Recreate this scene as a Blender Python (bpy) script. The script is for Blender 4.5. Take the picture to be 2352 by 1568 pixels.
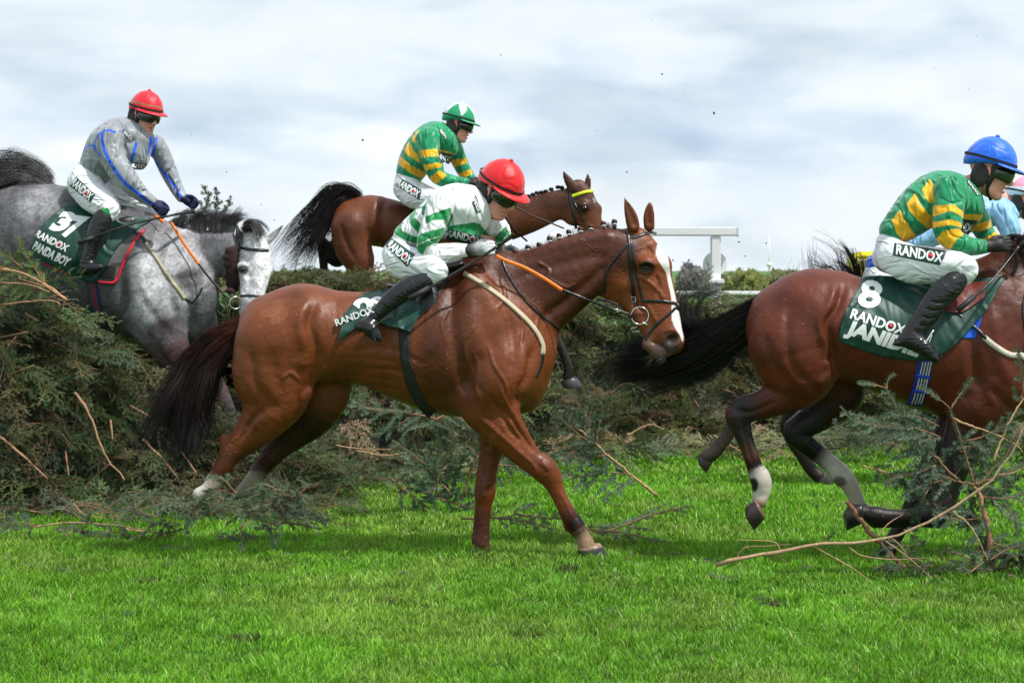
import bpy, bmesh, math, random, time
import numpy as np
from mathutils import Vector, Matrix
from mathutils.bvhtree import BVHTree
T0 = time.time()
R = math.radians
random.seed(7); RNG = np.random.default_rng(7)
for o in list(bpy.data.objects): bpy.data.objects.remove(o)
SC = bpy.context.scene
COL = SC.collection

# ------------------------------------------------------------------ camera, sky, sun, exposure
FPX = 4510.0; CXP = 1176.0; HZ = 620.0; EYE = 1.6
cam_d = bpy.data.cameras.new('camera'); cam = bpy.data.objects.new('camera', cam_d); COL.objects.link(cam)
cam.location = (0, 0, EYE); cam.rotation_euler = (R(90), 0, 0)
cam_d.sensor_width = 36; cam_d.lens = FPX / 2352 * 36
cam_d.shift_y = -(784 - HZ) / 2352
cam_d.clip_start = 0.1; cam_d.clip_end = 6000
cam_d.dof.use_dof = True; cam_d.dof.focus_distance = 11.0; cam_d.dof.aperture_fstop = 7.0
SC.camera = cam
SUN_EL = 58; SUN_DIR = Vector((0.45, -0.28, 0.0)).normalized() * math.cos(R(SUN_EL)) + Vector((0, 0, math.sin(R(SUN_EL))))
sun_d = bpy.data.lights.new('sun', 'SUN'); sun_d.energy = 4.6; sun_d.angle = R(1.5); sun_d.color = (1.0, 0.96, 0.90)
sun = bpy.data.objects.new('sun', sun_d); COL.objects.link(sun)
sun.rotation_euler = SUN_DIR.to_track_quat('Z', 'Y').to_euler(); sun.location = (3, 0, 8)
W = bpy.data.worlds.new('World'); SC.world = W; W.use_nodes = True
nt = W.node_tree; nt.nodes.clear()
def N(tree, t, **kw):
    n = tree.nodes.new(t)
    for k, v in kw.items():
        if k.startswith('_'): setattr(n, k[1:], v)
        else:
            key = int(k[1:]) if k[0] == 'i' and k[1:].isdigit() else k.replace('_', ' ')
            n.inputs[key].default_value = v
    return n
def L(tree, a, b): tree.links.new(a, b)
def ramp(tree, fac, stops, interp='LINEAR'):
    n = tree.nodes.new('ShaderNodeValToRGB'); cr = n.color_ramp; cr.interpolation = interp
    while len(cr.elements) < len(stops): cr.elements.new(0.5)
    for e, (p, c) in zip(cr.elements, stops):
        e.position = p; e.color = (c[0], c[1], c[2], 1) if hasattr(c, '__len__') else (c, c, c, 1)
    L(tree, fac, n.inputs[0]); return n
sky = N(nt, 'ShaderNodeTexSky', _sky_type='NISHITA', _sun_disc=False)
sky.sun_elevation = R(SUN_EL); sky.sun_rotation = math.atan2(SUN_DIR.x, SUN_DIR.y)
bg = N(nt, 'ShaderNodeBackground', Strength=0.09); L(nt, sky.outputs[0], bg.inputs[0])
tc = N(nt, 'ShaderNodeTexCoord')
mp = N(nt, 'ShaderNodeMapping'); mp.inputs['Scale'].default_value = (5.0, 5.0, 16.0); mp.inputs['Location'].default_value = (3.7, 1.3, 0.35)
L(nt, tc.outputs['Generated'], mp.inputs[0])
cn = N(nt, 'ShaderNodeTexNoise', Scale=1.9, Detail=6.0, Roughness=0.45, Distortion=0.25); L(nt, mp.outputs[0], cn.inputs[0])
mp2 = N(nt, 'ShaderNodeMapping'); mp2.inputs['Scale'].default_value = (11, 11, 30); mp2.inputs['Location'].default_value = (0.2, 8.0, 0.9)
L(nt, tc.outputs['Generated'], mp2.inputs[0])
cn2 = N(nt, 'ShaderNodeTexNoise', Scale=1.3, Detail=6.0, Roughness=0.48, Distortion=0.3); L(nt, mp2.outputs[0], cn2.inputs[0])
sx = N(nt, 'ShaderNodeSeparateXYZ'); L(nt, tc.outputs['Generated'], sx.inputs[0])
# cloud colour: bright base, blue-grey undersides
cshade = ramp(nt, cn.outputs[0], [(0.36, (0.57, 0.70, 0.86)), (0.46, (0.70, 0.81, 0.92)), (0.56, (0.82, 0.90, 0.97)), (0.66, (0.93, 0.97, 0.99))])
cs2 = ramp(nt, cn2.outputs[0], [(0.36, (0.86, 0.90, 0.96)), (0.50, (0.98, 0.99, 1.0)), (0.64, (1.12, 1.10, 1.07))])
mm = N(nt, 'ShaderNodeMix', _data_type='RGBA', _blend_type='MULTIPLY'); mm.inputs[0].default_value = 1.0
L(nt, cshade.outputs[0], mm.inputs[6]); L(nt, cs2.outputs[0], mm.inputs[7])
# brighter, whiter bands: just over the horizon and again high up
band = ramp(nt, sx.outputs[2], [(0.0, 0.5), (0.010, 0.9), (0.026, 1.0), (0.040, 0.8), (0.054, 0.15), (0.072, 0.12), (0.094, 0.55), (0.12, 0.85), (0.16, 0.85), (0.6, 0.7)])
mb = N(nt, 'ShaderNodeMix', _data_type='RGBA'); L(nt, mm.outputs[2], mb.inputs[6]); mb.inputs[7].default_value = (0.86, 0.93, 0.975, 1)
bn = N(nt, 'ShaderNodeMath', _operation='MULTIPLY'); L(nt, band.outputs[0], bn.inputs[0])
bn2 = ramp(nt, cn2.outputs[0], [(0.3, 0.45), (0.55, 1.0)]); L(nt, bn2.outputs[0], bn.inputs[1]); L(nt, bn.outputs[0], mb.inputs[0])
bgc = N(nt, 'ShaderNodeBackground', Strength=1.07); L(nt, mb.outputs[2], bgc.inputs[0])
cov = ramp(nt, cn.outputs[0], [(0.30, 0.80), (0.5, 0.97)])
ms = N(nt, 'ShaderNodeMixShader'); L(nt, cov.outputs[0], ms.inputs[0]); L(nt, bg.outputs[0], ms.inputs[1]); L(nt, bgc.outputs[0], ms.inputs[2])
wo = N(nt, 'ShaderNodeOutputWorld'); L(nt, ms.outputs[0], wo.inputs[0])
SC.view_settings.view_transform = 'Standard'; SC.view_settings.look = 'None'; SC.view_settings.gamma = 1; SC.view_settings.exposure = 0.0
SC.cycles.max_bounces = 6; SC.cycles.transparent_max_bounces = 8; SC.cycles.use_denoising = True

# ------------------------------------------------------------------ placing and linking helpers
def srgb(h):
    h = h.lstrip('#'); c = [int(h[i:i + 2], 16) / 255 for i in (0, 2, 4)]
    return tuple(x / 12.92 if x <= .04045 else ((x + .055) / 1.055) ** 2.4 for x in c)
class Plane:
    """Turns positions read off a crop of the photograph into metres on the vertical plane at one distance."""
    def __init__(s, ox, oy, sc, Y):
        s.ox, s.oy, s.k, s.Y = ox, oy, .57422 / sc, Y; s.S = FPX / Y
    def D(s, x, y): return s.ox * .57422 + x * s.k, s.oy * .57422 + y * s.k
    def w(s, x, y, dy=0.0):
        dx, dyy = s.D(x, y); return ((dx - CXP) / s.S, s.Y + dy, EYE - (dyy - HZ) / s.S)
    def r(s, r): return r * s.k / s.S
def tag(o, label=None, cat=None, group=None, kind=None):
    if label: o['label'] = label
    if cat: o['category'] = cat
    if group: o['group'] = group
    if kind: o['kind'] = kind
    return o
def thing(name, loc, label, cat, group=None):
    o = bpy.data.objects.new(name, None); COL.objects.link(o); o.location = loc; o.empty_display_size = .1
    return tag(o, label, cat, group)
def origin_of(p):
    v = Vector((0, 0, 0))
    while p is not None: v = v + Vector(p.location); p = p.parent
    return v
def link(name, me, parent=None, mat=None, loc=None):
    o = bpy.data.objects.new(name, me); COL.objects.link(o)
    if mat is not None and not me.materials:
        for m in (mat if isinstance(mat, (list, tuple)) else [mat]): me.materials.append(m)
    base = origin_of(parent)
    if parent is not None: o.parent = parent
    if loc is not None:
        o.location = Vector(loc) - base; base = Vector(loc)
    if base.length > 0: me.transform(Matrix.Translation(-base))
    return o
def mesh_np(name, V, F3=None, F4=None, cols=None, smooth=True, matidx=None, colname='Col', fattr=None):
    me = bpy.data.meshes.new(name); V = np.asarray(V, np.float32)
    n3 = 0 if F3 is None else len(F3); n4 = 0 if F4 is None else len(F4)
    me.vertices.add(len(V)); me.vertices.foreach_set('co', V.ravel())
    nl = n3 * 3 + n4 * 4; me.loops.add(nl); me.polygons.add(n3 + n4)
    li = []; st = []
    if n3: li.append(np.asarray(F3, np.int32).ravel()); st.append(np.arange(n3) * 3)
    if n4: li.append(np.asarray(F4, np.int32).ravel()); st.append(n3 * 3 + np.arange(n4) * 4)
    me.loops.foreach_set('vertex_index', np.concatenate(li)); me.polygons.foreach_set('loop_start', np.concatenate(st).astype(np.int32))
    if matidx is not None: me.polygons.foreach_set('material_index', np.asarray(matidx, np.int32))
    me.update(calc_edges=True)
    if smooth: me.polygons.foreach_set('use_smooth', np.ones(n3 + n4, bool))
    if cols is not None:
        a = me.color_attributes.new(colname, 'FLOAT_COLOR', 'POINT')
        c = np.ones((len(V), 4), np.float32); c[:, :3] = cols; a.data.foreach_set('color', c.ravel())
    return me

# ------------------------------------------------------------------ implicit surface modelling
def catmull(P, n):
    P = np.asarray(P, float)
    if len(P) < 3 or n <= 1: return P
    Q = np.vstack([2 * P[0] - P[1], P, 2 * P[-1] - P[-2]]); out = []
    for i in range(1, len(Q) - 2):
        for j in range(n):
            t = j / n; a, b, c, d = Q[i - 1:i + 3]
            out.append(.5 * ((2 * b) + (c - a) * t + (2 * a - 5 * b + 4 * c - d) * t * t + (3 * b - a - 3 * c + d) * t ** 3))
    out.append(P[-1]); return np.array(out)
class Sculpt:
    """Blends tapered rounded chains and ellipsoids into ONE continuous skin, then meshes it (surface nets)."""
    def __init__(s, pl, res=.008, col=(1, 1, 1)):
        s.pl, s.res, s.col, s.parts, s.str, s.amp = pl, res, np.array(col, float), [], [], 1.0
    def chain(s, pts, k=.03, flat=1.0, dy=0.0, col=None, sub=False, n=3, pl=None, dyr=1.0, key=0):
        """pts: (x, y, r[, flat[, dy[, colour]]]) in crop units, dy in metres"""
        pl = pl or s.pl; rows = []; c0 = s.col if col is None else np.array(col, float)
        for p in pts:
            f = p[3] if len(p) > 3 and p[3] is not None else flat
            d = p[4] if len(p) > 4 and p[4] is not None else dy
            c = np.array(p[5], float) if len(p) > 5 else c0
            rows.append([*pl.w(p[0], p[1], d), pl.r(p[2]), f, *c])
            c0 = c
        Q = catmull(rows, n); Q[:, 3] = np.maximum(Q[:, 3], .001)
        s.parts.append(dict(Q=Q, k=k, sub=sub, key=key)); return s
    def ball(s, x, y, rx, rz=None, ry=None, rot=0, dy=0, k=.02, col=None, sub=False, pl=None, key=0):
        pl = pl or s.pl; rz = rx if rz is None else rz
        RX, RZ = pl.r(rx), pl.r(rz); RY = RX if ry is None else pl.r(ry)
        s.parts.append(dict(E=(np.array(pl.w(x, y, dy)), np.array([RX, RY, RZ]), R(rot)), k=k, sub=sub, col=s.col if col is None else np.array(col, float), key=key)); return s
    def wchain(s, pts, k=.01, col=None, sub=False, n=3, key=0):
        """chain through world points (point, radius[, flat])"""
        c = s.col if col is None else np.array(col, float)
        Q = catmull([[*p[0], p[1], (p[2] if len(p) > 2 else 1.0), *c] for p in pts], n); Q[:, 3] = np.maximum(Q[:, 3], .0008)
        s.parts.append(dict(Q=Q, k=k, sub=sub, key=key)); return s
    def wball(s, c, r, Rm, k=.01, col=None, sub=False, key=0):
        s.parts.append(dict(E=(np.array(c, float), np.array(r, float), np.array(Rm, float)), k=k, sub=sub, col=s.col if col is None else np.array(col, float), key=key)); return s
    def stroke(s, pts, width, amp, near=True, n=4, pl=None):
        """raise (amp>0) or press in a ridge that follows a line on the side turned to the viewer"""
        pl = pl or s.pl; Q = catmull([[*pl.w(p[0], p[1]), 0] for p in pts], n)[:, [0, 2]]
        s.str.append((Q, pl.r(width), amp * s.amp, near)); return s
    @staticmethod
    def seg(P, a, b):
        ab = b[:3] - a[:3]; fm = .5 * (a[4] + b[4]); F = np.array([1, 1 / fm, 1])
        den = max(float(((ab * F) ** 2).sum()), 1e-12)
        t = np.clip((((P[..., 0] - a[0]) * ab[0] + (P[..., 1] - a[1]) * ab[1] * F[1] ** 2 + (P[..., 2] - a[2]) * ab[2]) / den), 0, 1)
        f = a[4] + (b[4] - a[4]) * t
        return np.sqrt((P[..., 0] - a[0] - ab[0] * t) ** 2 + ((P[..., 1] - a[1] - ab[1] * t) / f) ** 2 + (P[..., 2] - a[2] - ab[2] * t) ** 2) - (a[3] + (b[3] - a[3]) * t), t
    @staticmethod
    def ell(P, E):
        c, r, rot = E
        if hasattr(rot, 'shape'): q = (P - c) @ rot; x, y, z = q[..., 0], q[..., 1], q[..., 2]
        else:
            x = P[..., 0] - c[0]; y = P[..., 1] - c[1]; z = P[..., 2] - c[2]
            cs, sn = math.cos(rot), math.sin(rot); x, z = x * cs + z * sn, -x * sn + z * cs
        q = np.sqrt((x / r[0]) ** 2 + (y / r[1]) ** 2 + (z / r[2]) ** 2) + 1e-6
        g = np.sqrt((x / r[0] ** 2) ** 2 + (y / r[1] ** 2) ** 2 + (z / r[2] ** 2) ** 2) + 1e-6
        return q * (q - 1) / g
    def build(s, colfn=None, sharp=.010, keyattr=False):
        lo = np.full(3, 1e9); hi = -lo
        def box(p, m):
            if 'Q' in p:
                Q = p['Q']; e = np.stack([Q[:, 3], Q[:, 3] * Q[:, 4], Q[:, 3]], 1)
                return (Q[:, :3] - e).min(0) - m, (Q[:, :3] + e).max(0) + m
            c, r, rot = p['E']; e = np.full(3, r.max()) if hasattr(rot, 'shape') else np.array([max(r[0], r[2]), r[1], max(r[0], r[2])]); return c - e - m, c + e + m
        for p in s.parts:
            if not p['sub']: a, b = box(p, .03); lo = np.minimum(lo, a); hi = np.maximum(hi, b)
        h = s.res; dim = np.ceil((hi - lo) / h).astype(int) + 2
        ax = [lo[i] + h * np.arange(dim[i]) for i in range(3)]
        if np.prod(dim.astype(float)) > 4e7: raise ValueError(f'grid {dim} {lo} {hi}')
        G = np.full(dim, .25, np.float32)
        def idx(a, b):
            i0 = np.clip(np.floor((a - lo) / h).astype(int), 0, dim - 1); i1 = np.clip(np.ceil((b - lo) / h).astype(int) + 1, 0, dim)
            return tuple(slice(i0[i], i1[i]) for i in range(3))
        def grid(sl):
            X, Y, Z = np.meshgrid(*[ax[i][sl[i]] for i in range(3)], indexing='ij'); return np.stack([X, Y, Z], -1)
        for p in s.parts:
            m = p['k'] + 2 * h + .01; sl = idx(*box(p, m))
            shp = tuple(q.stop - q.start for q in sl)
            if min(shp) <= 0: continue
            if 'Q' in p:
                D = np.full(shp, .25, np.float32); Q = p['Q']
                segs = zip(Q[:-1], Q[1:]) if len(Q) > 1 else [(Q[0], Q[0])]
                for a, b in segs:
                    ea = np.array([a[3], a[3] * a[4], a[3]]); eb = np.array([b[3], b[3] * b[4], b[3]])
                    s2 = idx(np.minimum(a[:3] - ea, b[:3] - eb) - m, np.maximum(a[:3] + ea, b[:3] + eb) + m)
                    s2 = tuple(slice(max(q.start, w.start), min(q.stop, w.stop)) for q, w in zip(s2, sl))
                    if min(q.stop - q.start for q in s2) <= 0: continue
                    d, _ = s.seg(grid(s2), a, b); l2 = tuple(slice(q.start - w.start, q.stop - w.start) for q, w in zip(s2, sl))
                    D[l2] = np.minimum(D[l2], d)
            else: D = s.ell(grid(sl), p['E']).astype(np.float32)
            k = p['k']; A = G[sl]
            if p['sub']:
                D = -D; hh = np.maximum(k - np.abs(A - D), 0) / k; G[sl] = np.maximum(A, D) + hh * hh * k * .25
            else:
                hh = np.maximum(k - np.abs(A - D), 0) / k; G[sl] = np.minimum(A, D) - hh * hh * k * .25
        V, F = surface_nets(G, lo, h)
        # colours: blend of the nearest pieces
        Ws = np.zeros(len(V)); Cs = np.zeros((len(V), 3)); bd = np.full(len(V), 9.); bk = np.zeros(len(V), int)
        for p in s.parts:
            if p['sub']: continue
            a, b = box(p, .05); sel = np.where(((V > a) & (V < b)).all(1))[0]
            if not len(sel): continue
            P = V[sel]; best = np.full(len(sel), 9.); cc = np.zeros((len(sel), 3))
            if 'Q' in p:
                Q = p['Q']
                for a, b in (zip(Q[:-1], Q[1:]) if len(Q) > 1 else [(Q[0], Q[0])]):
                    d, t = s.seg(P, a, b); u = d < best; best[u] = d[u]; cc[u] = (a[5:8] + (b[5:8] - a[5:8]) * t[:, None])[u]
            else: best = s.ell(P, p['E']); cc[:] = p['col']
            w = np.exp(-np.clip(best, -.02, .2) / sharp); Ws[sel] += w; Cs[sel] += w[:, None] * cc
            u = best < bd[sel]; bd[sel[u]] = best[u]; bk[sel[u]] = p['key']
        C = Cs / np.maximum(Ws, 1e-9)[:, None]; C[Ws < 1e-9] = s.col
        for (Q, wd, amp, near) in s.str:
            m = 3 * wd; a = Q.min(0) - m; b = Q.max(0) + m
            Nn = vnormals(V, F); sel = np.where((V[:, 0] > a[0]) & (V[:, 0] < b[0]) & (V[:, 2] > a[1]) & (V[:, 2] < b[1]) & ((Nn[:, 1] < .15) if near else True))[0]
            if not len(sel): continue
            P = V[sel][:, [0, 2]]; dm = np.full(len(sel), 9.); tt = np.zeros(len(sel))
            for i in range(len(Q) - 1):
                ab = Q[i + 1] - Q[i]; t = np.clip(((P - Q[i]) @ ab) / max(ab @ ab, 1e-12), 0, 1)
                d = np.linalg.norm(P - Q[i] - t[:, None] * ab, axis=1); u = d < dm; dm[u] = d[u]; tt[u] = (i + t[u]) / (len(Q) - 1)
            e = amp * np.exp(-(dm / wd) ** 2) * np.clip(np.minimum(tt, 1 - tt) * 6 + .15, 0, 1) * np.clip(.4 - Nn[sel, 1], 0, 1)
            V[sel] += Nn[sel] * e[:, None]
        s.V, s.F, s.bk = V, F, bk
        if colfn is not None:
            Dx = V[:, 0] * s.pl.S + CXP; Dz = HZ + (EYE - V[:, 2]) * s.pl.S
            X = (Dx - s.pl.ox * .57422) / s.pl.k; Y = (Dz - s.pl.oy * .57422) / s.pl.k
            C = colfn(X, Y, V, vnormals(V, F), C, bk)
        s.C = C; return s
    def obj(s, name, parent, mat, colfn=None, loc=None, sharp=.010, label=None):
        s.build(colfn, sharp); me = mesh_np(name, s.V, F4=s.F, cols=s.C)
        o = link(name, me, parent, mat, loc)
        if label: o['label'] = label
        return o
    def bvh(s): return BVHTree.FromPolygons([tuple(v) for v in s.V.tolist()], s.F.tolist())
def vnormals(V, F):
    a = V[F[:, 2]] - V[F[:, 0]]; b = V[F[:, 3]] - V[F[:, 1]]; n = np.cross(a, b); N_ = np.zeros_like(V)
    for i in range(4): np.add.at(N_, F[:, i], n)
    return N_ / np.maximum(np.linalg.norm(N_, axis=1), 1e-12)[:, None]
def surface_nets(G, lo, h):
    ins = G < 0; nx, ny, nz = G.shape
    cnt = np.zeros((nx - 1, ny - 1, nz - 1), np.uint8)
    for i in (0, 1):
        for j in (0, 1):
            for k in (0, 1): cnt += ins[i:nx - 1 + i, j:ny - 1 + j, k:nz - 1 + k]
    act = (cnt > 0) & (cnt < 8); C = np.argwhere(act); ids = np.full(act.shape, -1, np.int32); ids[act] = np.arange(len(C))
    g = {}
    for i in (0, 1):
        for j in (0, 1):
            for k in (0, 1): g[i, j, k] = G[C[:, 0] + i, C[:, 1] + j, C[:, 2] + k].astype(float)
    S_ = np.zeros((len(C), 3)); n = np.zeros(len(C))
    cs = list(g)
    for a in cs:
        for d in range(3):
            if a[d]: continue
            b = list(a); b[d] = 1; b = tuple(b); ga, gb = g[a], g[b]; cr = (ga < 0) != (gb < 0)
            t = np.where(cr, ga / np.where(cr, ga - gb, 1), 0)
            p = np.array(a, float)[None].repeat(len(C), 0); p[:, d] += t; S_[cr] += p[cr]; n[cr] += 1
    V = lo + h * (C + S_ / n[:, None]); F = []
    for d in range(3):
        u, v = (d + 1) % 3, (d + 2) % 3
        a = ins; sl0 = [slice(None)] * 3; sl1 = [slice(None)] * 3; sl0[d] = slice(0, -1); sl1[d] = slice(1, None)
        A = a[tuple(sl0)]; B = a[tuple(sl1)]; e = np.argwhere(A != B); e = e[(e[:, u] > 0) & (e[:, v] > 0) & (e[:, u] < G.shape[u] - 1) & (e[:, v] < G.shape[v] - 1)]
        du = np.zeros(3, int); du[u] = 1; dv = np.zeros(3, int); dv[v] = 1
        q = [e - du - dv, e - dv, e, e - du]; q = np.stack([ids[x[:, 0], x[:, 1], x[:, 2]] for x in q], 1)
        fl = ~A[e[:, 0], e[:, 1], e[:, 2]]; q[fl] = q[fl][:, ::-1]; F.append(q)
    F = np.concatenate(F); F = F[(F >= 0).all(1)]
    # one light relaxation pass
    E = np.concatenate([F[:, [0, 1]], F[:, [1, 2]], F[:, [2, 3]], F[:, [3, 0]]]); acc = np.zeros_like(V); c = np.zeros(len(V))
    np.add.at(acc, E[:, 0], V[E[:, 1]]); np.add.at(c, E[:, 0], 1); np.add.at(acc, E[:, 1], V[E[:, 0]]); np.add.at(c, E[:, 1], 1)
    V = V * .5 + .5 * acc / np.maximum(c, 1)[:, None]
    return V, F
def hit_y(bvh, x, z, y0=-50, default=None):
    p, n, i, d = bvh.ray_cast(Vector((x, y0, z)), Vector((0, 1, 0)))
    return p.y if p is not None else default
def inside(X, Y, poly, soft=0):
    r = np.zeros(np.shape(X), bool); n = len(poly)
    for i in range(n):
        x1, y1 = poly[i]; x2, y2 = poly[(i + 1) % n]
        c = ((y1 > Y) != (y2 > Y)) & (X < (x2 - x1) * (Y - y1) / ((y2 - y1) or 1e-9) + x1); r ^= c
    return r

# ------------------------------------------------------------------ materials
def mat_new(name):
    m = bpy.data.materials.new(name); m.use_nodes = True; t = m.node_tree; t.nodes.clear()
    p = N(t, 'ShaderNodeBsdfPrincipled'); o = N(t, 'ShaderNodeOutputMaterial'); L(t, p.outputs[0], o.inputs[0]); return m, t, p
def mat_plain(name, col, rough=.5, metal=0, spec=.5, noise=.15, nscale=40, bump=.0, coat=0):
    m, t, p = mat_new(name); tc = N(t, 'ShaderNodeTexCoord')
    n = N(t, 'ShaderNodeTexNoise', Scale=nscale, Detail=4.0); L(t, tc.outputs['Object'], n.inputs[0])
    r = ramp(t, n.outputs[0], [(.3, tuple(c * (1 - noise) for c in col)), (.7, tuple(min(1, c * (1 + noise)) for c in col))]); L(t, r.outputs[0], p.inputs['Base Color'])
    p.inputs['Roughness'].default_value = rough; p.inputs['Metallic'].default_value = metal; p.inputs['Specular IOR Level'].default_value = spec
    p.inputs['Coat Weight'].default_value = coat; p.inputs['Coat Roughness'].default_value = .15
    if bump:
        b = N(t, 'ShaderNodeBump', Strength=bump, Distance=.004); L(t, n.outputs[0], b.inputs['Height']); L(t, b.outputs[0], p.inputs['Normal'])
    return m
def mat_coat(name, rough=.42, veins=.5, dapple=0, hair=.5):
    """horse coat: colour from the body, fine hair grain, veins and skin creases"""
    m, t, p = mat_new(name); at = N(t, 'ShaderNodeAttribute', _attribute_name='Col'); tc = N(t, 'ShaderNodeTexCoord')
    n1 = N(t, 'ShaderNodeTexNoise', Scale=5.0, Detail=5.0, Roughness=.6); L(t, tc.outputs['Object'], n1.inputs[0])
    mp = N(t, 'ShaderNodeMapping'); mp.inputs['Scale'].default_value = (60, 160, 160); mp.inputs['Rotation'].default_value = (0, .5, 0); L(t, tc.outputs['Object'], mp.inputs[0])
    n2 = N(t, 'ShaderNodeTexNoise', Scale=2.2, Detail=4.0, Distortion=.6); L(t, mp.outputs[0], n2.inputs[0])
    r1 = ramp(t, n1.outputs[0], [(.3, .62), (.5, 1.0), (.72, 1.25)]); r2 = ramp(t, n2.outputs[0], [(.3, .6), (.7, 1.3)])
    a = N(t, 'ShaderNodeMix', _data_type='RGBA', _blend_type='MULTIPLY'); a.inputs[0].default_value = 1; L(t, at.outputs['Color'], a.inputs[6]); L(t, r1.outputs[0], a.inputs[7])
    b = N(t, 'ShaderNodeMix', _data_type='RGBA', _blend_type='MULTIPLY'); b.inputs[0].default_value = hair; L(t, a.outputs[2], b.inputs[6]); L(t, r2.outputs[0], b.inputs[7])
    out = b.outputs[2]
    if dapple:
        v = N(t, 'ShaderNodeTexNoise', Scale=26.0, Detail=6.0, Roughness=.7, Distortion=1.2); L(t, tc.outputs['Object'], v.inputs[0])
        rv = ramp(t, v.outputs[0], [(.36, .52), (.5, .9), (.62, 1.25)])
        c = N(t, 'ShaderNodeMix', _data_type='RGBA', _blend_type='MULTIPLY'); c.inputs[0].default_value = dapple; L(t, out, c.inputs[6]); L(t, rv.outputs[0], c.inputs[7]); out = c.outputs[2]
    # flecks of grass, bark and mud stuck to the coat
    vf = N(t, 'ShaderNodeTexVoronoi', Scale=34.0); vf.inputs['Randomness'].default_value = 1; L(t, tc.outputs['Object'], vf.inputs[0])
    rf = ramp(t, vf.outputs['Distance'], [(.07, 1.0), (.10, 0.0)]); sp = N(t, 'ShaderNodeSeparateColor'); L(t, vf.outputs['Color'], sp.inputs[0]); rs = ramp(t, sp.outputs[0], [(.80, 0.0), (.82, .8)])
    mf = N(t, 'ShaderNodeMath', _operation='MULTIPLY'); L(t, rf.outputs[0], mf.inputs[0]); L(t, rs.outputs[0], mf.inputs[1]); rc = ramp(t, sp.outputs[1], [(.5, (.03, .02, .012)), (.55, (.42, .36, .24))])
    f_ = N(t, 'ShaderNodeMix', _data_type='RGBA'); L(t, mf.outputs[0], f_.inputs[0]); L(t, out, f_.inputs[6]); L(t, rc.outputs[0], f_.inputs[7]); out = f_.outputs[2]
    L(t, out, p.inputs['Base Color'])
    p.inputs['Specular IOR Level'].default_value = .30
    rr = ramp(t, n1.outputs[0], [(.35, rough - .02), (.65, rough + .2)]); L(t, rr.outputs[0], p.inputs['Roughness'])
    # veins: thin raised branching ridges, only in patches
    dn = N(t, 'ShaderNodeTexNoise', Scale=7.0, Detail=3.0); L(t, tc.outputs['Object'], dn.inputs[0])
    dm = N(t, 'ShaderNodeMix', _data_type='RGBA'); dm.inputs[0].default_value = .22; L(t, tc.outputs['Object'], dm.inputs[6]); L(t, dn.outputs['Color'], dm.inputs[7])
    vo = N(t, 'ShaderNodeTexVoronoi', _feature='DISTANCE_TO_EDGE', Scale=15.0); L(t, dm.outputs[2], vo.inputs[0])
    rv = ramp(t, vo.outputs[0], [(0.0, 1.0), (.03, .55), (.09, 0.0)])
    mk = ramp(t, n1.outputs[0], [(.50, 0.0), (.66, 1.0)])
    mu = N(t, 'ShaderNodeMath', _operation='MULTIPLY'); L(t, rv.outputs[0], mu.inputs[0]); L(t, mk.outputs[0], mu.inputs[1])
    b1 = N(t, 'ShaderNodeBump', Strength=veins, Distance=.0035); L(t, mu.outputs[0], b1.inputs['Height'])
    b2 = N(t, 'ShaderNodeBump', Strength=.45, Distance=.002); L(t, n2.outputs[0], b2.inputs['Height']); L(t, b1.outputs[0], b2.inputs['Normal'])
    n3 = N(t, 'ShaderNodeTexNoise', Scale=18.0, Detail=3.0); L(t, tc.outputs['Object'], n3.inputs[0])
    b3 = N(t, 'ShaderNodeBump', Strength=.6, Distance=.009); L(t, n3.outputs[0], b3.inputs['Height']); L(t, b2.outputs[0], b3.inputs['Normal'])
    L(t, b3.outputs[0], p.inputs['Normal']); return m
def mat_cloth(name, col=None, rough=.45, wr=.6, scale=9.0, sheen=.0, stretch=(1, 1, 1), weave=0, spec=.5, thin=0):
    """silk or cotton: colour from the garment, crumpled by fold-shaped bumps"""
    m, t, p = mat_new(name); tc = N(t, 'ShaderNodeTexCoord')
    if col is None:
        at = N(t, 'ShaderNodeAttribute', _attribute_name='Col'); L(t, at.outputs['Color'], p.inputs['Base Color'])
    else: p.inputs['Base Color'].default_value = (*col, 1)
    p.inputs['Roughness'].default_value = rough; p.inputs['Sheen Weight'].default_value = sheen; p.inputs['Specular IOR Level'].default_value = spec
    mp = N(t, 'ShaderNodeMapping'); mp.inputs['Scale'].default_value = stretch; mp.inputs['Rotation'].default_value = (0, .7, 0); L(t, tc.outputs['Object'], mp.inputs[0])
    n = N(t, 'ShaderNodeTexNoise', Scale=scale, Detail=1.0, Roughness=.35, Distortion=1.6); L(t, mp.outputs[0], n.inputs[0])
    rg = N(t, 'ShaderNodeMath', _operation='PINGPONG'); rg.inputs[1].default_value = .25; L(t, n.outputs[0], rg.inputs[0])
    sm = ramp(t, rg.outputs[0], [(0.0, 0.0), (.25, 1.0)], 'EASE')
    n4 = N(t, 'ShaderNodeTexNoise', Scale=scale * 2.2, Detail=1.0, Distortion=1.2); L(t, mp.outputs[0], n4.inputs[0])
    b = N(t, 'ShaderNodeBump', Strength=wr, Distance=.022); L(t, sm.outputs[0], b.inputs['Height'])
    b2 = N(t, 'ShaderNodeBump', Strength=wr * .45, Distance=.008); L(t, n4.outputs[0], b2.inputs['Height']); L(t, b.outputs[0], b2.inputs['Normal'])
    L(t, b2.outputs[0], p.inputs['Normal']); return m
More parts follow.
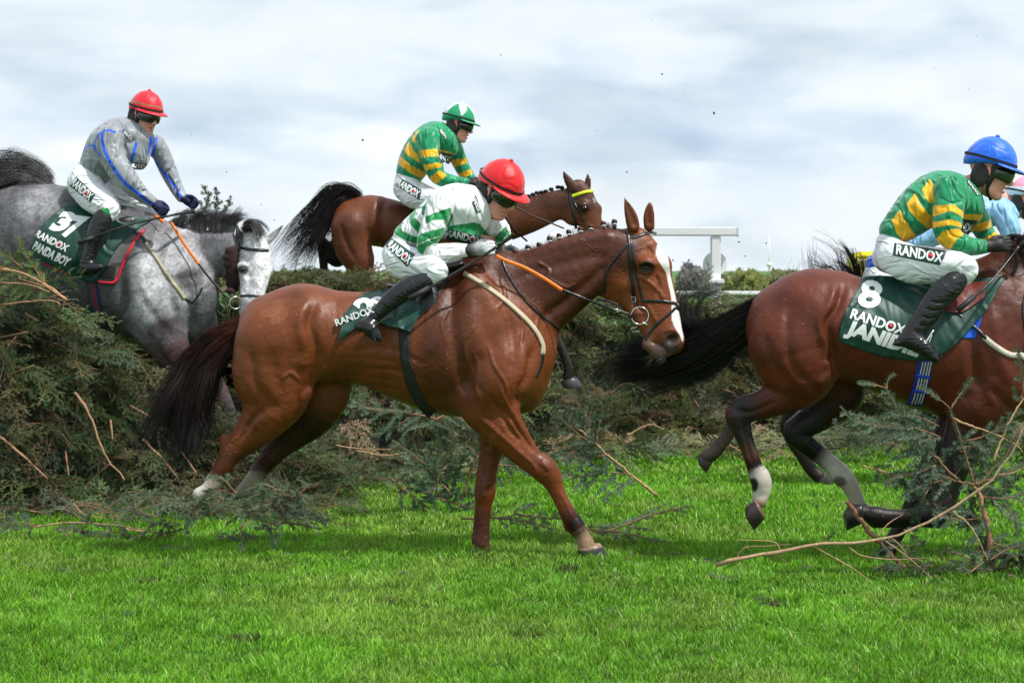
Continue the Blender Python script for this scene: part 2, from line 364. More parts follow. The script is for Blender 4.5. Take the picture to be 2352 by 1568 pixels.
def mat_vc(name, rough=.6, var=.2, nscale=30, transl=0, spec=.4):
    """colour stored on the mesh, broken up by noise; transl lets light through (leaves, grass)"""
    m, t, p = mat_new(name); at = N(t, 'ShaderNodeAttribute', _attribute_name='Col'); tc = N(t, 'ShaderNodeTexCoord')
    n = N(t, 'ShaderNodeTexNoise', Scale=nscale, Detail=3.0); L(t, tc.outputs['Object'], n.inputs[0]); r = ramp(t, n.outputs[0], [(.3, 1 - var), (.7, 1 + var)])
    a = N(t, 'ShaderNodeMix', _data_type='RGBA', _blend_type='MULTIPLY'); a.inputs[0].default_value = 1; L(t, at.outputs['Color'], a.inputs[6]); L(t, r.outputs[0], a.inputs[7]); L(t, a.outputs[2], p.inputs['Base Color'])
    p.inputs['Roughness'].default_value = rough; p.inputs['Specular IOR Level'].default_value = spec
    if transl:
        tr = N(t, 'ShaderNodeBsdfTranslucent'); L(t, a.outputs[2], tr.inputs[0]); mx = N(t, 'ShaderNodeMixShader'); mx.inputs[0].default_value = transl
        L(t, p.outputs[0], mx.inputs[1]); L(t, tr.outputs[0], mx.inputs[2]); o = [x for x in t.nodes if x.type == 'OUTPUT_MATERIAL'][0]; L(t, mx.outputs[0], o.inputs[0])
    return m
M = {}
M['leather'] = mat_plain('black_leather', (.012, .011, .012), .32, bump=.5, nscale=60, noise=.3)
M['boot'] = mat_cloth('boot_leather', (.010, .010, .012), .25, wr=.18, scale=9, stretch=(1, 1, 2.2))
M['webbing'] = mat_plain('black_webbing', (.013, .012, .012), .75, bump=.6, nscale=300)
M['steel'] = mat_plain('polished_steel', (.75, .74, .70), .18, 1.0, noise=.05)
M['orange'] = mat_plain('orange_rubber', srgb('ff7a10'), .45, noise=.08, bump=.4, nscale=250)
M['white_letter'] = mat_plain('white_print', (.80, .82, .82), .5, noise=.03)
M['red_dot'] = mat_plain('red_print', srgb('c8202c'), .5, noise=.05)
M['green_cloth'] = mat_cloth('dark_green_cloth', (.006, .052, .038), .5, wr=.5, scale=5, stretch=(1, 1, .6))
M['patch'] = mat_cloth('dark_green_patch', (.006, .050, .040), .5, wr=.2, scale=12)
M['eye'] = mat_plain('eye_dark', (.010, .006, .004), .06, noise=.2, coat=1)
M['glass'] = mat_plain('goggle_lens', (.010, .010, .012), .07, noise=.1, coat=1)
M['rubber'] = mat_plain('matt_black_foam', (.012, .012, .013), .6, noise=.2, bump=.2)
M['skin'] = mat_vc('skin', .5, .08, 45)
for _n in M['skin'].node_tree.nodes:
    if _n.type == 'BSDF_PRINCIPLED': _n.inputs['Subsurface Weight'].default_value = .25; _n.inputs['Subsurface Scale'].default_value = .012
M['silk'] = mat_cloth('racing_silk', None, .42, wr=.8, scale=4.2, sheen=.25, stretch=(2.2, 1.0, 1.0), spec=.35)
M['breeches'] = mat_cloth('white_breeches', (.76, .78, .82), .5, wr=.6, scale=5, stretch=(.9, 1, 2.0), sheen=.05)
M['hair_black'] = mat_vc('tail_hair', .42, .45, 14, spec=.3)
M['helmet_silk'] = mat_cloth('cap_silk', None, .45, wr=.2, scale=9, spec=.35, sheen=.2, stretch=(1, 1, .6))
M['hoof'] = mat_vc('hoof_horn', .35, .25, 50)
# ------------------------------------------------------------------ hair, straps, drapes, lettering
def resample(P, m):
    P = np.asarray(P, float); d = np.r_[0, np.cumsum(np.linalg.norm(np.diff(P[:, :3], axis=0), axis=1))]
    t = np.linspace(0, d[-1], m); return np.stack([np.interp(t, d, P[:, i]) for i in range(P.shape[1])], 1)
def tubes_np(paths, rad, sides=3):
    """paths (n, m, 3), rad (n, m) -> verts, quads"""
    n, m, _ = paths.shape; T = np.gradient(paths, axis=1); T /= np.linalg.norm(T, axis=2, keepdims=True) + 1e-9
    up = np.zeros_like(T); up[..., 1] = 1.0; up[..., 0] = .13
    A = np.cross(T, up); A /= np.linalg.norm(A, axis=2, keepdims=True) + 1e-9; B = np.cross(T, A)
    ang = np.arange(sides) * 2 * math.pi / sides
    V = paths[:, :, None] + rad[:, :, None, None] * (A[:, :, None] * np.cos(ang)[None, None, :, None] + B[:, :, None] * np.sin(ang)[None, None, :, None])
    base = (np.arange(n) * m * sides)[:, None, None] + (np.arange(m - 1) * sides)[None, :, None]; j = np.arange(sides)[None, None]; j2 = (j + 1) % sides
    F = np.stack([base + j, base + j2, base + sides + j2, base + sides + j], -1).reshape(-1, 4)
    return V.reshape(-1, 3), F
def strands(name, parent, guides, n, mat, root=.02, tip=.08, r0=.0011, m=16, col0=(.01, .008, .008), col1=None, wave=.02, seed=1, lmin=.55, depth=1.0, curl=1.0):
    rg = np.random.default_rng(seed); G = np.stack([resample(catmull(g, 5), m) for g in guides]); K = len(G)
    nc = max(6, n // 45); cl = rg.integers(0, nc, n); cu = rg.random(nc); co = rg.normal(size=(nc, 3)) * .5
    u = np.clip(cu[cl] + rg.normal(size=n) * .05, 0, .9999) * max(K - 1, 0); i = np.minimum(u.astype(int), max(K - 2, 0)); f = (u - i)[:, None, None]
    P = G[i] * (1 - f) + G[np.minimum(i + 1, K - 1)] * f
    L_ = lmin + (1 - lmin) * rg.random(n) ** .6; t = np.linspace(0, 1, m); tl = t[None] * L_[:, None]
    ix = np.clip(tl * (m - 1), 0, m - 1.001); i0 = ix.astype(int); fr = (ix - i0)[..., None]; ar = np.arange(n)[:, None]
    P = P[ar, i0] * (1 - fr) + P[ar, i0 + 1] * fr
    o = co[cl][:, None] + rg.normal(size=(n, 1, 3)) * .30 * (1 - .55 * tl[..., None]); o[..., 1] *= depth; sp = (root + (tip - root) * tl ** 1.3)[..., None]; P = P + o * sp
    cw = rg.normal(size=(nc, 3, 3)); ph = rg.random((nc, 3)) * 6.28
    for h in range(3):
        w = np.sin(tl[..., None] * (3 + 2.6 * h) * curl + ph[cl][:, None, h:h + 1]) * cw[cl][:, None, h] * wave * (tl ** 1.2)[..., None] / (1 + .7 * h); P = P + w
    P = P + rg.normal(size=(n, 1, 3)) * wave * .30 * (tl ** 1.5)[..., None]
    rad = r0 * (1.0 - .75 * t[None] ** 1.5) * (.7 + .6 * rg.random((n, 1)))
    V, F = tubes_np(P, rad); col1 = col0 if col1 is None else col1
    tq = t[None, :, None] ** .6; c = (np.array(col0)[None, None] * (1 - tq) + np.array(col1)[None, None] * tq) * (.6 + .8 * rg.random((n, 1, 1)))
    C = np.repeat(c.reshape(-1, 3), 3, 0); return link(name, mesh_np(name, V, F4=F, cols=C), parent, mat)
def ribbon(name, parent, pl, pts, width, mat, bvh=None, off=.004, th=.003, dy=0.0, n=6, cross=3, round_=0, ny=0, lift=None, label=None):
    """strap following (x, y[, dy[, width]]) in crop units; with a bvh it lies on that surface"""
    rows = [[*pl.D(p[0], p[1]), (p[2] if len(p) > 2 and p[2] is not None else dy), (p[3] if len(p) > 3 else width)] for p in pts]
    Q = catmull(rows, n); Q = resample(Q, max(8, int(len(Q) * 1.5))); T = np.gradient(Q[:, :2], axis=0); T /= np.linalg.norm(T, axis=1, keepdims=True) + 1e-9
    Nn = np.stack([-T[:, 1], T[:, 0]], 1); top = []
    for i in range(len(Q)):
        row = []
        for c in range(cross):
            s = (c / (cross - 1) - .5) * Q[i, 3] * pl.k; x = (Q[i, 0] + Nn[i, 0] * s - CXP) / pl.S; z = EYE - (Q[i, 1] + Nn[i, 1] * s - HZ) / pl.S
            y = pl.Y + Q[i, 2]
            if bvh is not None:
                h = hit_y(bvh, x, z); y = (h - off) if h is not None else np.nan
            row.append([x, y, z])
        top.append(row)
    top = np.array(top); Y = top[:, :, 1]
    if np.isnan(Y).any():
        ok = ~np.isnan(Y)
        if not ok.any(): Y[:] = pl.Y + Q[:, 2][:, None]
        else:
            for c in range(cross):
                g = ok[:, c]
                if g.any(): Y[:, c] = np.interp(np.arange(len(Y)), np.where(g)[0], Y[g, c])
                else: Y[:, c] = np.nan
            mean = np.nanmean(Y, axis=1); Y[:] = np.where(np.isnan(Y), mean[:, None], Y)
    k = np.array([1, 2, 1.]) / 4
    for _ in range(2):
        Yp = np.pad(Y, ((1, 1), (0, 0)), 'edge'); Y = np.minimum(Y, k[0] * Yp[:-2] + k[1] * Yp[1:-1] + k[2] * Yp[2:]) if bvh is not None else k[0] * Yp[:-2] + k[1] * Yp[1:-1] + k[2] * Yp[2:]
    top[:, :, 1] = Y - round_ * (1 - (np.linspace(-1, 1, cross) ** 2))[None]
    bot = top.copy(); bot[:, :, 1] = Y + th if bvh is None else Y + th + off * .6
    m = len(Q); ring = np.concatenate([top, bot[:, ::-1]], 1); r = 2 * cross; V = ring.reshape(-1, 3)
    F = [[i * r + j, i * r + (j + 1) % r, (i + 1) * r + (j + 1) % r, (i + 1) * r + j] for i in range(m - 1) for j in range(r)]
    cap = []
    for b in (0, (m - 1) * r):
        for j in range(cross - 1): cap.append([b + j, b + j + 1, b + r - 2 - j, b + r - 1 - j])
    me = mesh_np(name, V, F4=np.array(F + cap)); o = link(name, me, parent, mat)
    fix_normals(o)
    if label: o['label'] = label
    return o
def fix_normals(o):
    bm = bmesh.new(); bm.from_mesh(o.data); bmesh.ops.recalc_face_normals(bm, faces=bm.faces); bm.to_mesh(o.data); bm.free()
def drape(name, parent, pl, top, bot, mat, bvh, off=.008, nu=60, nv=36, fold=.006, seed=0, th=.003, colfn=None, fx=26, loose=0.0, label=None, mid=None):
    """cloth spanned between an upper and a lower edge line, lying on a surface"""
    A = resample(catmull([pl.D(*p[:2]) for p in top], 4), nu); B = resample(catmull([pl.D(*p[:2]) for p in bot], 4), nu)
    v = np.linspace(0, 1, nv)[:, None, None]; G = A[None] * (1 - v) + B[None] * v
    if mid is not None:
        Mi = resample(catmull([pl.D(*p[:2]) for p in mid], 4), nu); G = G + (Mi - (A + B) / 2)[None] * 4 * v * (1 - v)
    X = (G[..., 0] - CXP) / pl.S; Z = EYE - (G[..., 1] - HZ) / pl.S; Y = np.full(X.shape, np.nan)
    for i in range(nv):
        for j in range(nu):
            h = hit_y(bvh, X[i, j], Z[i, j])
            if h is not None: Y[i, j] = h
    for _ in range(60):
        bad = np.isnan(Y)
        if not bad.any(): break
        P = np.pad(Y, 1, constant_values=np.nan); st = np.stack([P[:-2, 1:-1], P[2:, 1:-1], P[1:-1, :-2], P[1:-1, 2:]])
        c = (~np.isnan(st)).sum(0); mn = np.where(c > 0, np.nansum(st, 0) / np.maximum(c, 1), np.nan); Y = np.where(bad, mn, Y)
    for _ in range(10):
        P = np.pad(Y, 1, mode='edge'); sm = (P[:-2, 1:-1] + P[2:, 1:-1] + P[1:-1, :-2] + P[1:-1, 2:]) / 4; Y = np.minimum(Y, sm + .001) if loose == 0 else .3 * Y + .7 * np.minimum(sm, Y + loose)
    rg = np.random.default_rng(seed); vv = np.linspace(0, 1, nv)[:, None]; uu = np.linspace(0, 1, nu)[None]
    f = 0
    for q in range(5):
        a = rg.random() * 6.28; fr = fx * (.35 + .5 * q) * .3; sl = rg.normal() * 4; f = f + np.sin(uu * fr + vv * sl + a + 1.5 * np.sin(vv * 3 + a)) / (1 + q * .6)
    Y = Y - off - fold * (f * .4 + .5) * (.25 + .75 * vv)
    V = np.stack([X, Y, Z], -1).reshape(-1, 3); Vb = V.copy(); Vb[:, 1] += th; n = nu * nv
    F = [[i * nu + j, i * nu + j + 1, (i + 1) * nu + j + 1, (i + 1) * nu + j] for i in range(nv - 1) for j in range(nu - 1)]
    F2 = [[a + n for a in f[::-1]] for f in F]; E = []
    bd = [j for j in range(nu)] + [i * nu + nu - 1 for i in range(1, nv)] + [(nv - 1) * nu + j for j in range(nu - 2, -1, -1)] + [i * nu for i in range(nv - 2, 0, -1)]
    for a, b in zip(bd, bd[1:] + bd[:1]): E.append([b, a, a + n, b + n])
    cols = None
    if colfn is not None:
        u2 = np.broadcast_to(uu, X.shape).ravel(); v2 = np.broadcast_to(vv, X.shape).ravel(); c = colfn(u2, v2); cols = np.vstack([c, c])
    o = link(name, mesh_np(name, np.vstack([V, Vb]), F4=np.array(F + F2 + E), cols=cols), parent, mat); fix_normals(o)
    if label: o['label'] = label
    return o, BVHTree.FromPolygons([tuple(p) for p in V.tolist()], F)
_txt = {}
def text_mesh(s, bold=.0, shear=0.0):
    key = (s, bold, shear)
    if key in _txt: return _txt[key]
    c = bpy.data.curves.new('t', 'FONT'); c.body = s; c.size = 1; c.offset = bold; c.align_x = 'CENTER'; c.align_y = 'CENTER'; c.resolution_u = 3; c.shear = shear
    o = bpy.data.objects.new('t', c); COL.objects.link(o); dg = bpy.context.evaluated_depsgraph_get(); dg.update()
    me = bpy.data.meshes.new_from_object(o.evaluated_get(dg)); bpy.data.objects.remove(o); bpy.data.curves.remove(c)
    V = [tuple(v.co[:2]) for v in me.vertices]; F = [tuple(p.vertices) for p in me.polygons]; bpy.data.meshes.remove(me)
    _txt[key] = (V, F); return _txt[key]
def lettering(name, parent, pl, s, x, y, h, ang, mat, bvh, off=.0035, bold=.02, sx=1.0, sk=0.0, dy=0, step=.012, th=.001, warp=None, w=None):
    """raised print on a surface: x, y centre and h letter height in crop units, ang degrees clockwise"""
    V, F = text_mesh(s, bold); sc = h / .72; a = R(ang)
    if w: sx = w / sc / (max(v[0] for v in V) - min(v[0] for v in V))
    x0 = (max(v[0] for v in V) + min(v[0] for v in V)) / 2; y0 = (max(v[1] for v in V) + min(v[1] for v in V)) / 2; V = [(v[0] - x0, v[1] - y0) for v in V]
    bm = bmesh.new(); vs = []
    for (u, v) in V:
        u = u * sx + sk * v; px, py = u * sc, -v * sc
        vs.append(bm.verts.new((px, py, 0)))
    for f in F:
        try: bm.faces.new([vs[i] for i in f])
        except ValueError: pass
    bmesh.ops.remove_doubles(bm, verts=bm.verts, dist=1e-6)
    bmesh.ops.triangulate(bm, faces=bm.faces)
    lim = step / pl.r(1)
    for _ in range(5):
        ed = [e for e in bm.edges if e.calc_length() > lim]
        if not ed: break
        bmesh.ops.subdivide_edges(bm, edges=ed, cuts=1); bmesh.ops.triangulate(bm, faces=[f for f in bm.faces if len(f.verts) > 3])
    last = pl.Y + dy; todo = []
    for v in bm.verts:
        px, py = v.co.x, v.co.y
        if warp: px, py = warp(px, py)
        X = x + px * math.cos(a) - py * math.sin(a); Y = y + px * math.sin(a) + py * math.cos(a); q = pl.w(X, Y)
        hy = hit_y(bvh, q[0], q[2]) if bvh else pl.Y + dy
        v.co = (q[0], hy if hy is not None else 1e6, q[2])
        if hy is None: todo.append(v)
    bmesh.ops.delete(bm, geom=todo, context='VERTS')
    bmesh.ops.recalc_face_normals(bm, faces=bm.faces)
    for v in bm.verts: v.co.y -= off
    r = bmesh.ops.extrude_face_region(bm, geom=bm.faces[:]); 
    for v in [g for g in r['geom'] if isinstance(g, bmesh.types.BMVert)]: v.co.y -= th
    bmesh.ops.recalc_face_normals(bm, faces=bm.faces)
    me = bpy.data.meshes.new(name); bm.to_mesh(me); bm.free(); return link(name, me, parent, mat)
def disc_on(name, parent, pl, x, y, r, mat, bvh, off=.003, dy=0):
    vs = []; 
    for i in range(17):
        a = i / 16 * 6.283; q = 0 if i == 16 else r; w = pl.w(x + q * math.cos(a), y + q * math.sin(a)); hy = hit_y(bvh, w[0], w[2]) if bvh else None
        vs.append((w[0], (hy if hy is not None else pl.Y + dy) - off, w[2]))
    F = [(i, (i + 1) % 16, 16) for i in range(16)]; n = 17; vs2 = vs + [(a, b + .002, c) for a, b, c in vs]
    F2 = [(b + n, a + n, c + n) for a, b, c in F]; Q = [(i, i + n, (i + 1) % 16 + n, (i + 1) % 16) for i in range(16)]
    o = link(name, mesh_np(name, vs2, F3=np.array(F + F2), F4=np.array(Q), smooth=False), parent, mat); fix_normals(o); return o
def rod(name, parent, pts, rad, mat, sides=10, n=4, label=None):
    """round bar through world points (x, y, z[, radius])"""
    rows = [[*p[:3], (p[3] if len(p) > 3 else rad)] for p in pts]; Q = catmull(rows, n) if len(rows) > 2 else np.array(rows)
    P = Q[None, :, :3]; V, F = tubes_np(P, Q[None, :, 3], sides); m = len(Q)
    V = np.vstack([V, Q[0, :3], Q[-1, :3]]); a = len(V) - 2; F3 = [[a, (j + 1) % sides, j] for j in range(sides)] + [[a + 1, (m - 1) * sides + j, (m - 1) * sides + (j + 1) % sides] for j in range(sides)]
    o = link(name, mesh_np(name, V, F3=np.array(F3), F4=F), parent, mat); fix_normals(o)
    if label: o['label'] = label
    return o
def ring(name, parent, c, R_, r, mat, tilt=0, tilt2=0, sides=24):
    a = np.linspace(0, 2 * math.pi, sides + 1); P = np.stack([R_ * np.cos(a), 0 * a, R_ * np.sin(a)], 1)
    mt = np.array(Matrix.Rotation(tilt, 3, 'Z') @ Matrix.Rotation(tilt2, 3, 'X')); P = P @ mt.T + np.array(c); T = np.gradient(P[:-1], axis=0)
    V = []; b = [0, 1, 0] @ mt.T
    for i in range(sides):
        rad = (P[i] - np.array(c)) / R_
        for j in range(8): V.append(P[i] + r * (rad * math.cos(j * .785) + b * math.sin(j * .785)))
    F = [[i * 8 + j, i * 8 + (j + 1) % 8, ((i + 1) % sides) * 8 + (j + 1) % 8, ((i + 1) % sides) * 8 + j] for i in range(sides) for j in range(8)]
    o = link(name, mesh_np(name, V, F4=np.array(F)), parent, mat); fix_normals(o); return o
def ball_obj(name, parent, c, r, mat, seg=16):
    bm = bmesh.new(); bmesh.ops.create_uvsphere(bm, u_segments=seg, v_segments=seg // 2 + 2, radius=1)
    rr = r if hasattr(r, '__len__') else (r, r, r)
    for v in bm.verts: v.co = Vector((v.co.x * rr[0] + c[0], v.co.y * rr[1] + c[1], v.co.z * rr[2] + c[2]))
    for f in bm.faces: f.smooth = True
    me = bpy.data.meshes.new(name); bm.to_mesh(me); bm.free(); return link(name, me, parent, mat)
class Joined:
    """collects several shapes of ONE part into one mesh"""
    def __init__(s): s.V, s.F, s.C, s.n = [], [], [], 0
    def add(s, V, F, c=(1, 1, 1)):
        s.V.append(np.asarray(V, float)); s.F += [[i + s.n for i in f] for f in (F.tolist() if hasattr(F, 'tolist') else F)]
        c = np.asarray(c, float); s.C.append(np.broadcast_to(c, (len(V), 3)).copy() if c.ndim == 1 else c); s.n += len(V)
    def obj(s, name, parent, mat, smooth=True):
        V = np.vstack(s.V); me = bpy.data.meshes.new(name); me.from_pydata(V.tolist(), [], s.F)
        a = me.color_attributes.new('Col', 'FLOAT_COLOR', 'POINT'); c = np.ones((len(V), 4), np.float32); c[:, :3] = np.vstack(s.C); a.data.foreach_set('color', c.ravel())
        if smooth: me.polygons.foreach_set('use_smooth', np.ones(len(me.polygons), bool))
        return link(name, me, parent, mat)
def sphere_vf(c, r, seg=10):
    u = np.linspace(0, 2 * math.pi, seg, endpoint=False); v = np.linspace(0.001, math.pi - .001, seg // 2 + 2); rr = np.broadcast_to(r, 3)
    V = np.array([[c[0] + rr[0] * math.sin(b) * math.cos(a), c[1] + rr[1] * math.sin(b) * math.sin(a), c[2] + rr[2] * math.cos(b)] for b in v for a in u])
    m = len(v); F = [[i * seg + j, (i + 1) * seg + j, (i + 1) * seg + (j + 1) % seg, i * seg + (j + 1) % seg] for i in range(m - 1) for j in range(seg)]
    return V, F
def smooth01(x, a, b): t = np.clip((x - a) / (b - a), 0, 1); return t * t * (3 - 2 * t)
def mixc(C, c, w): w = np.asarray(w)[:, None]; return C * (1 - w) + np.array(c, float)[None] * w
def hoof(name, parent, pl, x, y, r, h, ang, dy, col=(.035, .03, .03), top=(.10, .07, .05), shoe=True):
    """hoof wall: ang = where the sole points, degrees clockwise from straight down; the toe lies to the right of it"""
    J = Joined(); a = R(ang); n = 20; rows = []
    for k, (t, s, sh) in enumerate([(0, .74, -.06), (.12, .80, -.04), (.22, .84, -.01), (1.0, 1.0, .12), (1.03, .97, .12), (.95, .2, .12)]):
        for j in range(n):
            q = j / n * 2 * math.pi; u = (math.cos(q) * s * (1.20 if math.cos(q) > 0 else .85) + sh) * r; w_ = math.sin(q) * s * r * .85; v = t * h * (1 if math.cos(q) > 0 else 1 - .38 * abs(math.cos(q)))
            X = x + u * math.cos(a) - v * math.sin(a); Y = y + u * math.sin(a) + v * math.cos(a); W_ = pl.w(X, Y, dy); rows.append((W_[0], W_[1] - pl.r(w_), W_[2]))
    F = [[k * n + j, k * n + (j + 1) % n, (k + 1) * n + (j + 1) % n, (k + 1) * n + j] for k in range(5) for j in range(n)] + [[5 * n + j for j in range(n)], [j for j in range(n)][::-1]]
    C = np.repeat(np.array([top, top, col, col, (.3, .29, .28) if shoe else np.array(col) * 2, col]), n, 0); C = C * (.8 + .4 * RNG.random((len(C), 1)))
    J.add(rows, F, C); o = J.obj(name, parent, M['hoof']); fix_normals(o); return o
# ================================================================== GRASS, FENCE OF CUT SPRUCE, LOOSE BRANCHES, BACKGROUND
def vnoise(x, y, seed=0):
    """smooth value noise"""
    rg = np.random.default_rng(seed); T = rg.random((64, 64)); xi = np.floor(x).astype(int); yi = np.floor(y).astype(int); fx = x - xi; fy = y - yi; fx = fx * fx * (3 - 2 * fx); fy = fy * fy * (3 - 2 * fy)
    g = lambda a, b: T[a % 64, b % 64]; return (g(xi, yi) * (1 - fx) + g(xi + 1, yi) * fx) * (1 - fy) + (g(xi, yi + 1) * (1 - fx) + g(xi + 1, yi + 1) * fx) * fy
def ground_z(x, y): return .035 * (vnoise(x * .8 + 9, y * .8 + 4, 5) - .5) + .014 * (vnoise(x * 3.1, y * 3.1, 6) - .5)
def build_ground():
    m, t, p = mat_new('turf'); tc = N(t, 'ShaderNodeTexCoord'); n = N(t, 'ShaderNodeTexNoise', Scale=3.0, Detail=8.0); L(t, tc.outputs['Object'], n.inputs[0])
    r = ramp(t, n.outputs[0], [(.3, (.040, .110, .012)), (.55, (.060, .160, .018)), (.75, (.085, .19, .022))]); L(t, r.outputs[0], p.inputs['Base Color']); p.inputs['Roughness'].default_value = .9
    xs = np.r_[-900, -300, -100, -40, -15, np.arange(-7, 8.01, .1), 15, 40, 100, 300, 900]; ys = np.r_[-30, -5, 3, np.arange(6, 24.01, .1), 30, 45, 70, 110, 200, 400, 900, 3000]
    X, Y = np.meshgrid(xs, ys); Z = ground_z(X, Y) * (Y > 5) * (Y < 26) * (abs(X) < 8.5); V = np.stack([X, Y, Z], -1).reshape(-1, 3); a = len(xs)
    F = np.array([[i * a + j, i * a + j + 1, (i + 1) * a + j + 1, (i + 1) * a + j] for i in range(len(ys) - 1) for j in range(a - 1)])
    tag(link('ground', mesh_np('ground', V, F4=F), None, m), kind='structure')
DIV = [(px_(u, v)) + (r,) for u, v, r in ()] if False else []
def build_grass():
    for (u, v, r) in ((1108, 1282, .07), (1300, 1312, .08), (700, 1300, .06), (905, 1390, .09), (1480, 1280, .08), (1790, 1390, .09), (330, 1340, .08), (2100, 1430, .07), (1210, 1470, .07), (560, 1480, .08), (1900, 1270, .08), (1560, 1180, .08), (800, 1210, .07)):
        Y_ = EYE * FPX / (v - HZ); DIV.append(((u - CXP) / FPX * Y_, Y_, r))
    rg = np.random.default_rng(11); out = []
    def field(y0, y1, dens, w, h0, hv):
        half = lambda y: y * 1176 / FPX + .8; A = (half(y0) + half(y1)) * (y1 - y0); n = int(A * dens); y = y0 + (y1 - y0) * rg.random(int(n * 1.3)); x = (rg.random(len(y)) * 2 - 1) * half(y1); k = abs(x) < half(y); x, y = x[k][:n], y[k][:n]; n = len(x)
        cl = vnoise(x * 9, y * 7.0, 1); cl2 = vnoise(x * 29, y * 23, 2); big = vnoise(x * .9 + 3, y * .7, 3)
        h = (h0 + hv * (.55 * cl + .45 * cl2) * (.35 + 1.1 * rg.random(n) ** 1.3)) * (.8 + .35 * big); lean_a = vnoise(x * 4, y * 3, 4) * 12.6 + rg.normal(size=n) * 1.7; lean = h * (.2 + .75 * rg.random(n)) * (.5 + .7 * cl2)
        az = rg.random(n) * 6.283; wv = w * (.7 + .6 * rg.random(n)); z0 = ground_z(x, y) - .004; lx, ly = np.cos(lean_a) * lean, np.sin(lean_a) * lean; wx, wy = np.cos(az) * wv / 2, np.sin(az) * wv / 2 * .4
        P = lambda s, t, hh: np.stack([x + s * wx * (1 - .55 * t ** 2) + lx * t ** 1.8, y + s * wy + ly * t ** 1.8, z0 + h * hh], -1)
        V = np.stack([P(-1, 0, 0), P(1, 0, 0), P(-1, .55, .62), P(1, .55, .62), P(0, 1, 1.0 - 0)], 1)
        hue = rg.random(n); br = (.72 + .25 * cl + .85 * (rg.random(n) - .5)) * (.84 + .32 * vnoise(x * 1.3, y * 1.1, 8)); base = np.stack([.115 + .10 * hue, .34 + .09 * hue, .018 + .012 * hue], -1); dry = rg.random(n) < .03; base[dry] = (.30, .27, .11); yl = smooth01(vnoise(x * 2.2 + 5, y * 1.6, 12), .55, .85)[:, None]; base = base * (1 - .35 * yl) + np.array((.27, .33, .07)) * .35 * yl; base *= br[:, None] * 1.12
        for (dx_, dy_, dr) in DIV:
            dd = np.hypot(x - dx_, (y - dy_)) / dr; h = h * (1 - .8 * (dd < 1) * (rg.random(n) < .85)); base[(dd < 1.1) & (rg.random(n) < .5)] = (.07, .05, .03)
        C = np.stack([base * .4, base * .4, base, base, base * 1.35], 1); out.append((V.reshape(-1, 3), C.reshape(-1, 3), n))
    field(7.3, 9.2, 11000, .0052, .018, .046); field(9.2, 11.6, 8000, .0062, .018, .046); field(11.6, 14.6, 4500, .0085, .02, .05); field(14.6, 21, 1800, .014, .025, .05)
    V = np.vstack([o[0] for o in out]); C = np.vstack([o[1] for o in out]); n = sum(o[2] for o in out); b = np.arange(n)[:, None] * 5
    F4 = b + np.array([[0, 1, 3, 2]]); F3 = b + np.array([[2, 3, 4]])
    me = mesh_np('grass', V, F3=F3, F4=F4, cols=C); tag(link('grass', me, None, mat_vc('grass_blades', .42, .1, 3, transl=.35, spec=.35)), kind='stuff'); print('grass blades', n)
NEEDLE = mat_vc('spruce_needles', .5, .15, 20, transl=.30, spec=.3); BARK = mat_vc('branch_bark', .75, .3, 60)
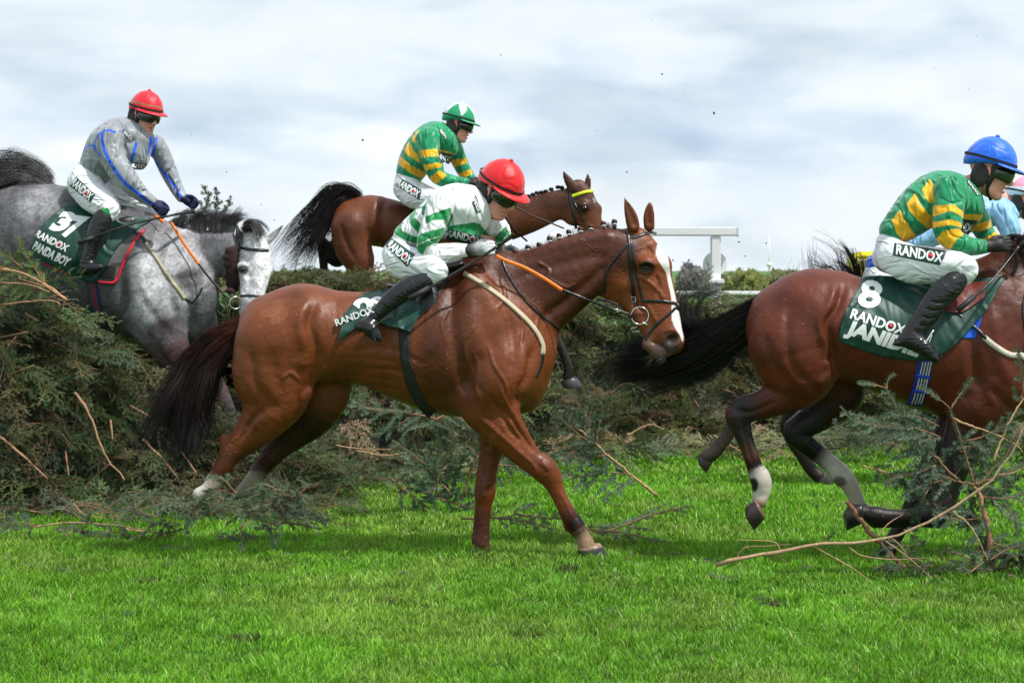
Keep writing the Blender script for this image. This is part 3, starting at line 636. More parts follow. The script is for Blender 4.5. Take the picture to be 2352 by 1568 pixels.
class Spray:
    """collects stems and needles; build() makes ONE branch or ONE bank of branches"""
    def __init__(s): s.sv, s.sf, s.sc, s.ns, s.nv, s.nc = [], [], [], 0, [], []
    def stem(s, P, r0, r1, col=(.22, .115, .065), sides=5):
        P = np.asarray(P, float); rad = np.linspace(r0, r1, len(P)); P = P + (RNG.normal(size=P.shape) * r0 * .28 if r0 > .0045 else 0); rad = rad * (1 + .14 * RNG.normal(size=len(P)).clip(-1.5, 2.5)); V, F = tubes_np(P[None], rad[None], sides); 
        cap0 = len(V); V = np.vstack([V, P[0]]); s.sv.append(V); s.sf.append(F + s.ns); s.sc.append(np.vstack([np.broadcast_to(np.array(col) * (.7 + .6 * RNG.random()), (len(V) - 1, 3)), [[.5, .36, .22]]]))
        F3 = [[s.ns + cap0, s.ns + (j + 1) % sides, s.ns + j, s.ns + j] for j in range(sides)]; s.sf.append(np.array(F3)); s.ns += len(V)
    def needles(s, P, nrm, rg, sp=.0035, ln=.016, w=.0020, col=(.030, .062, .030), start=0.0):
        d = np.r_[0, np.cumsum(np.linalg.norm(np.diff(P, axis=0), axis=1))]; L_ = d[-1]
        if L_ < .01: return
        n = int(L_ / sp) * 2; t = (start + (1 - start) * rg.random(n)) * L_; B = np.stack([np.interp(t, d, P[:, i]) for i in range(3)], 1)
        T = np.gradient(P, axis=0); T /= np.linalg.norm(T, axis=1, keepdims=True) + 1e-9; Tn = np.stack([np.interp(t, d, T[:, i]) for i in range(3)], 1)
        S_ = np.cross(Tn, nrm); S_ /= np.linalg.norm(S_, axis=1, keepdims=True) + 1e-9; sg = np.where(rg.random(n) < .5, -1, 1)[:, None]; U = np.cross(S_, Tn)
        D = S_ * sg * (.72 + .2 * rg.random((n, 1))) + Tn * (.55 + .25 * rg.random((n, 1))) + U * (.18 + rg.normal(size=(n, 1)) * .28); D /= np.linalg.norm(D, axis=1, keepdims=True)
        l = ln * (.7 + .5 * rg.random((n, 1))) * np.clip((L_ - t) / L_ * 3 + .45, .4, 1)[:, None]; wd = np.cross(D, U) * w * .5
        V = np.stack([B - wd, B + wd, B + D * l * .7 + wd * .8, B + D * l], 1); s.nv.append(V.reshape(-1, 3)); c = np.array(col)[None] * (.65 + .7 * rg.random((n, 1))); s.nc.append(np.repeat(c, 4, 0))
    def branch(s, P, rg, r=.008, side=.35, nrm=(0, -.8, .5), sp=.004, ln=.016, w=.002, col=(.030, .062, .030), step=.05, sub=True, bare=.12, stemcol=(.22, .115, .065), droop=.12):
        P = resample(catmull(P, 4), 22); L_ = np.linalg.norm(np.diff(P, axis=0), axis=1).sum(); nrm = np.array(nrm, float) + rg.normal(size=3) * .15; nrm /= np.linalg.norm(nrm); s.stem(P, r, r * .3, stemcol)
        s.needles(P[int(22 * max(bare, .35)):], nrm, rg, sp, ln, w, col)
        m = int(L_ / step); sg = 1
        for i in range(m):
            t = bare + (1 - bare) * (i + .5 * rg.random()) / m; k = min(int(t * 21), 20); T = P[k + 1] - P[k]; T /= np.linalg.norm(T) + 1e-9; S_ = np.cross(T, nrm); S_ /= np.linalg.norm(S_) + 1e-9; sg = -sg
            l = side * L_ * (1 - t * .78) * (.6 + .5 * rg.random()); 
            if l < .02: continue
            d = S_ * sg * .8 + T * .65 + rg.normal(size=3) * .10; d /= np.linalg.norm(d); q = np.linspace(0, 1, 8)[:, None]; Q = P[k] + d * l * q + (T * .25 * l + np.array((0, 0, -droop * l))) * q ** 2 + rg.normal(size=3) * .06 * l * np.sin(q * 5)
            s.stem(Q, r * .42, r * .12, stemcol, 3); s.needles(Q, nrm, rg, sp, ln, w, col)
            if sub and l > .09:
                for j in range(int(l / .045)):
                    tt = .25 + .7 * (j + .3 * rg.random()) / max(1, int(l / .045)); kk = min(int(tt * 7), 6); g2 = 1 if j % 2 else -1; T2 = Q[kk + 1] - Q[kk]; T2 /= np.linalg.norm(T2) + 1e-9; S2 = np.cross(T2, nrm); S2 /= np.linalg.norm(S2) + 1e-9; l2 = l * .42 * (1.1 - tt) * (.7 + .6 * rg.random())
                    if l2 < .02: continue
                    d2 = S2 * g2 * .75 + T2 * .7 + rg.normal(size=3) * .1; d2 /= np.linalg.norm(d2); Q2 = Q[kk] + d2 * l2 * np.linspace(0, 1, 5)[:, None]; s.stem(Q2, r * .2, r * .08, stemcol, 3); s.needles(Q2, nrm, rg, sp, ln, w, col)
        return s
    def arrays(s):
        SV = np.vstack(s.sv); SF = np.vstack(s.sf); SCc = np.vstack(s.sc)
        NV = np.vstack(s.nv) if s.nv else np.zeros((0, 3)); NC = np.vstack(s.nc) if s.nv else np.zeros((0, 3)); return SV, SF, SCc, NV, NC
    def objs(s, parent, twig='stem', leaf='needles'):
        SV, SF, SCc, NV, NC = s.arrays(); link(twig, mesh_np(twig, SV, F4=SF, cols=SCc), parent, BARK)
        if len(NV): link(leaf, mesh_np(leaf, NV, F4=np.arange(len(NV)).reshape(-1, 4), cols=NC, smooth=False), parent, NEEDLE)
def protos(n, seed, sp, w, ln=.018, r=.009):
    out = []
    for i in range(n):
        rg = np.random.default_rng(seed + i); b = rg.normal(size=3) * .10; S = Spray(); P = [(0, 0, 0), (.33 + b[0] * .2, b[1], .05), (.66, b[2], .02), (1.0, b[0], -.10 + b[1])]
        S.branch(P, rg, r=r, side=.42, nrm=(0, 0, 1), sp=sp, w=w, ln=ln, step=.075, bare=.1 + .2 * rg.random(), col=(1, 1, 1)); out.append(S.arrays())
    return out
def bank(parent, pr, places, rg, shades):
    """merge many placed copies of the prototypes into the stems and foliage of ONE bank"""
    sv, sf, sc, nv, nc, k = [], [], [], [], [], 0
    for (pos, dirv, roll, size, ci) in places:
        SV, SF, SC_, NV, NC = pr[rg.integers(len(pr))]; d = np.array(dirv, float); d /= np.linalg.norm(d); up = np.array((0, 0, 1.)) if abs(d[2]) < .9 else np.array((0, 1., 0)); y = np.cross(up, d); y /= np.linalg.norm(y); z = np.cross(d, y)
        c, s_ = math.cos(roll), math.sin(roll); Mx = np.stack([d, y * c + z * s_, -y * s_ + z * c], 1) * size; pos = np.array(pos)
        sv.append(SV @ Mx.T + pos); sf.append(SF + k); k += len(SV); sc.append(SC_ * (.35 + .75 * rg.random() ** 2)); nv.append(NV @ Mx.T + pos); nc.append(NC * np.array(shades[ci])[None] * (.75 + .5 * rg.random()))
    SV = np.vstack(sv); NV = np.vstack(nv)
    link('stems', mesh_np('stems', SV, F4=np.vstack(sf), cols=np.vstack(sc)), parent, BARK); link('foliage', mesh_np('foliage', NV, F4=np.arange(len(NV)).reshape(-1, 4), cols=np.vstack(nc), smooth=False), parent, NEEDLE); print('needle quads', len(NV) // 4)
SHD = [(.130, .190, .062), (.090, .150, .066), (.200, .215, .085), (.120, .170, .110), (.230, .165, .095), (.070, .105, .042)]
def px(x, y, Y): S = FPX / Y; return np.array(((x - CXP) / S, Y, EYE - (y - HZ) / S))
def build_fence():
    rg = np.random.default_rng(21); pr = protos(7, 100, .0120, .0085, .030)
    # line of the fence, front foot: photo x -> (distance, top row in photo)
    fx = np.array([-200, 200, 480, 640, 800, 1000, 1250, 1500, 1750, 2000, 2352, 2600]); fY = np.array([15.5, 15.5, 15.5, 15.4, 15.5, 16.2, 17.3, 17.8, 18.1, 18.4, 18.8, 19.1]); ft = np.array([725, 705, 640, 618, 624, 655, 688, 690, 696, 700, 704, 708])
    root = thing('spruce_fence', (1.5, 17.3, 0), 'long racing fence packed with cut green spruce branches', 'fence')
    pl = []
    # core: rough dark mound added inside the branches to block light from behind
    nu, nv = 90, 14; V = []; U = np.linspace(-200, 2600, nu)
    for i in range(nv):
        for u in U:
            Y = np.interp(u, fx, fY); t = i / (nv - 1) * 2; top = px(u, np.interp(u, fx, ft) + 14, Y + .7)[2] - .10; X = px(u, 0, Y)[0]
            a = min(t, 1); z = top * (1 - (1 - a) ** 1.6) if t <= 1 else top * (1 - (t - 1)); V.append((X + .08 * rg.normal(), Y - .35 + 1.0 * a + (t > 1) * (t - 1) * 1.0 + .06 * rg.normal(), max(0, z) - .03 + .04 * rg.normal()))
    F = [[i * nu + j, i * nu + j + 1, (i + 1) * nu + j + 1, (i + 1) * nu + j] for i in range(nv - 1) for j in range(nu - 1)]
    link('core_filler', mesh_np('core_filler', V, F4=np.array(F)), root, mat_plain('dark_filler', (.030, .034, .016), .95, noise=.5, nscale=14, bump=1))
    for k in range(1250):
        u = -150 + 2750 * rg.random(); v = rg.random() ** .85; Y = np.interp(u, fx, fY); topz = px(u, np.interp(u, fx, ft), Y + .6)[2]; z = topz * v * .95; y = Y - .42 + 1.05 * v + .12 * rg.normal(); X = px(u, 0, y)[0]
        sz = (.34 + .34 * rg.random()); a = rg.random() * 6.283
        d = (math.cos(a) * .9, -.45 - .5 * rg.random(), .15 + .35 * rg.normal() if v < .8 else .12 + .10 * rg.random()); ci = rg.choice(6, p=[.24, .18, .2, .14, .16, .08])
        if z + d[2] * sz > topz + .03: d = (d[0], d[1], -.1)
        pl.append(((X, y, z), d, rg.normal() * .7, sz, ci))
    for k in range(300):      # scattered at the foot
        u = 620 + 1800 * rg.random(); Y = np.interp(u, fx, fY) - rg.random() ** 1.2 * 1.9; a = rg.random() * 6.283; X = px(u, 0, Y)[0]; pl.append(((X, Y, .04 + .10 * rg.random()), (math.cos(a), math.sin(a) * .8, .05 + .15 * rg.random()), rg.normal() * .5, .30 + .35 * rg.random(), rg.choice(6)))
    for k in range(190):
        u = 380 + 1500 * rg.random(); Y = np.interp(u, fx, fY) + .35 + .3 * rg.random(); topz = px(u, np.interp(u, fx, ft), Y)[2]; a = rg.random() * 6.283; pl.append(((px(u, 0, Y)[0], Y, topz - .06 - .1 * rg.random()), (math.cos(a), -.5 * rg.random(), .05 + .14 * rg.random()), rg.normal() * .6, .28 + .3 * rg.random(), rg.choice(6)))
    bank(root, pr, pl, rg, [tuple(np.array(c) * 1.25 + .012) for c in SHD])  # lighter, greyer needle tints put distance haze into the colour
    # bare cut sticks showing in the fence face
    for k in range(46):
        u = 480 + 1900 * rg.random(); v = .1 + .8 * rg.random(); Y = np.interp(u, fx, fY) - .50 + 1.05 * v; topz = px(u, np.interp(u, fx, ft), Y)[2]; z = topz * v; X = px(u, 0, Y)[0]; a = rg.random() * 6.283; l = .12 + .22 * rg.random(); d = np.array((math.cos(a), -.3, math.sin(a) * .8)); Sx = Spray()
        Sx.stem([np.array((X, Y, z)) + d * l * t + np.array((0, 0, .02 * math.sin(3 * t))) for t in (0, .3, .6, 1)], .010, .005, (.33, .18, .10)); SV, SF, SCc, _, _ = Sx.arrays(); link('cut_stick', mesh_np('cut_stick', SV, F4=SF, cols=SCc), root, BARK)
    # ---- nearer bank at the left: broken-down landing side
    hx = np.array([-120, 0, 60, 150, 240, 330, 420, 520, 640, 760]); hY = np.array([12.9, 12.9, 12.95, 13.05, 13.2, 13.45, 13.5, 13.5, 13.45, 13.4]); ht = np.array([600, 615, 645, 715, 800, 865, 930, 985, 1045, 1100])
    root = thing('spruce_bank', (-2.6, 13, 0), 'tall broken bank of spruce branches at the left edge below the grey horse', 'fence'); pl = []; pr2 = protos(7, 300, .0095, .0068, .027)
    nu, nv = 40, 12; V = []; U = np.linspace(-160, 700, nu)
    for i in range(nv):
        for u in U:
            Y = np.interp(u, hx, hY); t = i / (nv - 1) * 2; Yt = Y + .75; top = max(.05, px(u, np.interp(u, hx, ht) + 40, Yt)[2] - .12); X = px(u, 0, Y)[0]; a = min(t, 1); z = top * a ** .9 if t <= 1 else top * (2 - t); V.append((X + .05 * rg.normal(), Y + .1 + .6 * a + (t > 1) * (t - 1) * .6 + .05 * rg.normal(), max(0, z) - .03 + .03 * rg.normal()))
    link('core_filler', mesh_np('core_filler', V, F4=np.array([[i * nu + j, i * nu + j + 1, (i + 1) * nu + j + 1, (i + 1) * nu + j] for i in range(nv - 1) for j in range(nu - 1)])), root, bpy.data.materials['dark_filler'])  # dark filler again, added to stop light showing through the bank
    for k in range(640):
        u = -140 + 860 * rg.random(); v = rg.random() ** .9; Y = np.interp(u, hx, hY); topz = px(u, np.interp(u, hx, ht), Y + .7)[2]; z = topz * v * .92; y = Y + .05 + .65 * v + .1 * rg.normal(); X = px(u, 0, y)[0]; sz = .28 + .34 * rg.random(); a = rg.random() * 6.283
        d = (math.cos(a) * .8 + .3, -.45 - .4 * rg.random(), -.15 + .3 * rg.normal())
        if v > .8: d = (d[0], d[1] * .6, .12 * rg.random())
        pl.append(((X, y, z + .02), d, rg.normal() * .7, sz, rg.choice(6, p=[.2, .24, .14, .12, .16, .14])))
    for k in range(120):
        u = 60 + 660 * rg.random(); Y = np.interp(u, hx, hY) - rg.random() ** 1.4 * .9 - .1 * (u > 200); a = rg.random() * 6.283; X = px(u, 0, Y)[0]; pl.append(((X, Y, .03 + .06 * rg.random()), (math.cos(a), math.sin(a) * .7, .04 + .12 * rg.random()), rg.normal() * .4, .26 + .3 * rg.random(), rg.choice(6, p=[.2, .2, .1, .3, .1, .1])))
    bank(root, pr2, pl, rg, [tuple(np.array(c) * np.array((.66, .84, .78))) for c in SHD])
    sticks = [[(172, 900), (205, 950), (240, 1040), (285, 1100)], [(0, 1003), (40, 1035), (110, 1100)], [(328, 1010), (370, 1050), (410, 1100)], [(0, 620), (60, 630), (155, 690)], [(40, 640), (110, 660)], [(0, 775), (65, 762)], [(150, 1035), (158, 1090)], [(415, 1035), (450, 1085)], [(0, 700), (110, 690), (140, 700)], [(0, 650), (70, 655), (115, 672)], [(254, 965), (258, 1010)], [(60, 720), (90, 740)], [(190, 1120), (230, 1085), (255, 1060)], [(20, 860), (80, 840)], [(300, 930), (350, 960)]]
    for i, q in enumerate(sticks):
        Y = np.interp(q[0][0], hx, hY) - .10 + .001 * i + max(0, (1000 - q[0][1]) / 1000) * .3; Sx = Spray(); Sx.stem(catmull([px(x, y, Y - .03 * j) for j, (x, y) in enumerate(q)], 5), .0105 if i < 4 else .0075, .0055, (.27, .145, .085), 6); SV, SF, SCc, _, _ = Sx.arrays(); link('cut_stick', mesh_np('cut_stick', SV, F4=SF, cols=SCc), root, BARK)
LB = 'loose spruce branches on the turf'
def loose(label, Y, stems, seed, r=.007, side=.35, sp=.0030, ln=.021, w=.0036, col=(.065, .125, .070), bare=.1, nrm=(0, -.9, .35), step=.05, stemcol=(.24, .125, .07), name='spruce_branch', cat='branch', sub=True):
    rg = np.random.default_rng(seed); q0 = stems[0][0]; root = thing(name, px(q0[0], q0[1], Y), label, cat, LB); S = Spray()
    for st in stems:
        opt = {}
        if isinstance(st[-1], dict): opt = st[-1]; st = st[:-1]
        P = [px(p[0], p[1], Y + (p[2] if len(p) > 2 else 0)) for p in st]; a = dict(r=r, side=side, nrm=nrm, sp=sp, ln=ln, w=w, col=col, step=step, bare=bare, stemcol=stemcol, sub=sub); a.update(opt)
        if a.pop('naked', False): S.stem(resample(catmull(P, 5), 24), a['r'], a['r'] * opt.get('end', .4), a['stemcol'], 7)
        else: a.pop('end', None); S.branch(P, rg, **a)
    S.objs(root)
    if name == 'spruce_litter':
        for k in ('group', 'category'): del root[k]
        root['kind'] = 'stuff'
        for c in root.children: c['kind'] = 'stuff'
    return root
def build_loose():
    Nk = lambda r, end=.4, c=(.36, .22, .12): dict(naked=True, r=r, end=end, stemcol=c)
    E = lambda x, y, d=0: (1378.1 + x * .41406, 746.5 + y * .41406, d)
    # large torn branch in front of the number 8 horse
    P = lambda *a: [E(*q) for q in a]
    rq = np.random.default_rng(55); extra = []
    for i in range(34):
        x = 1420 + 900 * rq.random() ** .7; y = 560 + 700 * rq.random(); a = rq.random() * 6.28; l = 110 + 120 * rq.random(); extra.append([E(x, y, .05 + .2 * rq.random()), E(x + math.cos(a) * l * .5, y + math.sin(a) * l * .5 - 12, .1 * rq.random()), E(x + math.cos(a) * l, y + math.sin(a) * l, .1), dict(r=.004, side=.45, bare=0, col=(.055, .105, .060))])
    loose('large torn spruce branch standing up in front of the number 8 horse at right', 10.15, [
        P((2180, 1480), (2170, 1240), (2120, 1000), (2075, 885)) + [Nk(.014, .8, (.30, .15, .09))],
        P((2075, 885), (2045, 780), (1990, 600), (1940, 465)) + [dict(r=.008, side=.10, bare=0)],
        P((1945, 465), (2000, 380), (2065, 290)) + [dict(r=.005, side=.06, bare=0, sp=.0022, ln=.026, w=.0036)],
        P((1945, 465), (1870, 400), (1772, 340)) + [dict(r=.005, side=.06, bare=0, sp=.0022, ln=.026, w=.0036)],
        P((2075, 885), (1960, 860), (1850, 820), (1755, 785)) + [dict(r=.008, side=.3)],
        P((1990, 860), (1900, 780), (1800, 660), (1740, 590), (1660, 480), (1600, 370), (1580, 320)) + [dict(r=.008, side=.22, bare=.15)],
        P((1590, 350), (1520, 330), (1430, 318)) + [dict(r=.004, side=.1, bare=0, sp=.0022)], P((1590, 350), (1600, 300), (1635, 270)) + [dict(r=.004, side=.1, bare=0, sp=.0022)],
        P((1880, 560), (1740, 500), (1620, 500), (1565, 520)) + [dict(r=.004, side=.12, bare=0, sp=.0022, ln=.026, w=.0036)], P((1890, 620), (1740, 570), (1560, 560), (1400, 520), (1335, 450)) + [dict(r=.005, side=.30, bare=0)],
        P((1850, 640), (1700, 640), (1500, 620), (1330, 560), (1290, 540)) + [dict(r=.005, side=.34, bare=0)], P((1800, 700), (1720, 720), (1640, 740)) + [dict(r=.004, side=.3, bare=0)], P((1860, 780), (1760, 820), (1640, 840), (1580, 900)) + [dict(r=.006, side=.4, bare=0)],
        P((1900, 860), (1760, 900), (1660, 960)) + [dict(r=.005, side=.4, bare=0)], P((2090, 900), (2160, 820), (2250, 720), (2330, 600)) + [dict(r=.006, side=.35, bare=0)], P((2075, 885), (2200, 840), (2290, 800), (2360, 760)) + [dict(r=.006, side=.35, bare=0)],
        P((2120, 950), (2240, 960), (2380, 930)) + [dict(r=.006, side=.5, bare=0)], P((2140, 1060), (2010, 1080), (1900, 1060), (1840, 1100)) + [dict(r=.005, side=.45, bare=0)], P((2165, 1200), (2260, 1230), (2380, 1200)) + [dict(r=.005, side=.45, bare=0)],
        P((2170, 1260), (2040, 1330), (1900, 1380)) + [dict(r=.005, side=.5, bare=0)], P((2175, 1350), (2280, 1420), (2380, 1400)) + [dict(r=.005, side=.5, bare=0)], P((2020, 640), (2120, 620), (2240, 560), (2330, 460)) + [dict(r=.005, side=.35, bare=0)],
        P((1960, 520), (2060, 560), (2180, 600), (2300, 660), (2345, 700)) + [Nk(.006)], P((2180, 760), (2260, 560), (2350, 400)) + [Nk(.008, .5, (.42, .27, .15))], P((2330, 420), (2350, 330), (2310, 110)) + [dict(r=.005, side=.25, bare=0)]] + extra, 5, r=.007, col=(.075, .140, .085), step=.042)
    # long bare branch on the turf
    loose('long bare curved branch lying on the turf at lower right', 10.0, [
        P((640, 1332), (780, 1300), (960, 1262), (1200, 1218), (1480, 1200), (1700, 1150), (1900, 1050), (2060, 940), (2160, 870), (2220, 800), (2290, 700), (2352, 560)) + [Nk(.0105, .5, (.30, .20, .115))],
        P((750, 1305), (800, 1235), (920, 1225), (1060, 1215)) + [Nk(.004)], P((780, 1310), (810, 1366)) + [Nk(.003)], P((1180, 1222), (1300, 1290), (1420, 1360), (1560, 1470)) + [Nk(.004)], P((1380, 1230), (1460, 1280), (1640, 1300), (1760, 1290)) + [Nk(.004)],
        P((1560, 1180), (1700, 1280), (1860, 1420)) + [Nk(.004)], P((1540, 1170), (1600, 1100), (1680, 1050)) + [Nk(.004)], P((900, 1270), (1000, 1290), (1050, 1330)) + [Nk(.003)], P((1000, 1250), (960, 1200), (760, 1190)) + [Nk(.003)],
        P((2210, 830), (2290, 820), (2352, 790)) + [Nk(.006)], P((1950, 1030), (2060, 1120), (2150, 1300)) + [Nk(.005)], P((1240, 1225), (1260, 1180), (1300, 1150)) + [dict(r=.002, side=.3, bare=0)], P((1620, 1180), (1680, 1240), (1720, 1330)) + [Nk(.003)]], 6, name='bare_branch')
    loose('short straight brown stick flying beside the folded foreleg of the number 8 horse', 10.25, [P((1370, 970), (1440, 1075), (1530, 1185), (1690, 1350)) + [Nk(.013, .9, (.20, .09, .05))]], 7, name='stick', cat='stick')
    rgx = np.random.default_rng(77); sp = []
    for i in range(44):
        x = 1560 + 860 * rgx.random() ** .7; y = 1270 + 210 * rgx.random() ** 1.2; a = rgx.random() * 6.28; l = 120 + 170 * rgx.random(); sp.append([E(x, y, rgx.normal() * .12), E(x + math.cos(a) * l * .5, y + math.sin(a) * l * .25 - 14, 0), E(x + math.cos(a) * l, y + math.sin(a) * l * .45, 0), dict(r=.004, side=.5, bare=0, col=(.05, .09, .05))])
    loose('flattened dark spruce litter at the bottom right corner under the large branch', 10.1, sp, 8, nrm=(0, -.3, .9), name='spruce_litter')
    D = lambda *a: [tuple(q) for q in a]
    loose('spruce branch with a long cut stem sloping down behind the leading foreleg', 12.6, [D((1510, 1137), (1450, 1090), (1385, 1035), (1330, 985)) + [Nk(.010, .6)], D((1385, 1035), (1320, 990), (1290, 960), (1268, 930)) + [dict(side=.5, bare=0)], D((1370, 1020), (1380, 960), (1400, 905)) + [dict(side=.5, bare=0)], D((1340, 990), (1360, 930), (1350, 890)) + [dict(side=.4, bare=0)], D((1400, 1045), (1330, 1050), (1270, 1040)) + [dict(side=.5, bare=0)], D((1400, 905), (1440, 880), (1500, 905)) + [dict(side=.4, bare=0)], D((1450, 1090), (1390, 1085), (1320, 1095), (1270, 1080)) + [dict(side=.4, bare=0)]], 9, r=.006, ln=.024, w=.0045)
    loose('thin spruce twig lying flat just right of the standing foreleg', 11.4, [D((1060, 1192), (1130, 1188), (1200, 1195), (1270, 1215)) + [dict(side=.25, bare=.3)]], 10, nrm=(0, -.4, .8))
    loose('long flat spruce twig beyond the raised hoof pointing up right', 11.4, [D((1380, 1226), (1450, 1200), (1500, 1180), (1590, 1163)) + [dict(side=.4, bare=0)]], 20, nrm=(0, -.4, .8))
    loose('lower flat spruce twig right of the raised hoof', 11.3, [D((1340, 1215), (1420, 1222), (1480, 1235), (1540, 1245)) + [dict(side=.3, bare=0)]], 21, nrm=(0, -.4, .8))
    loose('short spruce twig in the grass between the two forelegs', 11.5, [D((1180, 1180), (1260, 1190), (1330, 1185)) + [dict(side=.4, bare=0)]], 22, nrm=(0, -.4, .8))
    loose('bushy fallen spruce branch behind the standing foreleg of the chestnut horse', 12.9, [D((1000, 1150), (1010, 1080), (1040, 1010), (1010, 950)) + [dict(side=.5, bare=0)], D((1040, 1140), (980, 1070), (930, 1030), (900, 1010)) + [dict(side=.45, bare=0)], D((1060, 1150), (1080, 1090), (1110, 1010)) + [dict(side=.4, bare=0)], D((915, 1130), (940, 1080), (960, 1045)) + [Nk(.006)], D((1100, 1060), (1180, 1070), (1260, 1060)) + [dict(side=.35, bare=0)], D((970, 1130), (1060, 1160), (1140, 1170)) + [dict(side=.4, bare=0)], D((900, 1100), (960, 1150), (1020, 1200)) + [dict(side=.4, bare=0)]], 11, ln=.024, w=.0045)
    loose('spruce branch hanging low under the belly of the chestnut horse', 12.7, [D((1000, 960), (920, 945), (840, 935), (790, 905)) + [dict(side=.3, bare=0)], D((940, 960), (900, 985), (850, 1000)) + [dict(side=.4, bare=0)], D((1000, 965), (1040, 950), (1090, 985)) + [dict(side=.4, bare=0)]], 12, ln=.024, w=.0045)
    loose('single thin bare twig upright in the grass behind the hind legs', 12.0, [D((733, 1195), (755, 1160), (785, 1110), (806, 1078)) + [Nk(.004)], D((770, 1130), (790, 1100), (815, 1090)) + [dict(r=.002, side=.3, bare=.2)]], 13)
    loose('reddish cut stick on the grass below the hind hooves', 11.8, [D((640, 1165), (680, 1140), (712, 1112)) + [Nk(.006, .5, (.30, .13, .08))]], 14, name='stick', cat='stick')
    loose('flat spruce twig on the grass right below the hind hooves', 11.8, [D((560, 1175), (620, 1160), (690, 1180), (760, 1200)) + [dict(side=.35, bare=0)]], 24)
    loose('spruce branch with orange stem leaning over the belly of the grey horse', 13.0, [D((155, 690), (110, 655), (60, 628), (0, 615), (-60, 600)) + [dict(side=.16, r=.009, bare=.25, stemcol=(.45, .22, .10))], D((100, 650), (70, 600), (50, 570), (40, 545)) + [dict(side=.3, bare=.1)], D((60, 630), (10, 640), (-50, 680)) + [dict(side=.4, bare=0)], D((60, 625), (20, 590), (-30, 570)) + [dict(side=.35, bare=0)], D((110, 655), (60, 670), (10, 700)) + [dict(side=.35, bare=0)]], 25, ln=.026, w=.005, col=(.10, .17, .05))
    rgx = np.random.default_rng(78); sp = []
    for i in range(26):
        x = 60 + 620 * rgx.random(); y = 1175 + 70 * rgx.random(); a = rgx.random() * 6.28; l = 60 + 90 * rgx.random(); sp.append([(x, y, rgx.normal() * .1), (x + math.cos(a) * l * .5, y - 16 + math.sin(a) * l * .15, 0), (x + math.cos(a) * l, y + math.sin(a) * l * .25, 0), dict(r=.004, side=.5, bare=0)])
    sp += [D((70, 1210), (160, 1200), (260, 1205), (330, 1215)) + [Nk(.006)], D((170, 1157), (190, 1180), (240, 1190)) + [Nk(.006)], D((290, 1215), (350, 1222), (410, 1240)) + [Nk(.006)], D((600, 1205), (660, 1200), (740, 1215)) + [dict(side=.2, bare=0)]]
    loose('low sprawl of blue green spruce branches on the grass at lower left', 11.55, sp, 15, nrm=(0, -.4, .8), name='spruce_litter', col=(.055, .10, .062))
    rgx = np.random.default_rng(79); sp = []
    for i in range(22):
        x = 425 + 250 * rgx.random(); y = 1125 + 85 * rgx.random(); a = rgx.random() * 6.28; l = 60 + 70 * rgx.random(); sp.append([(x, y, rgx.normal() * .05), (x + math.cos(a) * l * .5, y - 20 + math.sin(a) * l * .3, 0), (x + math.cos(a) * l, y + math.sin(a) * l * .5, 0), dict(r=.004, side=.5, bare=0)])
    loose('clump of spruce twigs covering the hind hooves of the chestnut horse', 10.75, sp, 16, nrm=(0, -.5, .7), name='spruce_litter')
    loose('sprig of spruce flying in the air above the neck of the grey horse', 15.4, [D((455, 515), (470, 480), (480, 450), (462, 425)) + [dict(side=.3, bare=.3)], D((475, 500), (500, 470), (495, 430)) + [dict(side=.35, bare=.3)], D((480, 505), (520, 480), (530, 450)) + [dict(side=.35, bare=.2)]], 17, r=.003, ln=.024, w=.0045)
    rgx = np.random.default_rng(80); sp = []
    for i in range(110):
        y = 1100 + 330 * rgx.random() ** 1.6; Yg = EYE * FPX / (y - HZ); x = 2400 * rgx.random(); a = rgx.random() * 6.28; l = (30 + 45 * rgx.random()) * 11 / Yg; d = Yg - 10.9; sp.append([(x, y - 6, d), (x + math.cos(a) * l * .5, y - 8 + math.sin(a) * l * .12, d), (x + math.cos(a) * l, y - 5 + math.sin(a) * l * .25, d), dict(r=.0022, side=.3, bare=.1, sub=False)])
    loose('scattered spruce sprigs and needles over the turf', 10.9, sp, 30, nrm=(0, -.3, .9), name='spruce_litter')
    for i, (q, r_, lb) in enumerate([([(1500, 1110), (1530, 1112), (1560, 1108)], .007, 'short pale stick on the turf right of the long cut stem'), ([(1440, 1000), (1490, 975), (1525, 985)], .008, 'bent brown stick at the foot of the fence below the dark tail'), ([(1640, 1000), (1700, 1035), (1770, 1060)], .006, 'thin stick behind the white sock of the number 8 horse'), ([(1980, 1070), (2040, 1085), (2080, 1100)], .007, 'stick on the turf right of the far hind leg of number 8'), ([(820, 1035), (880, 1045), (930, 1040)], .008, 'brown stick on the turf under the belly of the chestnut horse'), ([(770, 1022), (820, 1030), (900, 1032)], .006, 'thin pale stick behind the far hind leg of the chestnut horse')]):
        loose(lb, 14.6 - .1 * i, [D(*q) + [Nk(r_)]], 40 + i, name='stick', cat='stick')
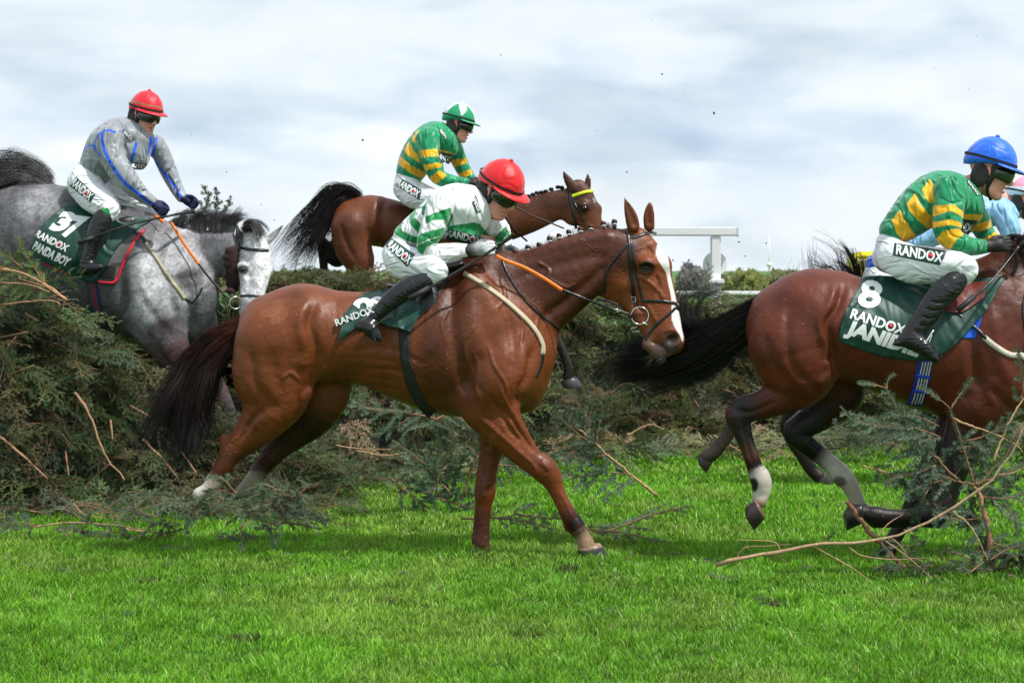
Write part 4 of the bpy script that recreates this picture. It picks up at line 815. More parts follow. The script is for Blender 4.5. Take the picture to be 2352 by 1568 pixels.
def build_far():
    white = mat_plain('white_rail_plastic', (.78, .79, .80), .45, noise=.04); Y = 19.6
    root = thing('running_rail', px(1643, 700, Y), 'white plastic running rail with a post and round foot plate beyond the fence', 'rail')
    def box(nm, x0, x1, y0, y1, Ya, dep, par):
        a = px(x0, y0, Ya); b = px(x1, y1, Ya); bm = bmesh.new(); bmesh.ops.create_cube(bm, size=1)
        for v in bm.verts: v.co = Vector(((a[0] + b[0]) / 2 + v.co.x * abs(b[0] - a[0]), Ya + v.co.y * dep, (a[2] + b[2]) / 2 + v.co.z * abs(a[2] - b[2])))
        bmesh.ops.bevel(bm, geom=bm.edges[:], offset=.012, segments=2, affect='EDGES'); me = bpy.data.meshes.new(nm); bm.to_mesh(me); bm.free(); return link(nm, me, par, white)
    box('top_rail', 1478, 1697, 521, 542, Y, .09, root); box('post', 1632, 1655, 541, 760, Y + .01, .08, root); box('end_cap', 1690, 1698.5, 519, 543.5, Y, .1, root)
    c = px(1642, 606, Y + .12); bm = bmesh.new(); bmesh.ops.create_cone(bm, cap_ends=True, segments=40, radius1=px(1176 + 28, 0, Y)[0], radius2=px(1176 + 26, 0, Y)[0], depth=.03)
    for v in bm.verts: v.co = Vector((v.co.x + c[0], v.co.z + c[1], v.co.y + c[2]))
    me = bpy.data.meshes.new('round_plate'); bm.to_mesh(me); bm.free(); link('round_plate', me, root, white)
    box('foot', 1630, 1662, 640, 652, Y - .02, .2, root)
    r2 = thing('running_rail', px(1500, 700, 26), 'low white running rail far beyond the fence beside the dark tail', 'rail'); box('low_rail', 1440, 2400, 668, 677, 26, .08, r2)
    for x in (1500, 1760, 2050, 2330): box('rail_post', x, x + 8, 677, 760, 26.05, .06, r2)
    rg = np.random.default_rng(5); LF = mat_vc('far_leaves', .7, .1, 2, transl=.5)
    for i, (x, y, w_, Y_, c, lb) in enumerate([(1590, 606, 60, 120, (.26,.25,.25), 'bare grey bush on the horizon left of the white post'), (1640, 628, 150, 130, (.22,.24,.15), 'low hedge on the horizon behind the white post'), (1715, 622, 90, 110, (.30,.33,.12), 'yellow green bush on the horizon right of the white post'), (1800, 622, 110, 125, (.26,.28,.13), 'olive bush on the horizon left of the dark tail'), (1880, 630, 160, 140, (.24,.24,.14), 'broad brown green hedge above the rump of number 8'), (1120, 622, 300, 150, (.12, .14, .07), 'distant hedge behind the jockey in white and green'), (700, 618, 260, 150, (.14, .16, .06), 'distant hedge behind the tail of the far bay horse'), (2250, 625, 300, 150, (.12, .13, .08), 'distant hedge at the right edge')]):
        c0 = px(x, 620, Y_); S = FPX / Y_; hw = w_ / S / 2; tz = EYE + (HZ - y) / S + .1; root = thing('bush', (c0[0], Y_, 0), lb, 'bush'); n = 2600
        a = rg.random(n) * 6.283; q = np.sqrt(rg.random(n)); hgt = tz * (.62 + .38 * vnoise(np.cos(a) * q * 5 + 5, np.sin(a) * q * 3 + i, 9)); X = c0[0] + np.cos(a) * q * hw; Yy = Y_ + np.sin(a) * q * 2; Z = hgt * np.sqrt(np.clip(1 - q ** 4, 0, 1)) * rg.random(n) ** .5
        P = np.stack([X, Yy, Z], 1); d1 = rg.normal(size=(n, 3)) * .16; d2 = rg.normal(size=(n, 3)) * .16; V = np.stack([P - d1, P + d2, P + d1, P - d2], 1).reshape(-1, 3); C = np.repeat(np.array(c)[None] * (.8 + .4 * rg.random((n, 1))), 4, 0)
        link('crown', mesh_np('crown', V, F4=np.arange(4 * n).reshape(-1, 4), cols=C, smooth=False), root, LF)
        for k in range(3): rod('trunk', root, [(c0[0] + hw * .4 * (k - 1), Y_, 0), (c0[0] + hw * .42 * (k - 1), Y_, tz * .7)], .07, BARK, 6)
    root = thing('radio_mast', px(1767, 620, 400), 'thin white radio mast far away on the horizon', 'mast'); b = px(1767, 615, 400); rod('pole', root, [(b[0], 400, 0, .18), (b[0], 400, px(0, 538, 400)[2], .06)], .1, white); ball_obj('base_dome', root, (b[0], 400, px(0, 608, 400)[2]), (.55, .55, .5), white)
    # stand-in blocks for a yellow thing of unclear kind past the dark tail
    root = thing('yellow_mass', px(1970, 680, 21), 'bright yellow barrier behind the dark wispy tail', 'mass'); ym = mat_plain('yellow_skin', srgb('e8dc3c'), .6, noise=.05)
    def pad(nm, x0, x1, y0, y1, Y_, dep):
        a = px(x0, y0, Y_); b = px(x1, y1, Y_); bm = bmesh.new(); bmesh.ops.create_cube(bm, size=1)
        for v in bm.verts: v.co = Vector(((a[0] + b[0]) / 2 + v.co.x * abs(b[0] - a[0]), Y_ + v.co.y * dep, (a[2] + b[2]) / 2 + v.co.z * abs(a[2] - b[2])))
        bmesh.ops.bevel(bm, geom=bm.edges[:], offset=.05, segments=4, affect='EDGES'); me = bpy.data.meshes.new(nm); bm.to_mesh(me); bm.free(); link(nm, me, root, ym)
    pad('top_block', 1962, 2010, 578, 596, 21, .4); pad('side_block', 1950, 1966, 582, 640, 20.9, .4); pad('lower_block', 1966, 2010, 598, 660, 21.05, .4)
    # turf and bark thrown up by the hooves
    dm = mat_plain('soil_clod', (.035, .028, .02), .9, noise=.4)
    spots = [(1150, 127, 3), (1521, 171, 5), (1640, 260, 6), (833, 322, 5), (1218, 322, 2), (1240, 468, 3), (1440, 395, 4), (1497, 48, 2), (2146, 158, 2), (2243, 82, 2), (1370, 300, 2), (1583, 597, 5), (1697, 556, 4), (1760, 558, 4), (1600, 650, 3), (1546, 598, 4), (540, 590, 3), (520, 395, 3), (2225, 205, 2), (2250, 385, 2), (1350, 590, 3), (1712, 588, 4), (980, 1180, 4), (880, 1010, 3), (1465, 560, 3), (1800, 940, 3), (1570, 210, 2), (600, 470, 3), (630, 505, 3), (440, 310, 2)]
    for i, (x, y, r) in enumerate(spots):
        Y_ = 10.6 + rg.random() * 2; c = px(x, y, Y_); q = r / (FPX / Y_) * .5; bm = bmesh.new(); bmesh.ops.create_icosphere(bm, subdivisions=1, radius=1)
        for v in bm.verts: k = .7 + .6 * rg.random(); v.co = Vector((v.co.x * q * k * 1.3, v.co.y * q * k, v.co.z * q * k * .8))
        bmesh.ops.rotate(bm, verts=bm.verts, matrix=Matrix.Rotation(rg.random() * 6, 3, 'Y')); me = bpy.data.meshes.new('turf_clod'); bm.to_mesh(me); bm.free(); o = bpy.data.objects.new('turf_clod', me); COL.objects.link(o); me.materials.append(dm); o.location = c; tag(o, 'tiny dark clod of turf flying through the air', 'clod', 'clods of turf thrown up by the hooves')
build_ground(); build_grass(); print('grass', round(time.time() - T0, 1))
build_fence(); build_loose(); build_far(); print('setting', round(time.time() - T0, 1))
# ================================================================== CHESTNUT HORSE in the middle
def chestnut():
    pl = Plane(0, 0, 1 * .57422, 11.0)     # display coordinates: 2352 px wide photograph
    hd = Plane(2300, 700, 1.96, 11.0)
    pl.k = 1.0; pl.ox = pl.oy = 0
    CH = np.array((.158, .040, .0108)); DK = np.array((.046, .012, .0055)); root = thing('horse', pl.w(900, 1276), 'glossy chestnut racehorse with a white blaze and plaited mane, landing in the middle', 'horse', 'racehorses jumping the fence')
    s = Sculpt(pl, .0072, CH); s.amp = 1.55
    f = .78
    s.chain([(632, 758, 86, 1.05), (690, 770, 112, 1.05), (775, 774, 106, .98), (860, 780, 110, .95), (930, 790, 126, .92), (1000, 796, 148, .86), (1060, 793, 164, .74), (1110, 790, 160, .66), (1150, 800, 128, .72), (1180, 805, 70, 1.0)], k=.05, col=CH)
    s.ball(700, 745, 80, 85, ry=88, dy=-.03, k=.08)
    s.chain([(1120, 690, 120, .50), (1185, 690, 112, .46), (1250, 662, 96, .48), (1310, 626, 82, .5), (1365, 598, 70, .52), (1412, 584, 60, .6), (1440, 585, 50, .8)], k=.07, col=DK * 1.6)
    s.ball(1190, 850, 62, 100, ry=80, rot=12, dy=0, k=.06)            # breast
    s.ball(1150, 860, 75, 105, ry=62, rot=-28, dy=-.17, k=.06)    # near shoulder and arm
    s.ball(1130, 740, 50, 130, ry=40, rot=22, dy=-.14, k=.06)       # shoulder blade
    s.ball(1150, 860, 75, 105, ry=62, rot=-28, dy=.17, k=.06)
    # near hind leg
    n = -.13
    s.chain([(640, 790, 94, .75, n), (636, 860, 86, .75, n), (650, 905, 66, .8, n), (622, 945, 56, .8, n), (590, 985, 42, .75, n), (562, 1012, 33, .7, n), (541, 1034, 26, .8, n), (524, 1062, 19.5, .9, n), (508, 1088, 18, .9, n, DK), (498, 1103, 19, .9, n, (.38, .30, .24)), (483, 1117, 14.5, 1, n, (.55, .50, .44)), (466, 1128, 15, 1, n)], k=.04)
    s.chain([(690, 830, 60, .6, n * 1.3), (688, 880, 38, .6, n * 1.3)], k=.06)
    s.chain([(523, 1003, 11, .8, n), (524, 1018, 12, .8, n), (517, 1045, 9, .8, n), (503, 1072, 8, .8, n), (491, 1096, 11, .9, n, (.5, .45, .4))], k=.010); s.chain([(604, 1040, 9, .8, .13, DK * .6), (600, 1058, 10, .8, .13), (582, 1082, 8, .8, .13)], k=.012)
    s.ball(598, 860, 50, 80, ry=48, rot=10, dy=n * 1.1, k=.06)
    # far hind leg
    q = .13
    s.chain([(690, 800, 90, .7, q, CH), (726, 880, 80, .7, q), (710, 945, 62, .7, q, DK * .6), (672, 990, 45, .7, q), (636, 1028, 31, .7, q), (618, 1052, 25, .8, q), (597, 1078, 19, .9, q, DK * .6), (578, 1100, 18, .9, q, (.30, .25, .21)), (566, 1115, 17, .9, q), (548, 1135, 15, 1, q)], k=.04)
    # leading fore leg
    n = -.17
    s.chain([(1118, 900, 62, .75, n, CH), (1130, 945, 53, .75, n), (1160, 985, 43, .75, n), (1192, 1023, 34, .75, n), (1222, 1052, 28, .8, n), (1247, 1069, 30, .85, n), (1262, 1087, 26, .85, n), (1275, 1113, 18.5, .9, n), (1290, 1145, 16.5, .9, n), (1306, 1176, 18.5, .9, n, DK), (1321, 1200, 21, .95, n, DK * .35), (1334, 1220, 17, 1, n, (.33, .20, .13)), (1343, 1238, 19, 1.1, n, (.30, .18, .11)), (1345, 1246, 20, 1.1, n)], k=.03)
    s.chain([(1085, 905, 44, .6, n * 1.1), (1100, 935, 38, .6, n * 1.1)], k=.05)       # elbow
    s.chain([(1132, 900, 50, .5, n * 1.25), (1170, 960, 30, .5, n * 1.25), (1215, 1030, 14, .5, n * 1.1)], k=.04)
    s.chain([(1259, 1100, 8, .8, n), (1277, 1135, 8.5, .8, n), (1296, 1175, 9, .8, n), (1305, 1200, 12, .8, n)], k=.012)   # tendon
    # standing fore leg, far side
    q = .12
    s.chain([(1140, 900, 60, .7, q, CH * .9), (1133, 960, 36, .75, q), (1132, 1010, 31, .75, q), (1121, 1070, 24, .8, q), (1115, 1112, 24, .85, q), (1113, 1140, 24.5, .85, q), (1111, 1163, 19, .9, q), (1108, 1195, 17.5, .9, q, DK * 1.2), (1106, 1230, 18, .9, q), (1104, 1256, 21, .95, q), (1114, 1270, 17, 1, q), (1128, 1281, 16, 1, q, DK * .4)], k=.03)
    s.chain([(1098, 1160, 7, .8, q), (1094, 1200, 7, .8, q), (1091, 1245, 9, .8, q)], k=.012)
    # head
    CHh = CH * 1.12
    s.chain([(470, 520, 118, .62, 0, CHh), (520, 620, 150, .56, -.01), (580, 770, 168, .50, -.02), (625, 900, 152, .48, -.03), (662, 1030, 142, .45, -.04), (702, 1160, 126, .46, -.05), (735, 1262, 112, .52, -.06, CHh * .85)], k=.03, pl=hd)
    s.ball(395, 830, 172, 176, ry=100, dy=-.0, k=.05, pl=hd, col=CHh)          # cheek
    s.chain([(300, 900, 90, .5, 0, CHh), (420, 990, 80, .5, -.02), (520, 1120, 70, .5, -.04), (600, 1260, 60, .55, -.05)], k=.05, pl=hd)
    s.ball(700, 700, 52, 66, ry=60, dy=-.035, k=.04, pl=hd, col=CHh)              # brow of the far eye
    s.ball(556, 690, 70, 62, ry=60, dy=-.095, k=.05, pl=hd, col=CHh)           # near brow
    s.ball(752, 1296, 112, 92, ry=84, rot=-60, dy=-.065, k=.03, pl=hd, col=CH * .7)   # muzzle
    s.ball(690, 1370, 84, 60, ry=60, rot=20, dy=-.06, k=.03, pl=hd, col=(.10, .06, .05))       # lower lip
    s.chain([(560, 1330, 40, .9, -.06, (.14, .07, .045)), (640, 1395, 38, .9, -.06)], k=.04, pl=hd)
    s.ball(748, 1284, 52, 36, ry=44, rot=30, dy=-.128, sub=True, k=.02, pl=hd)               # nostril
    s.chain([(660, 1405, 8, 1, -.11), (720, 1385, 8, 1, -.13), (775, 1352, 8, 1, -.12)], sub=True, k=.012, pl=hd)  # mouth
    s.ball(548, 722, 46, 30, ry=40, rot=-10, dy=-.115, sub=True, k=.02, pl=hd)              # eye socket
    for (pts, d0) in (([(452, 400, 52), (436, 330, 50), (412, 260, 34), (392, 205, 15), (385, 178, 5)], -.05), ([(588, 400, 44), (585, 340, 46), (588, 280, 38), (592, 235, 22), (592, 212, 8)], .06)):
        s.chain([(a, b, c, .55, d0, CHh * .75) for a, b, c in pts], k=.02, pl=hd)
    s.chain([(462, 385, 26, .8, -.074), (440, 320, 26, .8, -.074), (414, 260, 16, .8, -.064), (398, 220, 7, .8, -.056)], sub=True, k=.006, pl=hd)
    s.chain([(580, 370, 24, .8, .038), (580, 310, 26, .8, .038), (588, 260, 17, .8, .043)], sub=True, k=.006, pl=hd)
    # muscle lines
    s.stroke([(735, 690), (722, 740), (738, 800), (728, 860), (700, 910)], 12, -.013); s.stroke([(714, 690), (700, 740), (712, 800), (700, 850)], 12, .008)
    s.stroke([(640, 790), (645, 850), (660, 900), (640, 950)], 14, -.006); s.stroke([(590, 800), (600, 870), (640, 930)], 12, -.006)
    s.stroke([(760, 880), (800, 855), (850, 850)], 16, -.008); s.stroke([(1045, 640), (1040, 740), (1058, 830), (1080, 900)], 16, -.014)
    s.stroke([(1075, 640), (1085, 740), (1110, 820)], 20, .009); s.stroke([(1130, 640), (1165, 720), (1180, 800), (1170, 860)], 13, -.010)
    s.stroke([(1225, 790), (1215, 850), (1195, 890), (1185, 930)], 10, -.016); s.stroke([(1130, 905), (1160, 960), (1200, 1010)], 7, -.010); s.stroke([(1105, 950), (1150, 990), (1215, 1050)], 6, .007)
    s.stroke([(1150, 925), (1185, 970), (1225, 1030)], 6, -.008); s.stroke([(1118, 1010), (1112, 1060), (1108, 1100)], 7, -.008); s.stroke([(1138, 985), (1128, 1050)], 6, .006)
    s.stroke([(1200, 590), (1280, 565), (1370, 545), (1410, 540)], 12, .010); s.stroke([(1185, 640), (1270, 610), (1350, 590), (1400, 590)], 14, -.008); s.stroke([(1230, 740), (1300, 690), (1360, 640), (1392, 600)], 12, -.010)
    s.stroke([(1108, 1150), (1115, 1120), (1125, 1108)], 6, .006); s.stroke([(1240, 1050), (1262, 1070)], 6, .006); s.stroke([(560, 1000), (590, 960), (620, 930)], 7, -.008); s.stroke([(540, 1010), (580, 975)], 5, .005)
    for a, b in (((820, 800), (980, 830)), ((830, 850), (990, 870)), ((850, 760), (900, 790))): s.stroke([a, ((a[0] + b[0]) / 2, a[1] - 6), b], 7, -.003)
    for pts in ([(1090, 800), (1100, 840), (1095, 880), (1110, 920)], [(1120, 780), (1135, 830), (1160, 870), (1165, 900)], [(1145, 870), (1165, 920), (1185, 950), (1200, 985)], [(1165, 930), (1175, 965), (1195, 1000)], [(1130, 920), (1150, 950), (1160, 985)], [(1095, 740), (1070, 780), (1075, 830)], [(1180, 700), (1200, 740), (1195, 790)], [(1210, 690), (1235, 720), (1225, 770)], [(1040, 700), (1020, 740), (1030, 790)], [(1260, 640), (1300, 660), (1320, 650)], [(1230, 600), (1260, 620), (1250, 650)], [(1150, 640), (1160, 680), (1140, 710)], [(700, 870), (680, 850), (660, 865)], [(800, 880), (840, 895), (890, 890), (930, 905)], [(1205, 1040), (1225, 1060), (1235, 1085)], [(1285, 1120), (1300, 1150), (1312, 1180)]): s.stroke(pts, 3.6, .0042)
    for y in (815, 835, 858, 880): s.stroke([(800, y), (860, y + 5), (925, y + 12)], 4, -.0022)
    st = lambda pts, w_, a: s.stroke(pts, w_, a, pl=hd)
    st([(480, 790), (560, 830), (640, 900), (700, 990)], 16, .006); st([(620, 780), (650, 860), (640, 960)], 16, -.006); st([(430, 900), (470, 990), (540, 1080)], 22, -.008); st([(560, 1010), (600, 1090), (640, 1160)], 14, .004)
    st([(490, 745), (545, 770), (600, 760)], 9, .005); st([(490, 700), (545, 678), (605, 700)], 10, .007); st([(560, 560), (590, 610), (580, 650)], 18, -.007); st([(690, 1230), (750, 1210), (810, 1250)], 12, .007); st([(590, 1300), (680, 1340), (740, 1420)], 9, -.006)
    rn = np.random.default_rng(4)
    def col(X, Y, V, Nn, C, bk):
        hx, hy = (X / .57422 - 2300) * 1.96, (Y / .57422 - 700) * 1.96
        near = Nn[:, 1] < .6
        # white blaze down the face
        bz = np.array([(662, 555, 20), (672, 620, 42), (700, 700, 30), (722, 760, 17), (740, 850, 15), (762, 950, 17), (775, 1050, 26), (785, 1130, 34), (805, 1200, 22), (828, 1262, 12), (832, 1290, 8)], float)
        bz = catmull(bz, 4); d = np.full(len(X), 99.)
        for a, b in zip(bz[:-1], bz[1:]):
            ab = b[:2] - a[:2]; t = np.clip(((hx - a[0]) * ab[0] + (hy - a[1]) * ab[1]) / (ab @ ab), 0, 1)
            d = np.minimum(d, np.hypot(hx - a[0] - ab[0] * t, hy - a[1] - ab[1] * t) - (a[2] + (b[2] - a[2]) * t))
        w = smooth01(-d, -4, 4) * ((hx > 430) & (hy < 1310) & (V[:, 1] < 11.03))
        C = mixc(C, (.78, .76, .74), w)
        for (ex, ey, ea, eb) in ((668, 694, 34, 12), (632, 714, 24, 13), (655, 722, 18, 20)): C = mixc(C, (.26, .10, .05), .35 * smooth01(-np.hypot((X - ex) / ea + (Y - ey) / ea * .5, (Y - ey) / eb), -1.05, -.85))
        C = mixc(C, DK * .8, .6 * smooth01(Y, 990, 1040) * (X < 700) * (Y < 1085))
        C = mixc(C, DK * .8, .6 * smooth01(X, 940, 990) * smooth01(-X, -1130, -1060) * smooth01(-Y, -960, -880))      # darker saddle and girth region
        C = mixc(C, np.array((.03, .02, .016)), .9 * smooth01(-np.hypot(hx - 550, (hy - 722) * 1.2), -80, -42) * (Y > 500))    # dark skin round the eye
        C = mixc(C, np.array((.03, .012, .01)), smooth01(-np.hypot((hx - 748), (hy - 1284)), -62, -44))
        C = mixc(C, np.array((.05, .035, .032)), .8 * smooth01(-np.hypot((hx - 735) / 1.5, (hy - 1330) / 1.1), -62, -40) + 0 * X)
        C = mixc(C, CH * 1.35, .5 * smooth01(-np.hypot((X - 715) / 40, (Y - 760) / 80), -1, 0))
        return C
    m = mat_coat('chestnut_coat', .33, .7)
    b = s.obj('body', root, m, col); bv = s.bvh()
    e = hd.w(548, 722, -.11); ey = hit_y(bv, e[0], e[2], default=e[1]); ball_obj('eye', root, (e[0], ey + .010, e[2]), (.021, .019, .016), M['eye'])
    hoof('hoof', root, pl, 1347, 1243, 34, 45, -12, -.17, (.03, .03, .033), (.25, .17, .10))
    # plaited mane: knots tied with white bands
    for i, (x, y) in enumerate([(1183, 578), (1212, 568), (1238, 562), (1262, 548), (1284, 541), (1306, 533), (1333, 526), (1356, 520), (1385, 513), (1411, 509)]):
        J = Joined(); c = pl.w(x, y, -.015)
        for k in range(5):
            a = k * 1.26; J.add(*sphere_vf((c[0] + .006 * math.cos(a), c[1] + .005 * math.sin(a), c[2] + .004 * math.sin(a * 2)), (.011, .010, .011), 8), c=(.05, .014, .008))
        c2 = pl.w(x + 1, y + 12, -.02); J.add(*sphere_vf(c2, (.011, .012, .012), 8), c=(.055, .016, .009)); k_ = J.obj('mane_plait', root, M['hair_black'])
        cb = pl.w(x + 1, y + 6, -.02); ring('plait_band', k_, cb, .0105, .0026, M['white_letter'], tilt2=R(75))
    strands('mane', root, [[pl.w(1170, 590), pl.w(1175, 580)], [pl.w(1240, 572), pl.w(1238, 560)], [pl.w(1300, 550), pl.w(1298, 538)], [pl.w(1400, 524), pl.w(1398, 514)], [pl.w(1425, 520), pl.w(1424, 510)]], 900, M['hair_black'], .02, .035, .0008, 6, (.06, .02, .012), wave=.006, seed=3, depth=.6)
    # tail
    g = [[pl.w(*p[:2], p[2]) for p in q] for q in (
        [(556, 738, 0), (520, 748, -.02), (470, 772, -.03), (420, 830, -.03), (350, 880, -.04), (310, 860, -.04)],
        [(556, 746, 0), (520, 765, -.02), (462, 800, -.03), (420, 860, -.03), (375, 950, -.05), (345, 1040, -.05)],
        [(556, 762, 0), (520, 785, -.03), (478, 830, -.04), (440, 900, -.05), (405, 990, -.05), (385, 1065, -.06)],
        [(556, 780, 0), (528, 800, -.03), (492, 840, -.04), (462, 910, -.05), (445, 985, -.05), (430, 1055, -.06)],
        [(552, 790, 0), (530, 812, -.03), (505, 850, -.04), (492, 905, -.04), (500, 970, -.03), (525, 1030, -.02)])]
    strands('tail_wisps', root, g[:2], 160, M['hair_black'], .03, .10, .0011, 24, (.040, .011, .006), (.006, .005, .006), wave=.08, seed=6, depth=.7, lmin=.6)
    strands('tail', root, g[1:], 2600, M['hair_black'], .035, .13, .0013, 24, (.040, .011, .006), (.006, .005, .006), wave=.06, seed=5, depth=.7, lmin=.55)
    strands('tail', root, [[pl.w(570, 735, -.02), pl.w(520, 748, -.03), pl.w(470, 775, -.03)], [pl.w(560, 770, -.02), pl.w(515, 790, -.04), pl.w(455, 850, -.05)]], 700, M['hair_black'], .03, .06, .0013, 10, (.10, .024, .010), (.05, .014, .008), wave=.012, seed=8, depth=.8)
    strands('whiskers', root, [[hd.w(600, 1380, -.07), hd.w(560, 1410, -.08), hd.w(520, 1420, -.08)], [hd.w(640, 1400, -.07), hd.w(620, 1440, -.08), hd.w(590, 1460, -.08)], [hd.w(700, 1420, -.07), hd.w(690, 1450, -.08), hd.w(670, 1480, -.08)]], 80, M['hair_black'], .03, .05, .0006, 8, (.2, .18, .16), wave=.01, seed=9)
    # bridle
    lea = M['leather']; br = link('bridle', bpy.data.meshes.new('bridle'), root) if False else None
    cheek = ribbon('bridle', root, hd, [(408, 440), (416, 500), (425, 640), (436, 780), (452, 900), (468, 1000), (476, 1026)], 30, lea, bv, th=.004, off=.003)
    R_ = lambda nm, pts, w_, **k: ribbon(nm, cheek, hd, pts, w_, lea, bv, th=.004, off=.003, **k)
    R_('cheekpiece', [(430, 500), (452, 650), (478, 800), (510, 930), (530, 1000)], 18)
    R_('browband', [(405, 492), (470, 486), (540, 462), (600, 450), (640, 458)], 24)
    R_('throatlash', [(404, 540), (340, 620), (262, 720), (236, 790), (232, 860), (222, 930)], 22)
    R_('noseband', [(520, 988), (600, 984), (690, 990), (760, 1000), (800, 1012)], 24)
    R_('noseband', [(800, 1020), (740, 1075), (660, 1140), (600, 1200), (560, 1260), (548, 1290)], 22)
    w = hd.w(795, 1030); hy = hit_y(bv, w[0], w[2], default=10.85); ball_obj('noseband_pad', cheek, (w[0], hy, w[2]), (.017, .012, .022), lea)
    w = hd.w(502, 1100); yb = (hit_y(bv, w[0], w[2]) or 10.9) - .012; ring('bit_ring', cheek, (w[0], yb, w[2]), hd.r(68), .0036, M['steel'])
    w2 = hd.w(480, 1212); ring('bit_ring', cheek, (w2[0], yb + .09, w2[2]), hd.r(42), .003, M['steel'], tilt2=R(62), tilt=.3)
    rod('bit', cheek, [(*hd.w(520, 1150)[:1], yb - .004, hd.w(520, 1150)[2]), (hd.w(560, 1172)[0], yb, hd.w(560, 1172)[2]), (hd.w(590, 1190)[0], yb + .03, hd.w(590, 1190)[2])], .005, M['steel'])
    for (bx, by) in ((455, 974),):
        w = hd.w(bx, by); yy = hit_y(bv, w[0], w[2], default=10.8) - .009
        rod('buckle', cheek, [(w[0] + dx, yy, w[2] + dz) for dx, dz in ((-.011, -.013), (.011, -.013), (.011, .013), (-.011, .013), (-.011, -.013))], .0018, M['steel'], n=1)
    # reins (near side): orange grip from the hand, then black leather to the bit
    r_ = ribbon('reins', root, pl, [(1140, 588, -.20), (1165, 600, -.20), (1205, 615, -.19), (1250, 640, -.18), (1290, 666, -.17)], 8, M['orange'], None, th=.004)
    yb2 = yb - 11.0
    ribbon('rein_leather', r_, pl, [(1288, 664, -.17), (1340, 685, -.17), (1400, 708, yb2 - .01), (1446, 722, yb2 - .005)], 6, lea, None, th=.004)
    ribbon('rein_leather', r_, pl, [(1370, 688, -.02), (1400, 692, -.04), (1430, 708, -.06)], 6, lea, None, th=.004)
    w = pl.w(1415, 712, yb2 - .015); ring('rein_stop', r_, w, .012, .002, M['steel'], tilt=1.2)
    w = pl.w(1446, 724, yb2 - .01); ball_obj('rein_loop', r_, w, (.014, .012, .017), lea)
    # neck strap, breastplate with pale elastic, girth
    ribbon('martingale', root, pl, [(1152, 590), (1165, 625), (1200, 680), (1240, 720), (1285, 755)], 6, lea, bv)
    bp = ribbon('breastplate', root, pl, [(1066, 626), (1110, 652), (1160, 688), (1205, 728), (1232, 760), (1246, 790), (1246, 812)], 11, mat_plain('pale_elastic', srgb('b9ae92'), .7, bump=.4, nscale=300), bv, off=.004)
    ribbon('breastplate_edge', bp, pl, [(1068, 630), (1110, 655), (1159, 691), (1203, 731), (1229, 762), (1243, 792)], 2.0, mat_plain('maroon_line', srgb('6b5048'), .7), bv, off=.0085, th=.001)
    ribbon('breastplate_strap', bp, pl, [(1246, 800), (1244, 830), (1232, 862)], 7, lea, bv, off=.004)
    ribbon('girth', root, pl, [(934, 745), (936, 790), (942, 840), (955, 890), (975, 930), (995, 950)], 25, M['webbing'], bv, off=.005, th=.004, cross=5)
    # saddle, pad and green number cloth rucked up behind the boot
    sd = Sculpt(pl, .008, (.02, .018, .018)); sd.chain([(915, 668, 11, 3.5), (960, 645, 13, 4.0), (1010, 620, 14, 4.0), (1060, 606, 14, 3.5)], k=.02).chain([(892, 656, 5, 7.0), (925, 662, 6, 8.0)], k=.02)
    sd.chain([(985, 640, 22, .4, -.16), (985, 700, 26, .35, -.22), (980, 725, 20, .3, -.23)], k=.03)
    so = sd.obj('saddle', root, M['leather'])
    cl, cb = drape('number_cloth', root, pl, [(800, 716), (830, 680), (870, 666), (920, 662), (960, 668), (985, 690)], [(786, 778), (810, 762), (840, 742), (872, 738), (900, 745), (950, 758)], M['green_cloth'], bv, fold=.018, fx=30, seed=4, off=.014)
    drape('number_cloth_fold', cl, pl, [(905, 700), (940, 690), (975, 700)], [(895, 745), (925, 750), (948, 758)], M['green_cloth'], bv, off=.035, fold=.012, seed=9)
    drape('saddle_pad', root, pl, [(960, 650), (990, 640), (1050, 606)], [(955, 735), (975, 720), (1010, 680)], mat_plain('grey_pad', (.035, .035, .037), .75, bump=.3), bv, off=.010, fold=.0)
    rod('rolled_edge', cl, [(*pl.w(x, y, -.30)[:1], (hit_y(bv, pl.w(x, y)[0], pl.w(x, y)[2]) or 10.75) - .03, pl.w(x, y)[2]) for x, y in ((786, 736), (820, 722), (860, 708), (900, 698))], .016, M['green_cloth'])
    bvr = BVHTree.FromPolygons([(x, y, z) for x, z in ((-3, 0), (3, 0), (3, 3), (-3, 3)) for y in (10.70,)], [(0, 1, 2, 3)])
    lettering('lettering', cl, pl, '2', 850, 700, 42, -28, M['white_letter'], cb, bold=.05, sx=1.25, sk=-.5)
    lettering('lettering', cl, pl, '8', 878, 692, 30, -28, M['white_letter'], cb, bold=.05, sx=1.1, sk=-.6)
    lettering('lettering', cl, pl, 'RANDOX', 826, 722, 15, -20, M['white_letter'], BVHTree.FromPolygons([(pl.w(780, 650)[0], 10.64, 2.2), (pl.w(930, 650)[0], 10.64, 2.2), (pl.w(930, 650)[0], 10.64, .8), (pl.w(780, 650)[0], 10.64, .8)], [(0, 1, 2, 3)]), bold=.03)
    rod('stirrup', root, [(*pl.w(x, y)[:1], 10.62, pl.w(x, y)[2]) for x, y in ((912, 722), (880, 738), (868, 758), (874, 780))], .006, M['webbing'])
    return root, bv
